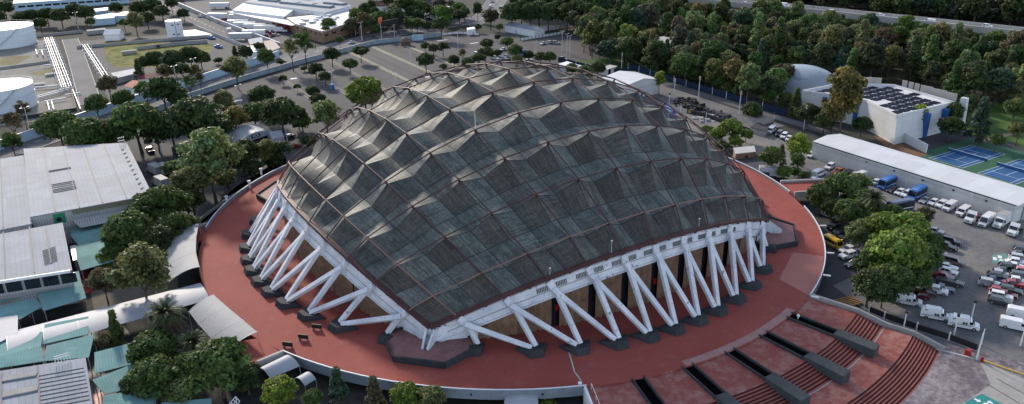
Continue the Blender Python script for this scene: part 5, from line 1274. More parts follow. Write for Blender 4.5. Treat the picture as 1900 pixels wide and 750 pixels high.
def make_van(name, cat, L, W, H, glassy=False, amb=False, bus=False):
    t = thing(name, 'vehicle', cat); w = W/2; f, k = L/2, -L/2; nose = .95 if not bus else .25
    b = MB()
    prof = [(k, .35), (f-.1, .32), (f, .55), (f-.05, 1.0), (f-nose*.75, 1.18), (f-nose, 1.22), (f-nose-.6, H-.18), (f-nose-.9, H), (k+.25, H), (k, H-.25)]
    loft(b, prof, [w*.95, w*.92, w*.86, w*.88, w*.95, w*.97, w*.9, w*.86, w*.86, w*.9])
    for s in (-1, 1): b.box((f-nose-.35, s*(w+.1), 1.45), (.14, .2, .3))
    b.build('body', M['paint'], t, world=False)
    b = MB(); x0 = f-nose+.015
    b.quad((x0, -w*.86, 1.25), (x0, w*.86, 1.25), (x0-.56, w*.8, H-.24), (x0-.56, -w*.8, H-.24)); b.build('windscreen', M['carglass'], t, world=False)
    for s in (-1, 1):
        y0, y1 = s*(w*.972), s*(w*.93)
        b = MB(); b.quad((f-nose-.12, y0, 1.28), (f-nose-1.0, y0, 1.28), (f-nose-1.0, y1, H*.86), (f-nose-.5, y1, H*.86)); b.build('side_window', M['carglass'], t, world=False)
        if glassy or bus:
            n = 4 if bus else 3; span = (f-nose-1.15-(k+.3))/n
            for i in range(n):
                xa = f-nose-1.15-span*i; b = MB(); b.quad((xa, y0, 1.3), (xa-span*.88, y0, 1.3), (xa-span*.88, y1, H*.86), (xa, y1, H*.86)); b.build('side_window', M['carglass'], t, world=False)
        if amb:
            b = MB(); b.box((-.6, s*(w+.0), 1.02), (3.8, .05, .07)); b.build('side_stripe', M['black'], t, world=False)
            for xx in (.35, -.12):
                b = MB(); b.quad((xx+.18, s*(w*.99), 1.15), (xx-.18, s*(w*.99), 1.15), (xx-.18, s*(w*.95), 1.62), (xx+.18, s*(w*.95), 1.62)); b.build('side_emblem', M['black'], t, world=False)
            b = MB(); b.box((-1.9, s*(w*.93), 2.05), (.55, .08, .16)); b.build('side_emblem', M['black'], t, world=False)
    if amb:
        b = MB(); b.box((-.65, 0, H+.16), (L-2.6, W*.8, .36), top=.93); b.build('raised_roof', M['paint'], t, world=False)
        b = MB(); b.box((f-nose-1.1, 0, H+.12), (.3, W*.66, .16)); b.build('light_bar', M['blue'], t, world=False)
    if bus:
        b = MB(); b.box((0, 0, H+.04), (L-2.2, W*.6, .12)); b.build('roof_ridge', M['paint'], t, world=False)
        for s in (-1, 1): b = MB(); b.box((-.3, s*w*.975, .95), (L-1.6, .04, .2)); b.build('side_stripe', M['white'], t, world=False)
    b = MB(); b.box((f-.01, 0, .68), (.08, W*.5, .25)); b.build('grille', M['black'], t, world=False)
    for x in (f-L*.17, k+L*.2):
        for s in (-1, 1): wheel(t, x, s*(w-.14), .37, .26)
    lights(t, f-.04, k, w*.68, .85, 1.0)
    return Kind(t)
K['van'] = make_van('cargo_van', 'van', 5.6, 2.0, 2.15)
K['longvan'] = make_van('high_roof_van', 'van', 6.6, 2.05, 2.6)
K['glassvan'] = make_van('passenger_van', 'van', 5.6, 2.0, 2.1, glassy=True)
K['ambulance'] = make_van('ambulance', 'ambulance', 5.7, 2.05, 2.15, amb=True)
K['bus'] = make_van('coach_bus', 'bus', 8.5, 2.4, 2.9, bus=True)
K['minibus'] = make_van('minibus', 'minibus', 5.6, 2.0, 2.3, bus=True)
def make_truck(name, cat, kind):
    t = thing(name, 'vehicle', cat)
    b = MB(); conv = kind in ('semi', 'box')
    if kind != 'trailer':
        f = 3.6
        loft(b, [(f-2.6, .55), (f-.1, .5), (f, .8), (f-.1, 1.35), (f-1.3, 1.65), (f-1.75, 2.55), (f-2.6, 2.7 if kind == 'box' else 3.2)], [1.1, 1.0, .95, .9, 1.05, 1.0, 1.05])
        o = b.build('cab', M['paint'], t, world=False)
        b = MB(); b.quad((f-1.27, -.92, 1.7), (f-1.27, .92, 1.7), (f-1.68, .88, 2.48), (f-1.68, -.88, 2.48)); b.build('windscreen', M['carglass'], t, world=False)
        for s in (-1, 1):
            b = MB(); b.quad((f-1.55, s*1.075, 1.65), (f-2.2, s*1.085, 1.65), (f-2.2, s*1.065, 2.4), (f-1.8, s*1.06, 2.4)); b.build('side_window', M['carglass'], t, world=False)
            b = MB(); b.box((f-.03, s*.75, 1.0), (.1, .3, .22)); b.build('headlight', M['lamp'], t, world=False)
            b = MB(); b.box((f-1.5, s*1.35, 2.1), (.1, .25, .5)); b.build('mirror', M['black'], t, world=False)
            wheel(t, f-.9, s*.95, .48, .3)
        b = MB(); b.box((f-.0, 0, 1.05), (.1, .9, .6)); b.build('grille', M['steel'], t, world=False)
        b = MB(); b.box((f-5.0 if kind != 'semi' else f-4.2, 0, .75), (6.8 if kind == 'box' else 3.6, .9, .25)); b.build('chassis', M['black'], t, world=False)
        for x in ((-2.6,) if kind == 'box' else (-.6, -1.9)):
            for s in (-1, 1): wheel(t, x, s*.9, .48, .5)
    if kind == 'box':
        b = MB(); b.box((-1.55, 0, 2.1), (5.1, 2.4, 2.5)); b.build('cargo_box', tint('box_paint', .5, .15) if 'boxp' not in M else M['boxp'], t, world=False)
        b = MB(); b.box((-1.55, 0, 3.38), (5.0, 2.3, .05)); b.build('box_roof', M['fabricG'], t, world=False)
        b = MB(); b.box((-4.12, 0, 2.1), (.06, 2.2, 2.3)); b.build('rear_door', M['steel'], t, world=False)
    if kind == 'semi':
        b = MB(); b.box((-.9, 0, 1.2), (1.6, 1.1, .3)); b.build('fifth_wheel', M['red'], t, world=False)
        b = MB(); b.box((.75, 0, 2.3), (.15, 1.9, 1.4)); b.build('sleeper_back', M['red'], t, world=False)
    if kind == 'trailer':
        b = MB(); b.box((0, 0, 2.5), (13, 2.5, 2.9)); b.build('trailer_box', M['paint'], t, world=False)
        b = MB(); b.box((-6.53, 0, 2.5), (.06, 2.3, 2.7)); b.build('rear_door', M['steel'], t, world=False)
        b = MB(); b.box((0, 0, .95), (12.4, 1.2, .25)); b.box((3.5, .8, .5), (.2, .2, .9)); b.box((3.5, -.8, .5), (.2, .2, .9)); b.build('chassis', M['black'], t, world=False)
        for x in (-4.2, -5.5):
            for s in (-1, 1): wheel(t, x, s*1.0, .5, .45)
        for s in (-1, 1): b = MB(); b.box((-6.58, s*1.05, 1.1), (.06, .2, .2)); b.build('tail_light', M['tail'], t, world=False)
    return Kind(t)
K['box'] = make_truck('box_truck', 'truck', 'box'); K['semi'] = make_truck('tractor_truck', 'truck', 'semi'); K['trailer'] = make_truck('freight_trailer', 'trailer', 'trailer')
CC = {'white': (.68, .69, .71), 'silver': (.4, .42, .44), 'black': (.012, .013, .015), 'dark grey': (.06, .065, .07), 'navy': (.012, .03, .09), 'red': (.3, .012, .015), 'maroon': (.14, .015, .02),
      'dark green': (.02, .045, .035), 'bronze': (.2, .16, .13), 'yellow': (.6, .36, .02), 'blue': (.04, .17, .5), 'orange': (.45, .11, .03), 'pink': (.5, .1, .13)}
def park(kind, px, py, nose, colour, label, group=None, zz=GZ):
    """nose: heading in degrees (world) """
    p = at(px, py, zz+.75); K[kind].put((p.x, p.y, zz+.012), R_(nose), label, group, CC[colour])
# row along the long white warehouse (noses toward the arena, heading about 180)
g = 'vehicles parked along the long white warehouse'
row = [('hatch', 1505, 287, 200, 'white', 'white hatchback at the corner of the long warehouse'), ('suv', 1540, 309, 195, 'white', 'white car parked alone near the warehouse corner'),
 ('pickup', 1557, 318, 180, 'orange', 'orange pickup at the far end of the warehouse row'), ('suv', 1571, 322, 180, 'black', 'black car between the orange pickup and a silver car'), ('hatch', 1584, 325, 182, 'silver', 'silver hatchback beside the small white van'),
 ('van', 1594, 328, 182, 'white', 'small white van above the tree tops next to the silver hatchback'), ('sedan', 1612, 334, 182, 'dark grey', 'dark grey sedan between the two white vans by the warehouse'), ('hatch', 1624, 338, 182, 'white', 'white hatchback just before the farther blue bus'),
 ('bus', 1648, 342, 186, 'blue', 'farther of the two blue buses with white roof vents, by the tree tops'), ('sedan', 1657, 351, 182, 'dark grey', 'dark sedan tucked behind the palm between blue bus and white car'), ('hatch', 1670, 356, 184, 'white', 'white hatchback just past the farther blue bus'),
 ('suv', 1683, 360, 184, 'white', 'white car beside the nearer blue bus on its far side'), ('bus', 1703, 361, 187, 'blue', 'nearer blue bus with a white stripe and white front'), ('sedan', 1717, 371, 186, 'silver', 'silver sedan on the near side of the blue bus'),
 ('hatch', 1732, 375, 186, 'white', 'white hatchback, second vehicle after the nearer blue bus'), ('suv', 1747, 379, 186, 'white', 'white car just before the long blank cargo van'), ('van', 1762, 384, 188, 'white', 'blank white cargo van beside the white passenger van'),
 ('glassvan', 1787, 393, 188, 'white', 'white passenger van with dark side windows'), ('semi', 1805, 405, 190, 'white', 'white tractor truck with red behind its cab, first in the warehouse row'), ('longvan', 1830, 411, 190, 'white', 'tall white van between the tractor truck and the box truck'),
 ('box', 1858, 414, 190, 'white', 'white box truck with a grey topped cargo box'), ('semi', 1884, 428, 190, 'white', 'white tractor truck with a red frame at the near end of the warehouse row')]
for k_, x, y, h, c, l in row: park(k_, x, y, h, c, l, g)
park('glassvan', 1519, 322, 8, 'white', 'white passenger van partly hidden by the tree next to the bridge', g)
park('hatch', 1511, 333, 10, 'white', 'white car behind the bushes just beyond the red bridge')
park('box', 1434, 325, -42, 'white', 'white box truck with a pale cargo box parked below the sunlit deck edge')
park('bus', 1668, 386, 168, 'navy', 'dark blue bus mostly covered by the big tree')
park('sedan', 1536, 397, 95, 'white', 'white pickup sized car in the shaded lane under the deck rim')
for k_, x, y, h, c, l in [('suv', 1547, 419, 185, 'black', 'black car farthest along the shaded lane beside the deck'), ('sedan', 1554, 432, 185, 'black', 'low black sedan behind the yellow minibus'), ('minibus', 1545, 452, 262, 'yellow', 'bright yellow minibus in the lane beside the deck rim'),
  ('hatch', 1564, 446, 260, 'dark grey', 'small grey car beside the yellow minibus'), ('pickup', 1576, 463, 172, 'white', 'white pickup just past the yellow minibus, the farther of two white cars'), ('suv', 1573, 473, 172, 'white', 'white car under the overhanging olive tree, nearer of the two'), ('sedan', 1585, 489, 170, 'dark grey', 'dark sedan nearest the timber stack in the deck lane')]:
    park(k_, x, y, h, c, l, 'vehicles in the lane beside the deck')
# car park rows
sl_ = -58; g = 'cars in the outer parking rows'
for k_, x, y, h, c, l in [('suv', 1836, 525, sl_, 'silver', 'silver estate car at the near corner of the middle parking row'), ('sedan', 1845, 518, sl_, 'navy', 'navy car second from the near end of the middle row'), ('suv', 1852, 513, sl_, 'black', 'black car third from the near end of the middle row'), ('hatch', 1857, 507, sl_, 'silver', 'silver hatchback fourth from the near end of the middle row'),
  ('sedan', 1864, 502, sl_, 'black', 'black sedan fifth from the near end of the middle row'), ('suv', 1872, 496, sl_, 'black', 'black car between the black sedan and two white cars in the middle row'), ('sedan', 1884, 493, sl_, 'white', 'white sedan beyond the black cars of the middle row'), ('hatch', 1888, 485, sl_, 'white', 'white hatchback sixth along the middle row'), ('suv', 1892, 479, sl_, 'silver', 'silver car close to the far black cars of the middle row'), ('sedan', 1893, 471, sl_, 'black', 'black sedan at the far end of the middle row'), ('suv', 1899, 465, sl_, 'black', 'black car cut by the picture edge at the far end of the row'),
  ('sedan', 1881, 525, sl_, 'red', 'bright red sedan nose to tail behind the silver estate car'), ('hatch', 1889, 520, sl_, 'white', 'white hatchback next to the bright red sedan'), ('suv', 1893, 512, sl_, 'dark grey', 'dark grey car beyond the bright red sedan'), ('hatch', 1899, 502, sl_, 'pink', 'pinkish red hatchback at the picture edge'), ('sedan', 1905, 516, sl_, 'navy', 'navy sedan half outside the picture past the bright red sedan'),
  ('suv', 1855, 558, sl_-4, 'dark grey', 'dark grey estate car at the tip of the nearest parking row'), ('suv', 1857, 549, sl_-4, 'white', 'white car second in the nearest parking row'), ('sedan', 1866, 545, sl_-4, 'maroon', 'maroon sedan between a white and a dark green car in the nearest row'), ('suv', 1874, 538, sl_-4, 'dark green', 'dark green car at the far end of the nearest parking row'), ('hatch', 1853, 539, sl_-4, 'red', 'small red hatchback half hidden behind the white car in the nearest row')]:
    park(k_, x, y, h, c, l, g)
sl_ = -62; g = 'cars parked under the large trees'
for k_, x, y, h, c, l in [('hatch', 1706, 547, 125, 'maroon', 'maroon hatchback next to the farthest ambulance'), ('sedan', 1718, 541, 125, 'dark grey', 'dark grey sedan between the maroon hatchback and a white car'), ('suv', 1738, 538, sl_, 'white', 'white car with a dark roof beneath the tree edge near the ambulances'), ('sedan', 1750, 534, sl_, 'navy', 'navy sedan beside the white car with a dark roof'), ('pickup', 1763, 522, sl_-6, 'dark grey', 'dark grey pickup standing out from the tree row'),
  ('sedan', 1752, 511, sl_-6, 'red', 'red sedan just behind the dark grey pickup'), ('hatch', 1760, 503, sl_-6, 'white', 'white hatchback behind the red sedan, nearer of the two white ones'), ('sedan', 1758, 494, sl_-6, 'white', 'white sedan under the tree behind another white car'), ('minivan', 1769, 484, -72, 'bronze', 'bronze minivan with a pale roof in the open yard'), ('hatch', 1742, 470, -70, 'white', 'white hatchback at the tree edge level with the bronze minivan'), ('pickup', 1754, 456, -80, 'black', 'black pickup close under the tree'), ('suv', 1765, 447, -75, 'black', 'black car with pale roof bars beside the black pickup'), ('hatch', 1736, 428, -70, 'silver', 'silver car at the tree edge nearest the warehouse row')]:
    park(k_, x, y, h, c, l, g)
for x, y, l in ((1684, 558, 'ambulance farthest along the railing, next to the maroon hatchback'), (1736, 585, 'middle one of three white ambulances by the railing'), (1788, 601, 'ambulance nearest the end of the railing and the lamp post')):
    park('ambulance', x, y, -57, 'white', l, 'ambulances along the railing')
park('van', 1884, 604, -61, 'white', 'white cargo van near the picture edge, the nearer of two', None); park('van', 1897, 584, -61, 'white', 'white cargo van half cut by the picture edge behind another van', None)
for k_, x, y, c, l in (('glassvan', 1431, 242, 'white', 'white passenger van beside the ruined blockwork'), ('suv', 1446, 248, 'black', 'black car between the white van and a white car in the courtyard'), ('suv', 1455, 252, 'white', 'white car beside the black one in the courtyard'), ('hatch', 1464, 257, 'white', 'white hatchback beside the bright bushy tree in the courtyard')):
    park(k_, x, y, 205, c, l, 'cars in the small courtyard')
# trucks in the yard near the halls
for k_, x, y, h, c, l in (('box', 286, 318, 105, 'white', 'white box truck nearer the large hall in the shaded yard'), ('box', 301, 318, 105, 'white', 'white box truck beside another, next to the big willow'), ('box', 297, 342, 105, 'white', 'white box truck parked nearest the dark round trees')):
    park(k_, x, y, h, c, l, 'trucks in the shaded yard')
park('sedan', 312, 309, 95, 'black', 'black sedan at the nose of a white box truck'); park('pickup', 278, 278, 95, 'black', 'black pickup by the hall corner under the trees'); park('hatch', 538, 252, 20, 'black', 'black hatchback beside the closed white tent'); park('hatch', 547, 271, 10, 'red', 'small red hatchback behind the deck by the lamp post'); park('sedan', 455, 278, 30, 'white', 'white car glimpsed between the trees in front of the marquee')
# truck terminal
g = 'trailers in the truck yard'
for k_, x, y, h, c, l in [('trailer', 446, 36, 150, 'white', 'long white trailer alongside the loading doors, nearer of two'), ('trailer', 462, 33, 150, 'white', 'long white trailer alongside the loading doors, farther of two'), ('box', 498, 43, 160, 'white', 'white box truck near the depot door'), ('trailer', 408, 14, 150, 'white', 'white trailer near the top end of the truck yard'), ('trailer', 404, 34, 140, 'white', 'white trailer beside the long pale wall, in front of red trucks'),
  ('semi', 415, 43, 120, 'red', 'red tractor truck by the wall, nearer'), ('semi', 424, 45, 120, 'red', 'red tractor truck by the wall, farther'), ('box', 442, 48, 150, 'white', 'white box truck behind the red tractor trucks'), ('trailer', 455, 51, 150, 'white', 'white trailer in the middle rank of the yard, farthest from the gate'), ('trailer', 474, 54, 150, 'white', 'white trailer in the middle rank with a red cab in front'), ('semi', 459, 58, 150, 'red', 'dark red tractor truck in the middle rank'), ('trailer', 493, 57, 150, 'white', 'white trailer in the middle rank nearest the gate'), ('trailer', 472, 66, 150, 'white', 'white trailer just behind the open grey shed'),
  ('semi', 497, 65, 330, 'red', 'bright red tractor truck facing the gate'), ('sedan', 512, 64, 330, 'silver', 'silver car beside the bright red tractor truck'), ('box', 522, 58, 330, 'white', 'white box truck with its nose toward the gate'), ('box', 426, 60, 75, 'white', 'tall white box truck against the long pale wall'), ('trailer', 447, 72, 150, 'silver', 'grey flat trailer beside the open shed'), ('semi', 565, 54, 330, 'white', 'white tractor truck with a red trailer end by the depot office'), ('trailer', 443, 47, 150, 'white', 'white trailer in the back rank of the truck yard')]:
    park(k_, x, y, h, c, l, g)
for i in range(7):
    park('box', 520+i*6.2, 47+i*.9, 285, 'white', f'white box truck, {ORD[i+1]} in the close row counted away from the loading doors', 'box trucks in a close row')
park('pickup', 392, 70, 115, 'blue', 'blue pickup on the service road, farther from the avenue'); park('pickup', 405, 86, 115, 'blue', 'blue pickup on the service road, nearer the avenue'); park('hatch', 371, 30, 115, 'white', 'white car on the service road beside the long pale wall')
park('sedan', 652, 78, 30, 'white', 'white sedan on the avenue near the depot office'); park('hatch', 667, 60, 30, 'silver', 'silver car waiting on the avenue by the workshops')
# van park by the boulevard
vv = [Vector(p_) for p_ in VP]
for i in range(9):
    A, B = vv[1+i//4 if i < 8 else 3], vv[2+i//4 if i < 8 else 4]; q_ = A.lerp(B, .12+(i % 4)*.24); d_ = (B-A).normalized(); e_ = Vector((-d_.y, d_.x))*(2.4 if i % 2 else -2.4)
    K[['van', 'suv', 'hatch'][i % 3]].put((q_.x+e_.x, q_.y+e_.y, GZ+11.07), math.atan2(d_.y, d_.x)+(0 if i % 2 else math.pi), 'white vehicle driving along the elevated viaduct', 'vehicles on the viaduct', CC['white'])
p0, e1, e2 = at(806, 33), Vector((.9, .43, 0)), Vector((-.43, .9, 0))
n = 0
for j in range(7):
    for i in range(9):
        if (i*7+j*3) % 8 == 0: continue
        q = at(800, 33)+e1*(i*3.3+(j % 2)*1.2)+e2*(j*9.5)
        if j > 3 and i < 1: continue
        K['van' if (i+j) % 3 else 'longvan'].put((q.x, q.y, GZ+.012), R_(115), 'white van in the packed van park beside the boulevard', 'vans in the packed van park', CC['white']); n += 1
for i in range(16):
    x, y = 660+i*8.2, 66-i*1.1-(i % 3)*5
    park(['sedan', 'hatch', 'suv'][i % 3], x+20, y-6, 20, ['white', 'silver', 'navy', 'dark grey'][i % 4], f'{["white", "silver", "navy", "dark grey"][i % 4]} car under the roadside trees between the billboard and the boulevard', f'{["white", "silver", "navy", "dark grey"][i % 4]} cars under the roadside trees')
for i, (x, y, c) in enumerate(((910, 12, 'white'), (913, 2, 'white'), (907, 21, 'silver'), (929, 14, 'dark grey'), (918, -6, 'white'))):
    park('suv', x, y, 55, c, ['white car on the boulevard, second from the top edge', 'white van like car on the boulevard at the top edge', 'silver car on the boulevard nearest the junction', 'dark grey car on the boulevard in the outer lane', 'white car entering the boulevard at the picture edge'][i])
for i, (x, y, c) in enumerate(((925, 111, 'white'), (932, 108, 'silver'), (938, 104, 'white'), (944, 111, 'dark grey'), (918, 107, 'white'), (985, 113, 'white'), (979, 112, 'white'), (972, 96, 'blue'), (1007, 80, 'white'), (1020, 78, 'white'), (1031, 79, 'silver'), (1042, 108, 'dark grey'), (1050, 112, 'silver'), (886, 100, 'white'), (933, 91, 'white'))):
    park(['hatch', 'suv', 'sedan'][i % 3], x, y, [30, 300, 210][i % 3], c, ['white hatchback behind the roof crest beneath the trees', 'silver car behind the roof crest', 'white sedan between the trees above the roof crest', 'dark grey car behind the roof crest', 'white car by the trunk of the tree above the crest', 'white car on the open lane behind the roof crest', 'white sedan beside another on the lane behind the crest', 'blue car at the edge of the trees above the roof crest', 'white hatchback by the low panel line past the lawn strip', 'white car in the lot beyond the blue fence', 'silver car in the lot beyond the blue fence', 'dark grey car by the pale lean to roof', 'silver hatchback by the pale lean to roof', 'white car at the end of the car park trees', 'white sedan under the round tree at the car park corner'][i])

# ================================================================== POLES
def make_pole(name, cat, hgt, arm=True, head='lamp'):
    t = thing(name, 'pole', cat)
    b = MB(); b.tube((0, 0, 0), (0, 0, hgt), .16, 7, .09); b.build('post', M['pole'], t, world=False)
    if head == 'lamp':
        b = MB(); b.tube((0, 0, hgt-.1), (1.1, 0, hgt+.15), .05, 5); b.tube((0, 0, hgt-.1), (-1.1, 0, hgt+.15), .05, 5); b.build('arm', M['pole'], t, world=False)
        for s in (-1, 1): b = MB(); b.box((s*1.3, 0, hgt+.15), (.8, .32, .16)); b.build('lamp_head', M['steel'], t, world=False)
    elif head == 'flood':
        b = MB(); b.box((0, 0, hgt+.15), (.9, .5, .5)); b.build('lamp_head', M['black'], t, world=False)
    elif head == 'wire':
        for dz in (.3, 1.1): b = MB(); b.box((0, 0, hgt-dz), (2.2, .14, .14)); b.build('cross_arm', M['wood'], t, world=False)
    return Kind(t)
PK = {h: make_pole('lamp_post', 'lamp', h, head='lamp') for h in (7, 10)}
PF = make_pole('floodlight_pole', 'lamp', 5, head='flood'); PW = make_pole('utility_pole', 'pole', 9, head='wire'); PB = make_pole('bare_pole', 'pole', 6, head=None)
def post(k, px, py, label, rz=.5, group=None, s=1): p = at(px, py); k.put((p.x, p.y, GZ), rz, label, group, None, (1, 1, s))
L_ = lambda *a: post(*a)
L_(PK[7], 617, 163, 'lamp post beside the blue portable toilet in the car park'); L_(PK[7], 446, 190, 'lamp post at the car park corner beside the olive tree'); L_(PK[7], 762, 116, 'white lamp post in the car park below the round dark tree', 0); L_(PK[7], 734, 168, 'thin lamp post in the car park just behind the arena edge')
L_(PK[7], 533, 262, 'white lamp post beside the closed white tent'); L_(PK[7], 413, 270, 'lamp post at the shaded side of the marquee'); L_(PK[7], 284, 278, 'pale lamp post in the yard behind the largest hall'); L_(PK[10], 300, 285, 'pole standing behind the box trucks in the yard')
L_(PK[10], 330, 165, 'street lamp on the avenue pavement before the pale blue wall'); L_(PK[10], 365, 150, 'wooden toned lamp post behind the pale blue wall'); L_(PK[10], 58, 250, 'lamp post on the avenue by the nearer storage tank'); L_(PK[10], 146, 55, 'leaning pole at the head of the tanker road'); L_(PK[10], 660, 66, 'tall street lamp on the avenue near the workshops'); L_(PK[10], 672, 76, 'green grey street lamp at the avenue barrier')
L_(PK[10], 850, 95, 'tall pole in the car park corner below the boulevard'); L_(PK[10], 993, 118, 'tall pole rising just behind the roof crest'); L_(PK[10], 1043, 96, 'white pole by the blue fence near the guard cabin', .3); L_(PK[10], 1052, 100, 'second white pole by the blue fence near the guard cabin', .3); L_(PK[10], 1057, 104, 'third white pole by the blue fence nearest the cabin', .3)
L_(PW, 1250, 186, 'utility pole beside the blue container', 1.2); L_(PW, 1296, 182, 'utility pole at the edge of the woods behind the scrap heap', 1.2); L_(PW, 1371, 212, 'tall utility pole beside the board roofed shed', 1.2); L_(PW, 1491, 240, 'utility pole with a transformer near the pavilion', 1.2); L_(PW, 1153, 134, 'utility pole behind the small white hangar', 1.2)
for x, y, l in ((1262, 214, 'small lamp pole by the roof edge in the scrap yard'), (1309, 231, 'white lamp pole at the low scrap yard wall'), (1434, 236, 'lamp pole beside the ruined blockwork'), (1241, 198, 'short pole behind the blue container')): L_(PF, x, y, l)
L_(PF, 1800, 600, 'white floodlight pole behind the ambulances'); L_(PF, 1674, 620, 'white floodlight pole standing on the stair side wall'); L_(PF, 1769, 626, 'short floodlight pole at the yellow kerb of the ramp'); 
post(PB, 1812, 668, 'tall white pole at the foot of the stair beside a red box', 0); post(PB, 1820, 640, 'thin pale pole at the end of the railing', 0, None, .6); post(PB, 1893, 642, 'thin pole at the picture edge beside the paving', 0, None, .7)
for x, y, l in ((485, 322, 'white bracket lamp on the parapet nearest the grassy bank, farther'), (463, 345, 'small pinkish bracket lamp on the curved parapet'), (421, 374, 'white bracket lamp on the curved parapet by the sunken lane')):
    p = at(x, y, .6); b = MB(); b.box((p.x, p.y, .9), (.5, .5, 1.8)); b.box((p.x, p.y, 2.0), (.9, .5, .5)); tag(b.build('bracket_lamp', M['whitew']), l, 'lamp')
p = at(1796, 655, GZ+.5); b = MB(); b.box((p.x, p.y, GZ+.6), (1.0, .8, 1.2)); tag(b.build('hydrant_box', M['red']), 'red cabinet at the end of the stair wall by the white pole', 'cabinet')
p = at(1822, 669, GZ+.3); b = MB(); b.cyl((p.x, p.y, GZ), .3, .8, 10); b.cyl((p.x, p.y, GZ+.8), .2, .2, 10); tag(b.build('hydrant', M['red']), 'small red hydrant at the start of the yellow kerb', 'hydrant')
p = at(1573, 562, GZ); b = MB()
for i in range(6): b.box((p.x+i*.05, p.y-1.5+i*.6, GZ+.2), (4.6, .35, .4), -.15)
tag(b.build('timber_stack', mat('timber_boards', (.24, .14, .06), .85, .3, .6)), 'stack of brown timber boards in the shade beside the stair corner', 'timber')
for x0, y0, x1, y1, l in ((1153, 118, 1250, 150, 'power cable sagging behind the small white hangar'), (1250, 150, 1371, 172, 'power cable sagging along the edge of the woods'), (1371, 172, 1491, 206, 'power cable sagging toward the pavilion')):
    p, q = at(x0, y0+16, GZ), at(x1, y1+36, GZ); 
UP = [(1153, 134), (1250, 186), (1371, 212), (1491, 240)]
for (a_, b_), l in zip(zip(UP, UP[1:]), ('power cable sagging behind the small white hangar', 'power cable sagging along the scrap yard edge', 'power cable sagging toward the pavilion')):
    p, q = at(*a_)+Vector((0, 0, 8.7)), at(*b_)+Vector((0, 0, 8.7)); b = MB(); pv = p
    for i in range(1, 9):
        f0 = i/8; c_ = p.lerp(q, f0)-Vector((0, 0, 4*f0*(1-f0)*1.2)); b.tube(pv, c_, .035, 4); pv = c_
    tag(b.build('power_cable', M['black']), l, 'cable')
# ================================================================== TREES
a = NT('leaves'); oi = a.n('ShaderNodeObjectInfo'); at_ = a.n('ShaderNodeAttribute'); at_.attribute_name = 'tone'
c = a.mix(1.0, oi.outputs['Color'], at_.outputs['Color'], 'MULTIPLY'); a.col(c)
tr = a.n('ShaderNodeBsdfTranslucent'); a.l(c, tr.inputs[0]); mx = a.n('ShaderNodeMixShader'); mx.inputs[0].default_value = .4
a.b.inputs['Roughness'].default_value = .6; a.b.inputs['Specular IOR Level'].default_value = .25
out = a.t.nodes['Material Output']; a.l(a.b.outputs[0], mx.inputs[1]); a.l(tr.outputs[0], mx.inputs[2]); a.l(mx.outputs[0], out.inputs[0]); M['leaf'] = a.m
def leafmesh(name, P, Nn, S, T, asp=1.0):
    """numpy: centres, normals, sizes, tones -> quads"""
    n = len(P); rg = np.random.default_rng(3)
    up = rg.normal(size=(n, 3)); e = np.cross(Nn, up); e /= np.linalg.norm(e, axis=1)[:, None]+1e-9; f = np.cross(Nn, e)
    h = (S/2)[:, None]
    V = np.stack([P-e*h*asp-f*h*.6, P+e*h*asp*.7-f*h, P+e*h*asp+f*h*.7, P-e*h*asp*.6+f*h], 1).reshape(-1, 3)
    me = bpy.data.meshes.new(name); me.vertices.add(n*4); me.vertices.foreach_set('co', V.ravel()); me.loops.add(n*4); me.loops.foreach_set('vertex_index', np.arange(n*4))
    me.polygons.add(n); me.polygons.foreach_set('loop_start', np.arange(n)*4); me.polygons.foreach_set('loop_total', np.full(n, 4)); me.update(calc_edges=True)
    at = me.attributes.new('tone', 'FLOAT_COLOR', 'FACE'); at.data.foreach_set('color', np.concatenate([T, np.ones((n, 1))], 1).ravel().astype(np.float32))
    me.materials.append(M['leaf']); return me
def sphdir(rg, n):
    d = rg.normal(size=(n, 3)); return d/np.linalg.norm(d, axis=1)[:, None]
def crown(name, seed, nl, npl, shape, lump=(.14, .22), leaf=.055, hollow=.55, ctone=.22):
    """unit tree: crown diameter 1; shape(rg, n) -> lump centres"""
    rg = np.random.default_rng(seed); C = shape(rg, nl); P = []; N_ = []; T = []
    for c_ in C:
        r = rg.uniform(*lump); d = sphdir(rg, npl); d[:, 2] = np.where(d[:, 2] < -.45, -d[:, 2], d[:, 2])
        rr = r*(hollow+(1.05-hollow)*rg.random(npl)**.6); P.append(c_+d*rr[:, None]*np.array([1, 1, .8])); nn = d+rg.normal(size=(npl, 3))*.55+np.array([0, 0, .25]); N_.append(nn/np.linalg.norm(nn, axis=1)[:, None])
        base = 1+rg.normal()*ctone; hue = rg.normal()*.08
        t = np.clip(base*(1+rg.normal(size=(npl, 1))*.25), .35, 1.9)*np.array([[1+hue, 1, 1-hue]]); T.append(t)
    P = np.concatenate(P); N_ = np.concatenate(N_); T = np.concatenate(T); S = leaf*np.random.default_rng(seed+1).uniform(.6, 1.4, len(P))
    return leafmesh(name, P, N_, S, T)
def ellips(zc, h, flat=1.0, inner=.75, top=.0):
    def f(rg, n):
        d = sphdir(rg, n); r = inner+(1-inner)*rg.random(n); d[:, 2] = np.where(d[:, 2] < -.55, -d[:, 2], d[:, 2])
        q = d*r[:, None]*np.array([.38, .38, h/2*.82]); q[:, :2] *= (1+rg.normal(size=(n, 1))*.12); q[:, 2] += zc; return q
    return f
def cone(z0, z1, r0):
    def f(rg, n):
        t = rg.random(n)**.8; an = rg.random(n)*TAU; r = r0*(1-t)*(.7+.3*rg.random(n)); return np.stack([r*np.cos(an), r*np.sin(an), z0+(z1-z0)*t], 1)
    return f
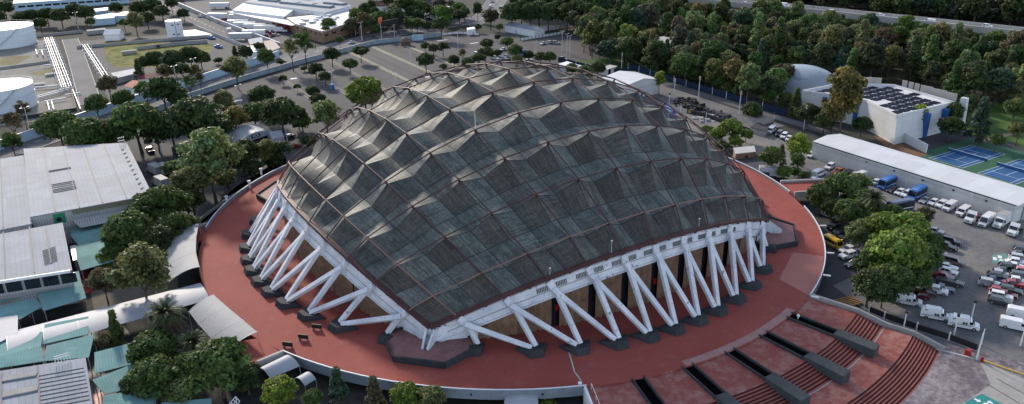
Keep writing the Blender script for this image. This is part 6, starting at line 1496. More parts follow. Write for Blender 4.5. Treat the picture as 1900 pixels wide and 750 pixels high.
def trunkmesh(name, hh, r, limbs, seed, spread=.3):
    q = random.Random(seed); b = MB(); top = Vector((q.uniform(-.03, .03), q.uniform(-.03, .03), hh)); b.tube((0, 0, 0), top*.5, r, 7, r*.75); b.tube(top*.5, top, r*.75, 7, r*.5)
    for i in range(limbs):
        t = i*TAU/limbs+q.uniform(-.4, .4); e = top+Vector((math.cos(t)*spread*q.uniform(.6, 1), math.sin(t)*spread*q.uniform(.6, 1), q.uniform(.2, .42))); b.tube(top*q.uniform(.75, .98), e, r*.42, 5, r*.14)
        m = top.lerp(e, .6); b.tube(m, m+Vector((math.cos(t+.8)*spread*.4, math.sin(t+.8)*spread*.4, .15)), r*.2, 4, r*.08)
    o = b.build(name, M['trunk'], None, uv=False); me = o.data; bpy.data.objects.remove(o); return me
TM = {}
def species(k, crowns, trunk, h):
    """h: height of the unit tree (crown diameter 1)"""
    TM[k] = (crowns, trunk, h)
species('dense', [crown(f'crown_dense_{i}', 10+i, 95, 85, ellips(.58, .78, inner=.72), (.1, .17), .05) for i in range(3)], trunkmesh('trunk_dense', .35, .035, 6, 1), .98)
species('round', [crown(f'crown_round_{i}', 20+i, 60, 85, ellips(.72, .8, inner=.55), (.1, .18), .055) for i in range(3)], trunkmesh('trunk_round', .45, .03, 6, 2), 1.12)
species('olive', [crown(f'crown_olive_{i}', 30+i, 70, 80, ellips(.68, .95, inner=.45), (.1, .17), .045, .35, .28) for i in range(3)], trunkmesh('trunk_olive', .4, .03, 7, 3), 1.15)
species('tall', [crown(f'crown_tall_{i}', 40+i, 75, 85, ellips(1.15, 1.7, inner=.5), (.12, .2), .07, .45, .25) for i in range(3)], trunkmesh('trunk_tall', .8, .035, 6, 4), 1.95)
species('column', [crown(f'crown_column_{i}', 50+i, 70, 60, cone(.25, 2.7, .42), (.14, .24), .08) for i in range(2)], trunkmesh('trunk_column', 1.6, .045, 5, 5, .1), 2.8)
species('conifer', [crown(f'crown_conifer_{i}', 55+i, 80, 60, cone(.2, 1.9, .48), (.1, .18), .06, .4) for i in range(2)], trunkmesh('trunk_conifer', 1.3, .035, 5, 6, .1), 2.0)
species('airy', [crown(f'crown_airy_{i}', 60+i, 34, 60, ellips(1.05, 1.1, inner=.4), (.08, .16), .05, .25, .28) for i in range(2)], trunkmesh('trunk_airy', .75, .028, 8, 7, .36), 1.6)
species('ball', [crown(f'crown_ball_{i}', 70+i, 70, 70, ellips(.62, .62, inner=.6), (.1, .17), .055) for i in range(2)], trunkmesh('trunk_ball', .4, .03, 5, 8), .95)
species('bush', [crown(f'crown_bush_{i}', 80+i, 40, 70, ellips(.35, .6, inner=.5), (.12, .2), .065) for i in range(2)], trunkmesh('trunk_bush', .2, .04, 5, 9), .68)
GR = {'dark': (0.049, 0.078, 0.026), 'mid': (0.078, 0.124, 0.034), 'bright': (0.143, 0.208, 0.036), 'lime': (0.195, 0.26, 0.039), 'olive': (0.13, 0.146, 0.055), 'pale': (0.13, 0.176, 0.065), 'brown': (.1, .09, .048), 'bluish': (0.047, 0.081, 0.052), 'ochre': (0.176, 0.156, 0.052)}
PROTO = {}
def treeobj(name, sp, var, loc, D, colour, label, group, rz, hs=1.0):
    cr, tm, h = TM[sp]; me = cr[var % len(cr)]
    t = thing(name, label, 'tree' if sp != 'bush' else 'shrub', loc, rz, group); t.scale = (D, D, D*hs)
    c = bpy.data.objects.new('crown', me); COL.objects.link(c); c.parent = t; c.color = (*colour, 1)
    k = bpy.data.objects.new('trunk', tm); COL.objects.link(k); k.parent = t
    return t
NMS = {'dense': 'laurel_tree', 'round': 'broadleaf_tree', 'olive': 'willow_tree', 'tall': 'tall_tree', 'column': 'cypress_tree', 'conifer': 'conifer_tree', 'airy': 'sparse_tree', 'ball': 'small_tree', 'bush': 'shrub'}
PLACED = []
def tree(sp, px, py, W, col, label, group=None, hs=1.0):
    """px, py: middle of the crown in the photo, W its width there"""
    h = TM[sp][2]*hs; D = 8
    for _ in range(4):
        p = at(px, py, GZ+h*D*.6); dist = (p-CAMP).dot(_f); D = W*dist/CF*1.04
    k = GR[col]; j = 1+rnd.uniform(-.14, .14); k = tuple(x*j for x in k)
    treeobj(NMS[sp], sp, rnd.randrange(3), (p.x, p.y, GZ), D, k, label, group, rnd.uniform(0, 6.28), hs); PLACED.append((p.x, p.y, D/2))
T_ = [
# trees beside the halls
('dense', 300, 384, 96, 'mid', 'large dark green tree just above the olive tree, against the curved lane'), ('dense', 238, 432, 96, 'mid', 'dense tree overhanging the teal canopy under the olive fascia'), ('dense', 288, 448, 74, 'dark', 'dark lumpy tree with a yellowing patch beside the side bridge'), ('dense', 345, 375, 60, 'dark', 'dark tree between the willow and the sunken lane'), ('olive', 262, 506, 118, 'olive', 'big soft olive grey tree above the fabric tunnel'), ('bush', 196, 486, 50, 'bright', 'small bright green bush at the edge of the teal canopies'), ('olive', 192, 524, 62, 'brown', 'brownish thin tree between the teal canopies and the olive tree'),
('olive', 388, 297, 122, 'pale', 'broad pale yellow green willow beside the box trucks'), ('olive', 352, 345, 84, 'olive', 'dull olive tree below the willow beside the grass bank'), ('bush', 322, 310, 44, 'pale', 'pale bush between the box trucks and the willow'), ('round', 456, 285, 58, 'dark', 'dark tree in front of the marquee'), ('olive', 493, 282, 52, 'olive', 'thin olive tree in front of the closed white tent'), ('round', 520, 283, 46, 'dark', 'dark tree nearest the deck behind the arena edge'), ('bush', 440, 300, 50, 'dark', 'dark bush beneath the willow near the marquee'), ('bush', 572, 262, 34, 'dark', 'small dark bush at the left end of the hidden deck bridge'.replace('left ', 'far ')),
('dense', 372, 330, 60, 'dark', 'dark leafy tree on the grass bank at the foot of the willow'), ('bush', 420, 330, 50, 'olive', 'olive shrub on the grass bank by the curved lane'), ('bush', 470, 312, 46, 'dark', 'dark shrub by the lane railing behind the parapet'), ('bush', 505, 300, 40, 'dark', 'dark shrub at the end of the grass bank'),
('dense', 328, 424, 74, 'mid', 'dense tree behind the curved grey canopy'), ('dense', 214, 470, 52, 'mid', 'tree beside the second teal canopy row'), ('dense', 262, 400, 60, 'mid', 'leafy tree at the eaves of the largest hall'),
# bottom edge
('dense', 285, 650, 90, 'mid', 'dense green tree under the skirted palm'), ('dense', 292, 700, 96, 'mid', 'large round tree overhanging the flat teal canopy'), ('dense', 405, 678, 118, 'mid', 'largest round dark tree beside the red ramp'), ('dense', 350, 690, 84, 'mid', 'round tree between the two large ones at the bottom edge'), ('dense', 338, 728, 72, 'pale', 'paler round tree at the bottom edge by the small teal canopy'), ('dense', 458, 700, 62, 'dark', 'dark tree between the large round tree and the white tent'), ('column', 213, 606, 30, 'mid', 'slim green young tree beside the fabric tunnel'), ('bush', 200, 632, 50, 'brown', 'dry brown shrub beneath the slim young tree'), ('dense', 518, 726, 66, 'lime', 'bright yellow green round tree below the white vaulted tent'), ('dense', 580, 738, 38, 'mid', 'small dull tree next to the bright yellow green one'), ('conifer', 626, 714, 46, 'bluish', 'dark conifer rising in front of the deck parapet'), ('conifer', 694, 730, 46, 'brown', 'brownish conifer in front of the shaded undercroft'), ('dense', 755, 733, 58, 'bright', 'bright green round tree below the parapet'), ('dense', 800, 740, 56, 'olive', 'olive green tree beside the bright one below the parapet'), ('bush', 985, 748, 34, 'mid', 'small shrub in front of the scalloped entrance canopy'), ('bush', 1015, 746, 30, 'bright', 'bright small shrub beside the entrance canopy'), ('dense', 250, 720, 60, 'dark', 'dark tree at the bottom edge behind the creased canopy'), ('bush', 385, 575, 0.1, 'mid', 'x'),
# belt behind the halls
('dense', 108, 236, 76, 'mid', 'bright topped broad tree nearest the storage tank in the belt behind the halls'), ('dense', 158, 252, 84, 'mid', 'wide tree behind the largest hall, next to the tank end of the belt'), ('round', 178, 196, 46, 'mid', 'small tree on the avenue at the end of the tanker road'), ('dense', 252, 228, 96, 'mid', 'wide leafy tree in the middle of the belt behind the halls'), ('dense', 212, 248, 70, 'mid', 'tree just above the hall roof in the belt'), ('dense', 366, 224, 104, 'dark', 'big dark tree facing the car park corner'), ('dense', 318, 236, 70, 'dark', 'dark tree between the big dark tree and the belt'), ('dense', 402, 236, 60, 'mid', 'tree beside the marquee at the end of the belt'), ('dense', 290, 250, 56, 'dark', 'dark tree standing over the low brown shed'), ('round', 300, 172, 66, 'dark', 'dark round tree on the avenue below the pink roofed house'), ('round', 330, 184, 46, 'dark', 'dark tree at the avenue pavement beside the car park wall end'), ('round', 270, 168, 40, 'mid', 'tree on the avenue between the pink house and the pavement'), ('round', 228, 186, 42, 'mid', 'tree before the pale blue wall below the pink house'), ('round', 200, 160, 40, 'brown', 'brown tree beside the pink roofed house'), ('olive', 22, 264, 44, 'mid', 'small tree by the picture edge on the avenue'), ('airy', 42, 208, 36, 'brown', 'bare brown tree in front of the nearer storage tank'), ('airy', 24, 232, 40, 'brown', 'thin brown tree by the picture edge before the nearer tank'), ('bush', 75, 236, 38, 'mid', 'shrub at the avenue edge below the nearer tank'),
('olive', 418, 190, 48, 'olive', 'olive brown tree inside the car park corner'), ('olive', 436, 222, 52, 'ochre', 'ochre tinted tree behind the marquee'), ('dense', 472, 212, 52, 'mid', 'green tree above the marquee roof'), ('dense', 520, 212, 74, 'dark', 'dark spreading tree behind the closed white tent'), ('dense', 487, 178, 48, 'dark', 'dark round tree in the nearest car park bay'), ('olive', 498, 200, 40, 'olive', 'olive tree beside the dark one in the nearest car park bay'), ('olive', 604, 214, 62, 'pale', 'pale green tree by the arena roof edge'), ('bush', 560, 228, 40, 'mid', 'shrub between the dark spreading tree and the arena'), ('dense', 678, 174, 74, 'bright', 'big bright round tree touching the arena roof edge'), ('round', 552, 215, 40, 'dark', 'dark tree at the end of the car park behind the arena'),
# car park trees
('ball', 525, 147, 18, 'dark', 'small round tree at the avenue end of the nearest median'), ('ball', 552, 162, 15, 'mid', 'tiny tree in the middle of the nearest median'), ('ball', 579, 171, 28, 'dark', 'dark small tree in the nearest median before the pair'), ('ball', 590, 187, 34, 'dark', 'dark round tree at the near end of the nearest median'), ('ball', 586, 131, 34, 'dark', 'dark tree at the avenue end of the second median'), ('ball', 603, 144, 28, 'dark', 'dark tree beside the tall lamp post in the second median'), ('ball', 615, 103, 36, 'dark', 'spreading dark tree by the car park wall'), ('ball', 648, 121, 30, 'mid', 'round tree alone in the third median'), ('ball', 669, 98, 31, 'dark', 'flat topped dark tree by the wall near the crossing'), ('bush', 564, 127, 14, 'dark', 'dark shrub by the wall in the car park'), ('ball', 790, 115, 38, 'dark', 'large round dark tree in the car park above the roof'), ('ball', 823, 125, 16, 'dark', 'small bush like tree just above the roof crest'), ('ball', 789, 87, 20, 'dark', 'dark small tree in the far car park row by the blue hoarding'), ('ball', 804, 91, 24, 'brown', 'brownish small tree in the far car park row'), ('ball', 822, 89, 26, 'dark', 'dark small tree at the end of the far car park row'), ('airy', 858, 102, 18, 'ochre', 'thin ochre tree in the far car park'), ('ball', 904, 84, 28, 'dark', 'dark tree above the roof crest by the kiosk'), ('ball', 902, 101, 34, 'dark', 'wide dark tree just behind the roof crest'), ('ball', 888, 110, 30, 'dark', 'dark bush like tree touching the roof crest'), ('ball', 942, 80, 26, 'mid', 'round tree beside the utility pole above the crest'), ('ball', 956, 96, 32, 'mid', 'broad green tree over parked cars above the crest'), ('bush', 924, 98, 20, 'dark', 'dark shrub between two trees above the crest'), ('bush', 958, 110, 26, 'olive', 'olive shrub behind the roof crest'), ('ball', 923, 70, 14, 'dark', 'small dark tree by the striped panels'), ('round', 927, 52, 16, 'mid', 'small tree at the boulevard corner'), ('olive', 910, 31, 34, 'brown', 'brownish tree beside the boulevard'), ('round', 887, 51, 14, 'dark', 'small tree beside the street kiosk'), ('round', 818, 48, 36, 'dark', 'large dark tree at the bend of the avenue'), ('round', 774, 46, 26, 'mid', 'green roadside tree by the bend, beyond the thatched hut'), ('round', 761, 41, 22, 'dark', 'dark roadside tree beyond the thatched hut'), ('round', 793, 50, 22, 'dark', 'dark roadside tree next to the large one at the bend'), ('tall', 886, 18, 18, 'dark', 'tall dark tree at the boulevard side of the van park'), ('round', 862, 24, 24, 'mid', 'tree between the van park and the boulevard'), ('round', 837, 8, 16, 'brown', 'brown tree standing among the parked vans'), ('round', 785, 16, 28, 'dark', 'dark tree at the end of the van park'), ('round', 753, 12, 40, 'dark', 'large dark tree at the top edge before the van park'), ('round', 730, 20, 26, 'pale', 'pale green tree near the workshops'), ('round', 714, 36, 28, 'mid', 'tree on the avenue beside the workshops'), ('round', 690, 48, 30, 'dark', 'dark tree on the avenue in front of the workshops'), ('round', 672, 44, 26, 'mid', 'tree on the avenue facing the depot office'), ('round', 700, 56, 22, 'mid', 'small tree beside the billboard'), ('dense', 1003, 106, 24, 'mid', 'round green bush like tree behind the crest by the blue fence'), ('dense', 1020, 106, 26, 'mid', 'second round green tree by the blue fence'), ('round', 610, 47, 28, 'mid', 'tree in front of the depot office'), ('round', 630, 75, 18, 'mid', 'small tree on the avenue verge opposite the depot office'), ('round', 606, 59, 22, 'dark', 'dark tree at the foot of the depot office'),
('dense', 842, 112, 24, 'dark', 'dark tree behind the roof crest nearest the car park lamp posts'), ('dense', 868, 117, 26, 'mid', 'mid green tree pressed against the roof crest'), ('dense', 980, 103, 22, 'dark', 'dark tree by the open lane behind the crest'), ('dense', 1085, 135, 34, 'mid', 'green tree between the guard cabin and the white hangar'), ('dense', 1062, 128, 26, 'mid', 'small green tree beside the pale lean to roof'), ('round', 1110, 128, 30, 'dark', 'dark tree just behind the white hangar'),
# avenue
('olive', 437, 129, 52, 'olive', 'olive tree on the avenue verge before the blue wall end'), ('round', 494, 109, 38, 'mid', 'round green tree on the avenue verge below the truck yard'), ('airy', 540, 95, 38, 'olive', 'thin tree on the avenue verge beside the tallest verge tree'), ('airy', 564, 82, 46, 'mid', 'tallest tree on the avenue verge'), ('bush', 520, 115, 18, 'dark', 'small palm like shrub on the avenue verge'), ('airy', 352, 158, 30, 'mid', 'thin tree on the avenue pavement near the marquee'), ('airy', 370, 150, 26, 'brown', 'bare brown tree on the avenue pavement'), ('olive', 362, 132, 26, 'ochre', 'ochre tree behind the pale blue wall'), ('round', 456, 100, 32, 'dark', 'dark tree against the truck yard wall'), ('conifer', 436, 100, 18, 'dark', 'dark pointed tree at the end of the service road'), ('round', 480, 88, 20, 'dark', 'dark tree beside the beige hut'),
# meadow
('round', 265, 120, 32, 'dark', 'dark tree at the meadow edge nearest the pipes'), ('dense', 288, 112, 42, 'dark', 'dark tree in the meadow thicket beside the first one'), ('dense', 320, 112, 46, 'dark', 'broad dark tree in the middle of the meadow thicket'), ('dense', 352, 104, 44, 'dark', 'dark tree at the service road end of the thicket'), ('dense', 372, 108, 34, 'mid', 'rounded tree closing the meadow thicket'), ('round', 306, 134, 32, 'brown', 'brown tree over the maroon shed'), ('round', 338, 132, 34, 'dark', 'dark tree beside the maroon shed'), ('conifer', 256, 128, 22, 'dark', 'dark pointed tree at the meadow edge'), ('bush', 293, 86, 8, 'dark', 'small lone shrub in the meadow'), ('bush', 405, 112, 18, 'dark', 'dark shrub by the service road wall'),
# top edge
('dense', 34, 35, 28, 'dark', 'dark tree nearest the farther storage tank'), ('dense', 58, 30, 30, 'dark', 'dark tree second from the farther tank in the top belt'), ('dense', 86, 28, 32, 'dark', 'dark tree in the middle of the top belt'), ('dense', 112, 30, 34, 'dark', 'broad dark tree just past the middle of the top belt'), ('dense', 138, 22, 36, 'dark', 'tallest dark tree of the top belt'), ('dense', 157, 24, 34, 'dark', 'dark tree at the office end of the top belt'), ('round', 168, 42, 20, 'mid', 'small tree at the foot of the top belt'), ('dense', 74, 44, 26, 'dark', 'low dark tree in front of the top belt'), ('dense', 215, 15, 26, 'dark', 'small dark tree in front of the long building'), ('dense', 8, 15, 32, 'dark', 'dark tree in the top corner of the picture'), ('dense', -6, 32, 30, 'dark', 'dark tree at the picture edge above the farther tank'), ('olive', 250, 40, 36, 'olive', 'olive tree behind the small white house'), ('dense', 258, 16, 34, 'dark', 'dark tree above the olive tree at the top edge'), ('dense', 282, 12, 38, 'dark', 'big dark tree between the offices and the service road'), ('dense', 300, 22, 30, 'dark', 'dark tree behind the water tank'), ('dense', 272, 34, 30, 'dark', 'dark tree beside the olive tree'), ('round', 230, 44, 20, 'mid', 'small tree by the small white house'), ('dense', 340, 26, 24, 'dark', 'dark tree at the service road behind the water tank'), ('round', 318, 8, 24, 'dark', 'dark tree at the top edge by the service road'),
# around the right of the arena
('dense', 1560, 352, 72, 'mid', 'green tree beside the end of the red bridge'), ('dense', 1590, 345, 58, 'pale', 'paler leafy tree between the bridge tree and the palm'), ('dense', 1600, 378, 60, 'mid', 'tree below the tall palm by the deck lane'), ('dense', 1545, 385, 50, 'dark', 'dark tree at the shaded mouth of the deck lane'), ('dense', 1640, 425, 76, 'bright', 'sunlit tree nearest the deck in the large clump'), ('dense', 1690, 425, 74, 'bright', 'sunlit tree nearest the warehouse in the large clump'), ('dense', 1665, 470, 104, 'bright', 'widest sunlit tree in the large clump of the car park'), ('dense', 1630, 480, 70, 'mid', 'tree on the deck side of the large clump'), ('dense', 1710, 480, 72, 'mid', 'tree on the car park side of the large clump'), ('dense', 1615, 530, 76, 'dark', 'dark tree hanging over the stair corner'), ('dense', 1660, 520, 74, 'mid', 'tree above the farthest ambulance'), ('dense', 1730, 455, 50, 'mid', 'small tree beside the black pickup'), ('olive', 1588, 440, 40, 'pale', 'small pale tree beside the dark car in the deck lane'), ('dense', 1610, 405, 44, 'pale', 'pale shrub like tree between the palm and the large clump'), ('olive', 1718, 400, 36, 'brown', 'thin bare tree between the clump and the vans'),
('dense', 1525, 365, 60, 'mid', 'leafy tree hiding the end of the red bridge'), ('dense', 1575, 395, 60, 'mid', 'leafy tree over the dark cars of the deck lane'), ('dense', 1622, 395, 56, 'mid', 'tree at the foot of the tall palm'), ('dense', 1655, 400, 50, 'mid', 'tree hiding the dark blue bus'), ('dense', 1600, 430, 56, 'pale', 'pale tree on the deck side of the palm'), ('dense', 1612, 490, 50, 'mid', 'low tree beside the deck lane under the large clump'), ('dense', 1700, 520, 56, 'mid', 'tree over the maroon hatchback'), ('dense', 1640, 545, 50, 'dark', 'low dark tree behind the end of the railing'), ('dense', 1682, 445, 70, 'bright', 'sunlit tree in the heart of the large clump'), ('dense', 1650, 505, 60, 'bright', 'bright tree at the lower side of the large clump'),
('olive', 1483, 272, 50, 'lime', 'tall bright yellow green tree beside the warehouse corner'), ('dense', 1357, 240, 46, 'bright', 'bright round tree by the scrap yard corner'), ('dense', 1385, 250, 26, 'bright', 'small bright tree next to the round one'), ('dense', 1330, 250, 30, 'bright', 'bright shrub at the arena roof edge'), ('bush', 1365, 262, 30, 'bright', 'bright bush behind the brick booth'), ('bush', 1312, 240, 26, 'bright', 'bright bush just beyond the roof edge by the low wall'), ('bush', 1340, 270, 30, 'dark', 'dark shrub by the deck beside the brick booth'), ('round', 1430, 295, 48, 'mid', 'bushy tree in front of the flat annexe'), ('conifer', 1450, 285, 22, 'brown', 'dark spiky shrub beside the bushy tree'), ('dense', 1456, 320, 30, 'bright', 'bright shrub above the white box truck'), ('bush', 1492, 325, 26, 'mid', 'rounded shrub by the red bridge'), ('bush', 1475, 318, 26, 'mid', 'shrub in the middle of the group above the bridge'), ('olive', 1480, 300, 34, 'mid', 'leafy tree under the yellow green one'),
('tall', 1568, 175, 70, 'ochre', 'tall ochre green tree in front of the pavilion'), ('olive', 1548, 205, 60, 'ochre', 'lower ochre tree in front of the pavilion wall'), ('dense', 1600, 232, 38, 'dark', 'dark tree at the pavilion corner by the recess'), ('tall', 1705, 215, 30, 'lime', 'bright yellow green slender tree before the pavilion'), ('round', 1738, 215, 32, 'pale', 'pale tree behind the slender one at the pavilion'), ('conifer', 1478, 185, 28, 'mid', 'green conical tree at the pavilion fin'), ('dense', 1500, 210, 44, 'dark', 'dark tree by the blue fence before the pavilion'), ('dense', 1530, 225, 40, 'dark', 'dark tree under the ochre trees'), ('dense', 1765, 235, 46, 'dark', 'dark tree behind the tennis courts'), ('conifer', 1822, 215, 44, 'bluish', 'bluish conifer on the bright lawn'), ('round', 1885, 205, 46, 'mid', 'tree at the picture edge on the lawn'), ('round', 1890, 245, 40, 'olive', 'olive tree at the picture edge by the sandy path'), ('round', 1850, 262, 30, 'mid', 'tree behind the second tennis court'), ('olive', 1450, 140, 54, 'brown', 'brown thin tree in front of the air dome'), ('tall', 1390, 150, 44, 'pale', 'pale rounded tall tree in front of the woods by the fence'), ('dense', 1395, 205, 40, 'dark', 'dark tree over the board roofed shed'),
('tall', 1224, 148, 22, 'lime', 'slim bright green tree by the blue container'), ('round', 1290, 80, 56, 'olive', 'wide olive tree beside the office block'), ('round', 1264, 52, 34, 'pale', 'pale round tree above the office block'),
]
for x in T_:
    if x[3] > 1: tree(*x)
g = 'tall dark trees in the boulevard row'
for i in range(9): tree('dense', 950+i*17, 26-(i % 2)*5, 40, 'dark', 'tall dark tree in the dense row behind the grey roofed pavilion', g, 1.25)
for i in range(6): tree('dense', 962+i*22, 4, 36, 'dark', 'tall dark tree in the dense row behind the grey roofed pavilion', g, 1.25)
# palms
a = NT('palm_leaf'); a.col((.035, .058, .016)); M['frond'] = a.fin(.55, 0, .35)
M['dead'] = mat('dead_fronds', (.09, .065, .04), .95, .35, 1.5)
def palm(px, py, W, label, skirt=True, hgt=9, col='frond'):
    p = at(px, py, GZ+hgt); D = W*(p-CAMP).dot(_f)/CF; r = D/2
    t = thing('palm_tree', label, 'palm', (p.x, p.y, GZ)); q = random.Random(int(px))
    b = MB(); b.tube((0, 0, 0), (.1, 0, hgt*.5), .45, 9, .4); b.tube((.1, 0, hgt*.5), (0, 0, hgt), .4, 9, .45); b.build('trunk', M['trunk'], t, world=False)
    def fronds(n, el0, el1, L, droop, nm_, m):
        b = MB()
        for i in range(n):
            az = i*2.39996+q.uniform(-.2, .2); el = q.uniform(el0, el1); d = Vector((math.cos(az), math.sin(az), 0)); pts = []
            for s in range(7):
                f0 = s/6; pts.append(d*(L*f0*math.cos(el)*(1-.12*f0))+Vector((0, 0, hgt+L*(f0*math.sin(el)-droop*f0*f0))))
            side = Vector((-d.y, d.x, 0))
            for s in range(6):
                A, B = pts[s], pts[s+1]; w0, w1 = L*.19*(1-.1*s), L*.11*(1-.1*(s+1)) if s < 5 else .02
                for sg in (-1, 1):
                    for h_ in (0, 1):
                        a0 = A.lerp(B, h_*.5); a1 = A.lerp(B, h_*.5+.34); o = side*sg*w0*q.uniform(.85, 1.15)+(B-A)*.7-Vector((0, 0, w0*.35))
                        b.quad(a0, a1, a1+o)
            for s in range(6): b.tube(pts[s], pts[s+1], .05, 4, .04)
        b.build(nm_, m, t, world=False, uv=False)
    fronds(80, -.35, 1.3, r, .4, 'crown', M[col])
    if skirt: fronds(110, -1.3, -.15, r*.85, .45, 'dead_skirt', M['dead'])
palm(305, 580, 92, 'big palm with a brown skirt of dead fronds beside the fabric tunnel', True, 10)
palm(357, 636, 80, 'palm with spreading green fronds between the canopy and the round trees', False, 6.5)
palm(1622, 367, 54, 'tall palm rising from the trees by the warehouse row', False, 9)
palm(1153, 70, 24, 'pale tan palm among the trees below the viaduct end', False, 9, 'dead')
palm(236, 446, 34, 'small palm pressed against the dense tree beside the teal canopies', False, 6)
# ------------------------------------------------------------------ woods
def inpoly(p, poly): return inside(p, poly)
EXC = [FP, [(150, 22), (186, 22), (186, 70), (150, 70)], [at2(*p) for p in ((1190, 92), (1200, 62), (1290, 62), (1275, 95))], [at2(*p) for p in ((1425, 108), (1450, 84), (1495, 80), (1500, 96))],
       [(120, -90), (250, -90), (250, -22), (120, -12)], [at2(*p) for p in ((1790, 265), (1800, 215), (1880, 195), (1900, 262))], [(78, 20), (137, 20), (137, 110), (96, 92)]]
def wood(poly, sp_, mix, label, gap, seed, wd, name_group, maxn=400):
    q = random.Random(seed); xs = [p[0] for p in poly]; ys = [p[1] for p in poly]; n = 0; pts = []
    for _ in range(6000):
        if n >= maxn: break
        p = (q.uniform(min(xs), max(xs)), q.uniform(min(ys), max(ys)))
        if not inpoly(p, poly) or any(inpoly(p, e) for e in EXC): continue
        D = q.uniform(*wd)
        if any((p[0]-o[0])**2+(p[1]-o[1])**2 < (gap*(.75+.25*D/wd[1]))**2 for o in pts): continue
        if any((p[0]-o[0])**2+(p[1]-o[1])**2 < (o[2]*.9)**2 for o in PLACED): continue
        dv = min(math.hypot(p[0]-(a_[0]+(b_[0]-a_[0])*t_/12), p[1]-(a_[1]+(b_[1]-a_[1])*t_/12)) for a_, b_ in zip(VP, VP[1:]) for t_ in range(13))
        if dv < 19: continue
        pts.append(p); n += 1
        sp = q.choice(sp_); c = q.choice(mix); k = tuple(x*q.uniform(.8, 1.2) for x in GR[c])
        wn = {'dark': 'dark green', 'mid': 'mid green', 'bright': 'bright green', 'olive': 'olive', 'pale': 'pale green', 'brown': 'brownish', 'bluish': 'blue green', 'ochre': 'ochre'}[c]
        kn = {'dense': 'dense round', 'round': 'bushy', 'olive': 'loose willowy', 'tall': 'tall oval', 'column': 'slim pointed', 'conifer': 'conical', 'airy': 'sparse', 'bush': 'low'}[sp]
        treeobj(NMS[sp], sp, q.randrange(3), (p[0], p[1], GZ), D*(1 if sp not in ('tall', 'column', 'conifer') else .68), k, f'{wn} {kn} tree {label}', f'{wn} {kn} trees {label}', q.uniform(0, 6.28), q.uniform(.9, 1.3))
    return n
nA = wood([at2(*p) for p in ((1075, 85), (1110, 55), (1180, 38), (1330, 35), (1560, 55), (1760, 85), (1960, 115), (1980, 205), (1780, 205), (1680, 158), (1600, 160), (1500, 150), (1440, 195), (1400, 215), (1215, 152), (1180, 132), (1090, 118))],
     ['round', 'round', 'olive', 'tall', 'tall', 'dense', 'olive', 'conifer'], ['dark', 'dark', 'mid', 'mid', 'olive', 'brown', 'pale', 'bluish', 'olive', 'dark', 'mid', 'pale'], 'in the woods between the pavilion and the viaduct', 7.6, 11, (9, 15), '')
def woodmass(poly, name, label, gap, seed, wd, lo=260):
    q = random.Random(seed); rg = np.random.default_rng(seed); xs = [p[0] for p in poly]; ys = [p[1] for p in poly]; pts = []; Pa = []; Na = []; Sa = []; Ta = []; tr_ = MB()
    for _ in range(9000):
        p = (q.uniform(min(xs), max(xs)), q.uniform(min(ys), max(ys)))
        if not inside(p, poly) or any((p[0]-o[0])**2+(p[1]-o[1])**2 < gap*gap for o in pts): continue
        dv = min(math.hypot(p[0]-(a_[0]+(b_[0]-a_[0])*t_/12), p[1]-(a_[1]+(b_[1]-a_[1])*t_/12)) for a_, b_ in zip(VP, VP[1:]) for t_ in range(13))
        if dv < 10.5: continue
        pts.append(p); D = q.uniform(*wd); H = D*q.uniform(.8, 1.25); col = np.array(GR[q.choice(['dark', 'dark', 'dark', 'bluish', 'bluish', 'brown', 'mid'])])*q.uniform(.55, .9)
        tr_.tube((p[0], p[1], GZ), (p[0], p[1], GZ+H*.5), D*.03, 5)
        C = ellips(.0, 1.0, inner=.6)(rg, 40)*np.array([D, D, H])+np.array([p[0], p[1], GZ+H*.48])
        for c_ in C:
            n = lo//10; d = sphdir(rg, n); r = D*rg.uniform(.1, .17); Pa.append(c_+d*r*(.5+.55*rg.random((n, 1)))); nn = d+rg.normal(size=(n, 3))*.5+np.array([0, 0, .25]); Na.append(nn/np.linalg.norm(nn, axis=1)[:, None])
            Sa.append(D*.085*rg.uniform(.6, 1.4, n)); Ta.append(np.clip((1+rg.normal()*.22)*(1+rg.normal(size=(n, 1))*.22), .4, 1.8)*col)
    o = bpy.data.objects.new(name, leafmesh(name, np.concatenate(Pa), np.concatenate(Na), np.concatenate(Sa), np.concatenate(Ta))); COL.objects.link(o); o.color = (1, 1, 1, 1); o['kind'] = 'stuff'; o['label'] = label
    k = tr_.build('far_forest_trunk', M['trunk'], o, uv=False, world=False); k['kind'] = 'stuff'
    return len(pts)
nB = woodmass([at2(*p) for p in ((1150, -30), (1300, -55), (1960, -70), (1980, 62), (1900, 56), (1500, 15), (1240, -6))], 'far_forest', 'unbroken dark forest beyond the viaduct', 8.5, 12, (12, 17))
nC = wood([at2(*p) for p in ((1055, 60), (1075, 30), (1100, 20), (1225, 12), (1240, 30), (1110, 50), (1080, 82))], ['round', 'tall', 'column', 'olive'], ['dark', 'mid', 'pale', 'brown', 'dark'], 'between the boulevard row and the viaduct end', 7, 13, (7, 10), '')
nD = wood([at2(*p) for p in ((1740, 205), (1790, 205), (1800, 260), (1770, 262))], ['round', 'dense'], ['dark', 'mid'], 'behind the tennis courts', 6, 14, (6, 9), '')
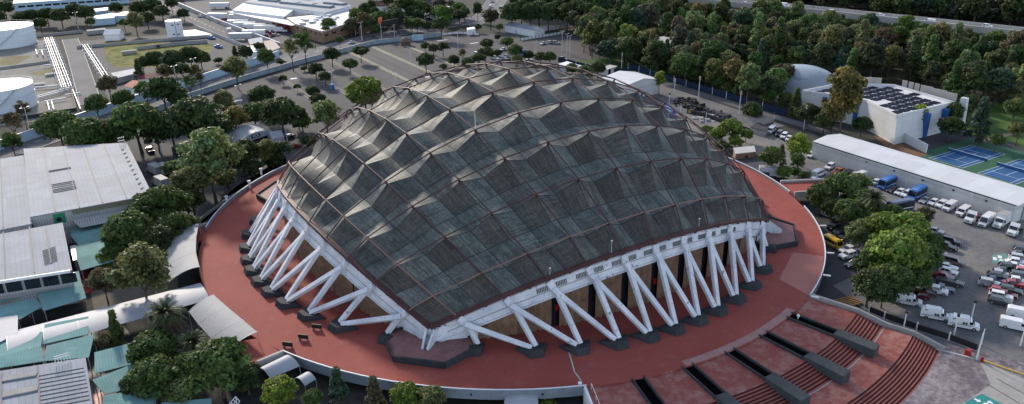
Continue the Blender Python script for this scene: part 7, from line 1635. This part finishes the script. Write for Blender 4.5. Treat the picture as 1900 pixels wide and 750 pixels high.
nE = wood([at2(*p) for p in ((1830, 190), (1990, 210), (1990, 270), (1880, 225))], ['round', 'dense', 'olive'], ['mid', 'pale', 'dark'], 'on the lawn at the picture edge', 7, 15, (6, 9), '')
nF = wood([(-190, 560), (-190, 520), (-30, 515), (40, 560), (60, 620), (-190, 640)], ['dense', 'round'], ['dark', 'dark', 'mid'], 'along the top edge beyond the long building', 10, 16, (9, 13), '', 40)
nG = wood([at2(*p) for p in ((690, 30), (740, 22), (770, 4), (800, -12), (700, -12), (690, 10))], ['round', 'olive'], ['dark', 'mid', 'brown'], 'around the workshops at the top edge', 8, 17, (7, 10), '', 25)
nJ = wood([at2(*p) for p in ((640, 60), (690, 44), (760, 34), (850, 22), (862, 48), (800, 62), (740, 66), (690, 70), (650, 72))], ['round', 'dense', 'olive'], ['dark', 'mid', 'dark', 'brown'], 'in the roadside belt between the depot and the boulevard', 7.5, 31, (7, 11), '', 26)
nH = wood([(134, 30), (134, 120), (146, 130), (150, 30)], ['dense', 'round', 'olive'], ['dark', 'mid', 'bright', 'dark'], 'just behind the blue screened fence', 5.5, 18, (5.5, 8), '', 30) if False else 0
nI = wood([(138.5, 30), (138.5, 118), (150, 125), (152, 60), (148, 30)], ['dense', 'round', 'olive'], ['dark', 'mid', 'dark', 'mid'], 'just behind the blue screened fence', 5.2, 18, (5.5, 8), '', 30)
print('woods', nA, nB, nC, nD, nE, nF, nG, nI, 'objects', len(SC.objects))
# ground cover under the woods and shade plants by the halls
sheet('forest_floor', [at2(*p) for p in ((1080, 60), (1240, 10), (1960, 60), (1980, 205), (1770, 205), (1440, 215), (1215, 155), (1090, 125))], L0-.002, mat('leaf_litter', (.04, .042, .022), .95, .4, .2, fine=10), px=False)
sheet('forest_floor', [at2(*p) for p in ((1150, -30), (1300, -70), (2000, -90), (2000, 68), (1500, 22), (1240, 0))], L0-.002, mat('deep_leaf_litter', (.03, .034, .02), .95, .4, .2, fine=10), px=False)
sheet('planted_bed', [at2(*p) for p in ((168, 545), (330, 440), (330, 560), (240, 590), (180, 600))], L0+.02, M['soil'], px=False)
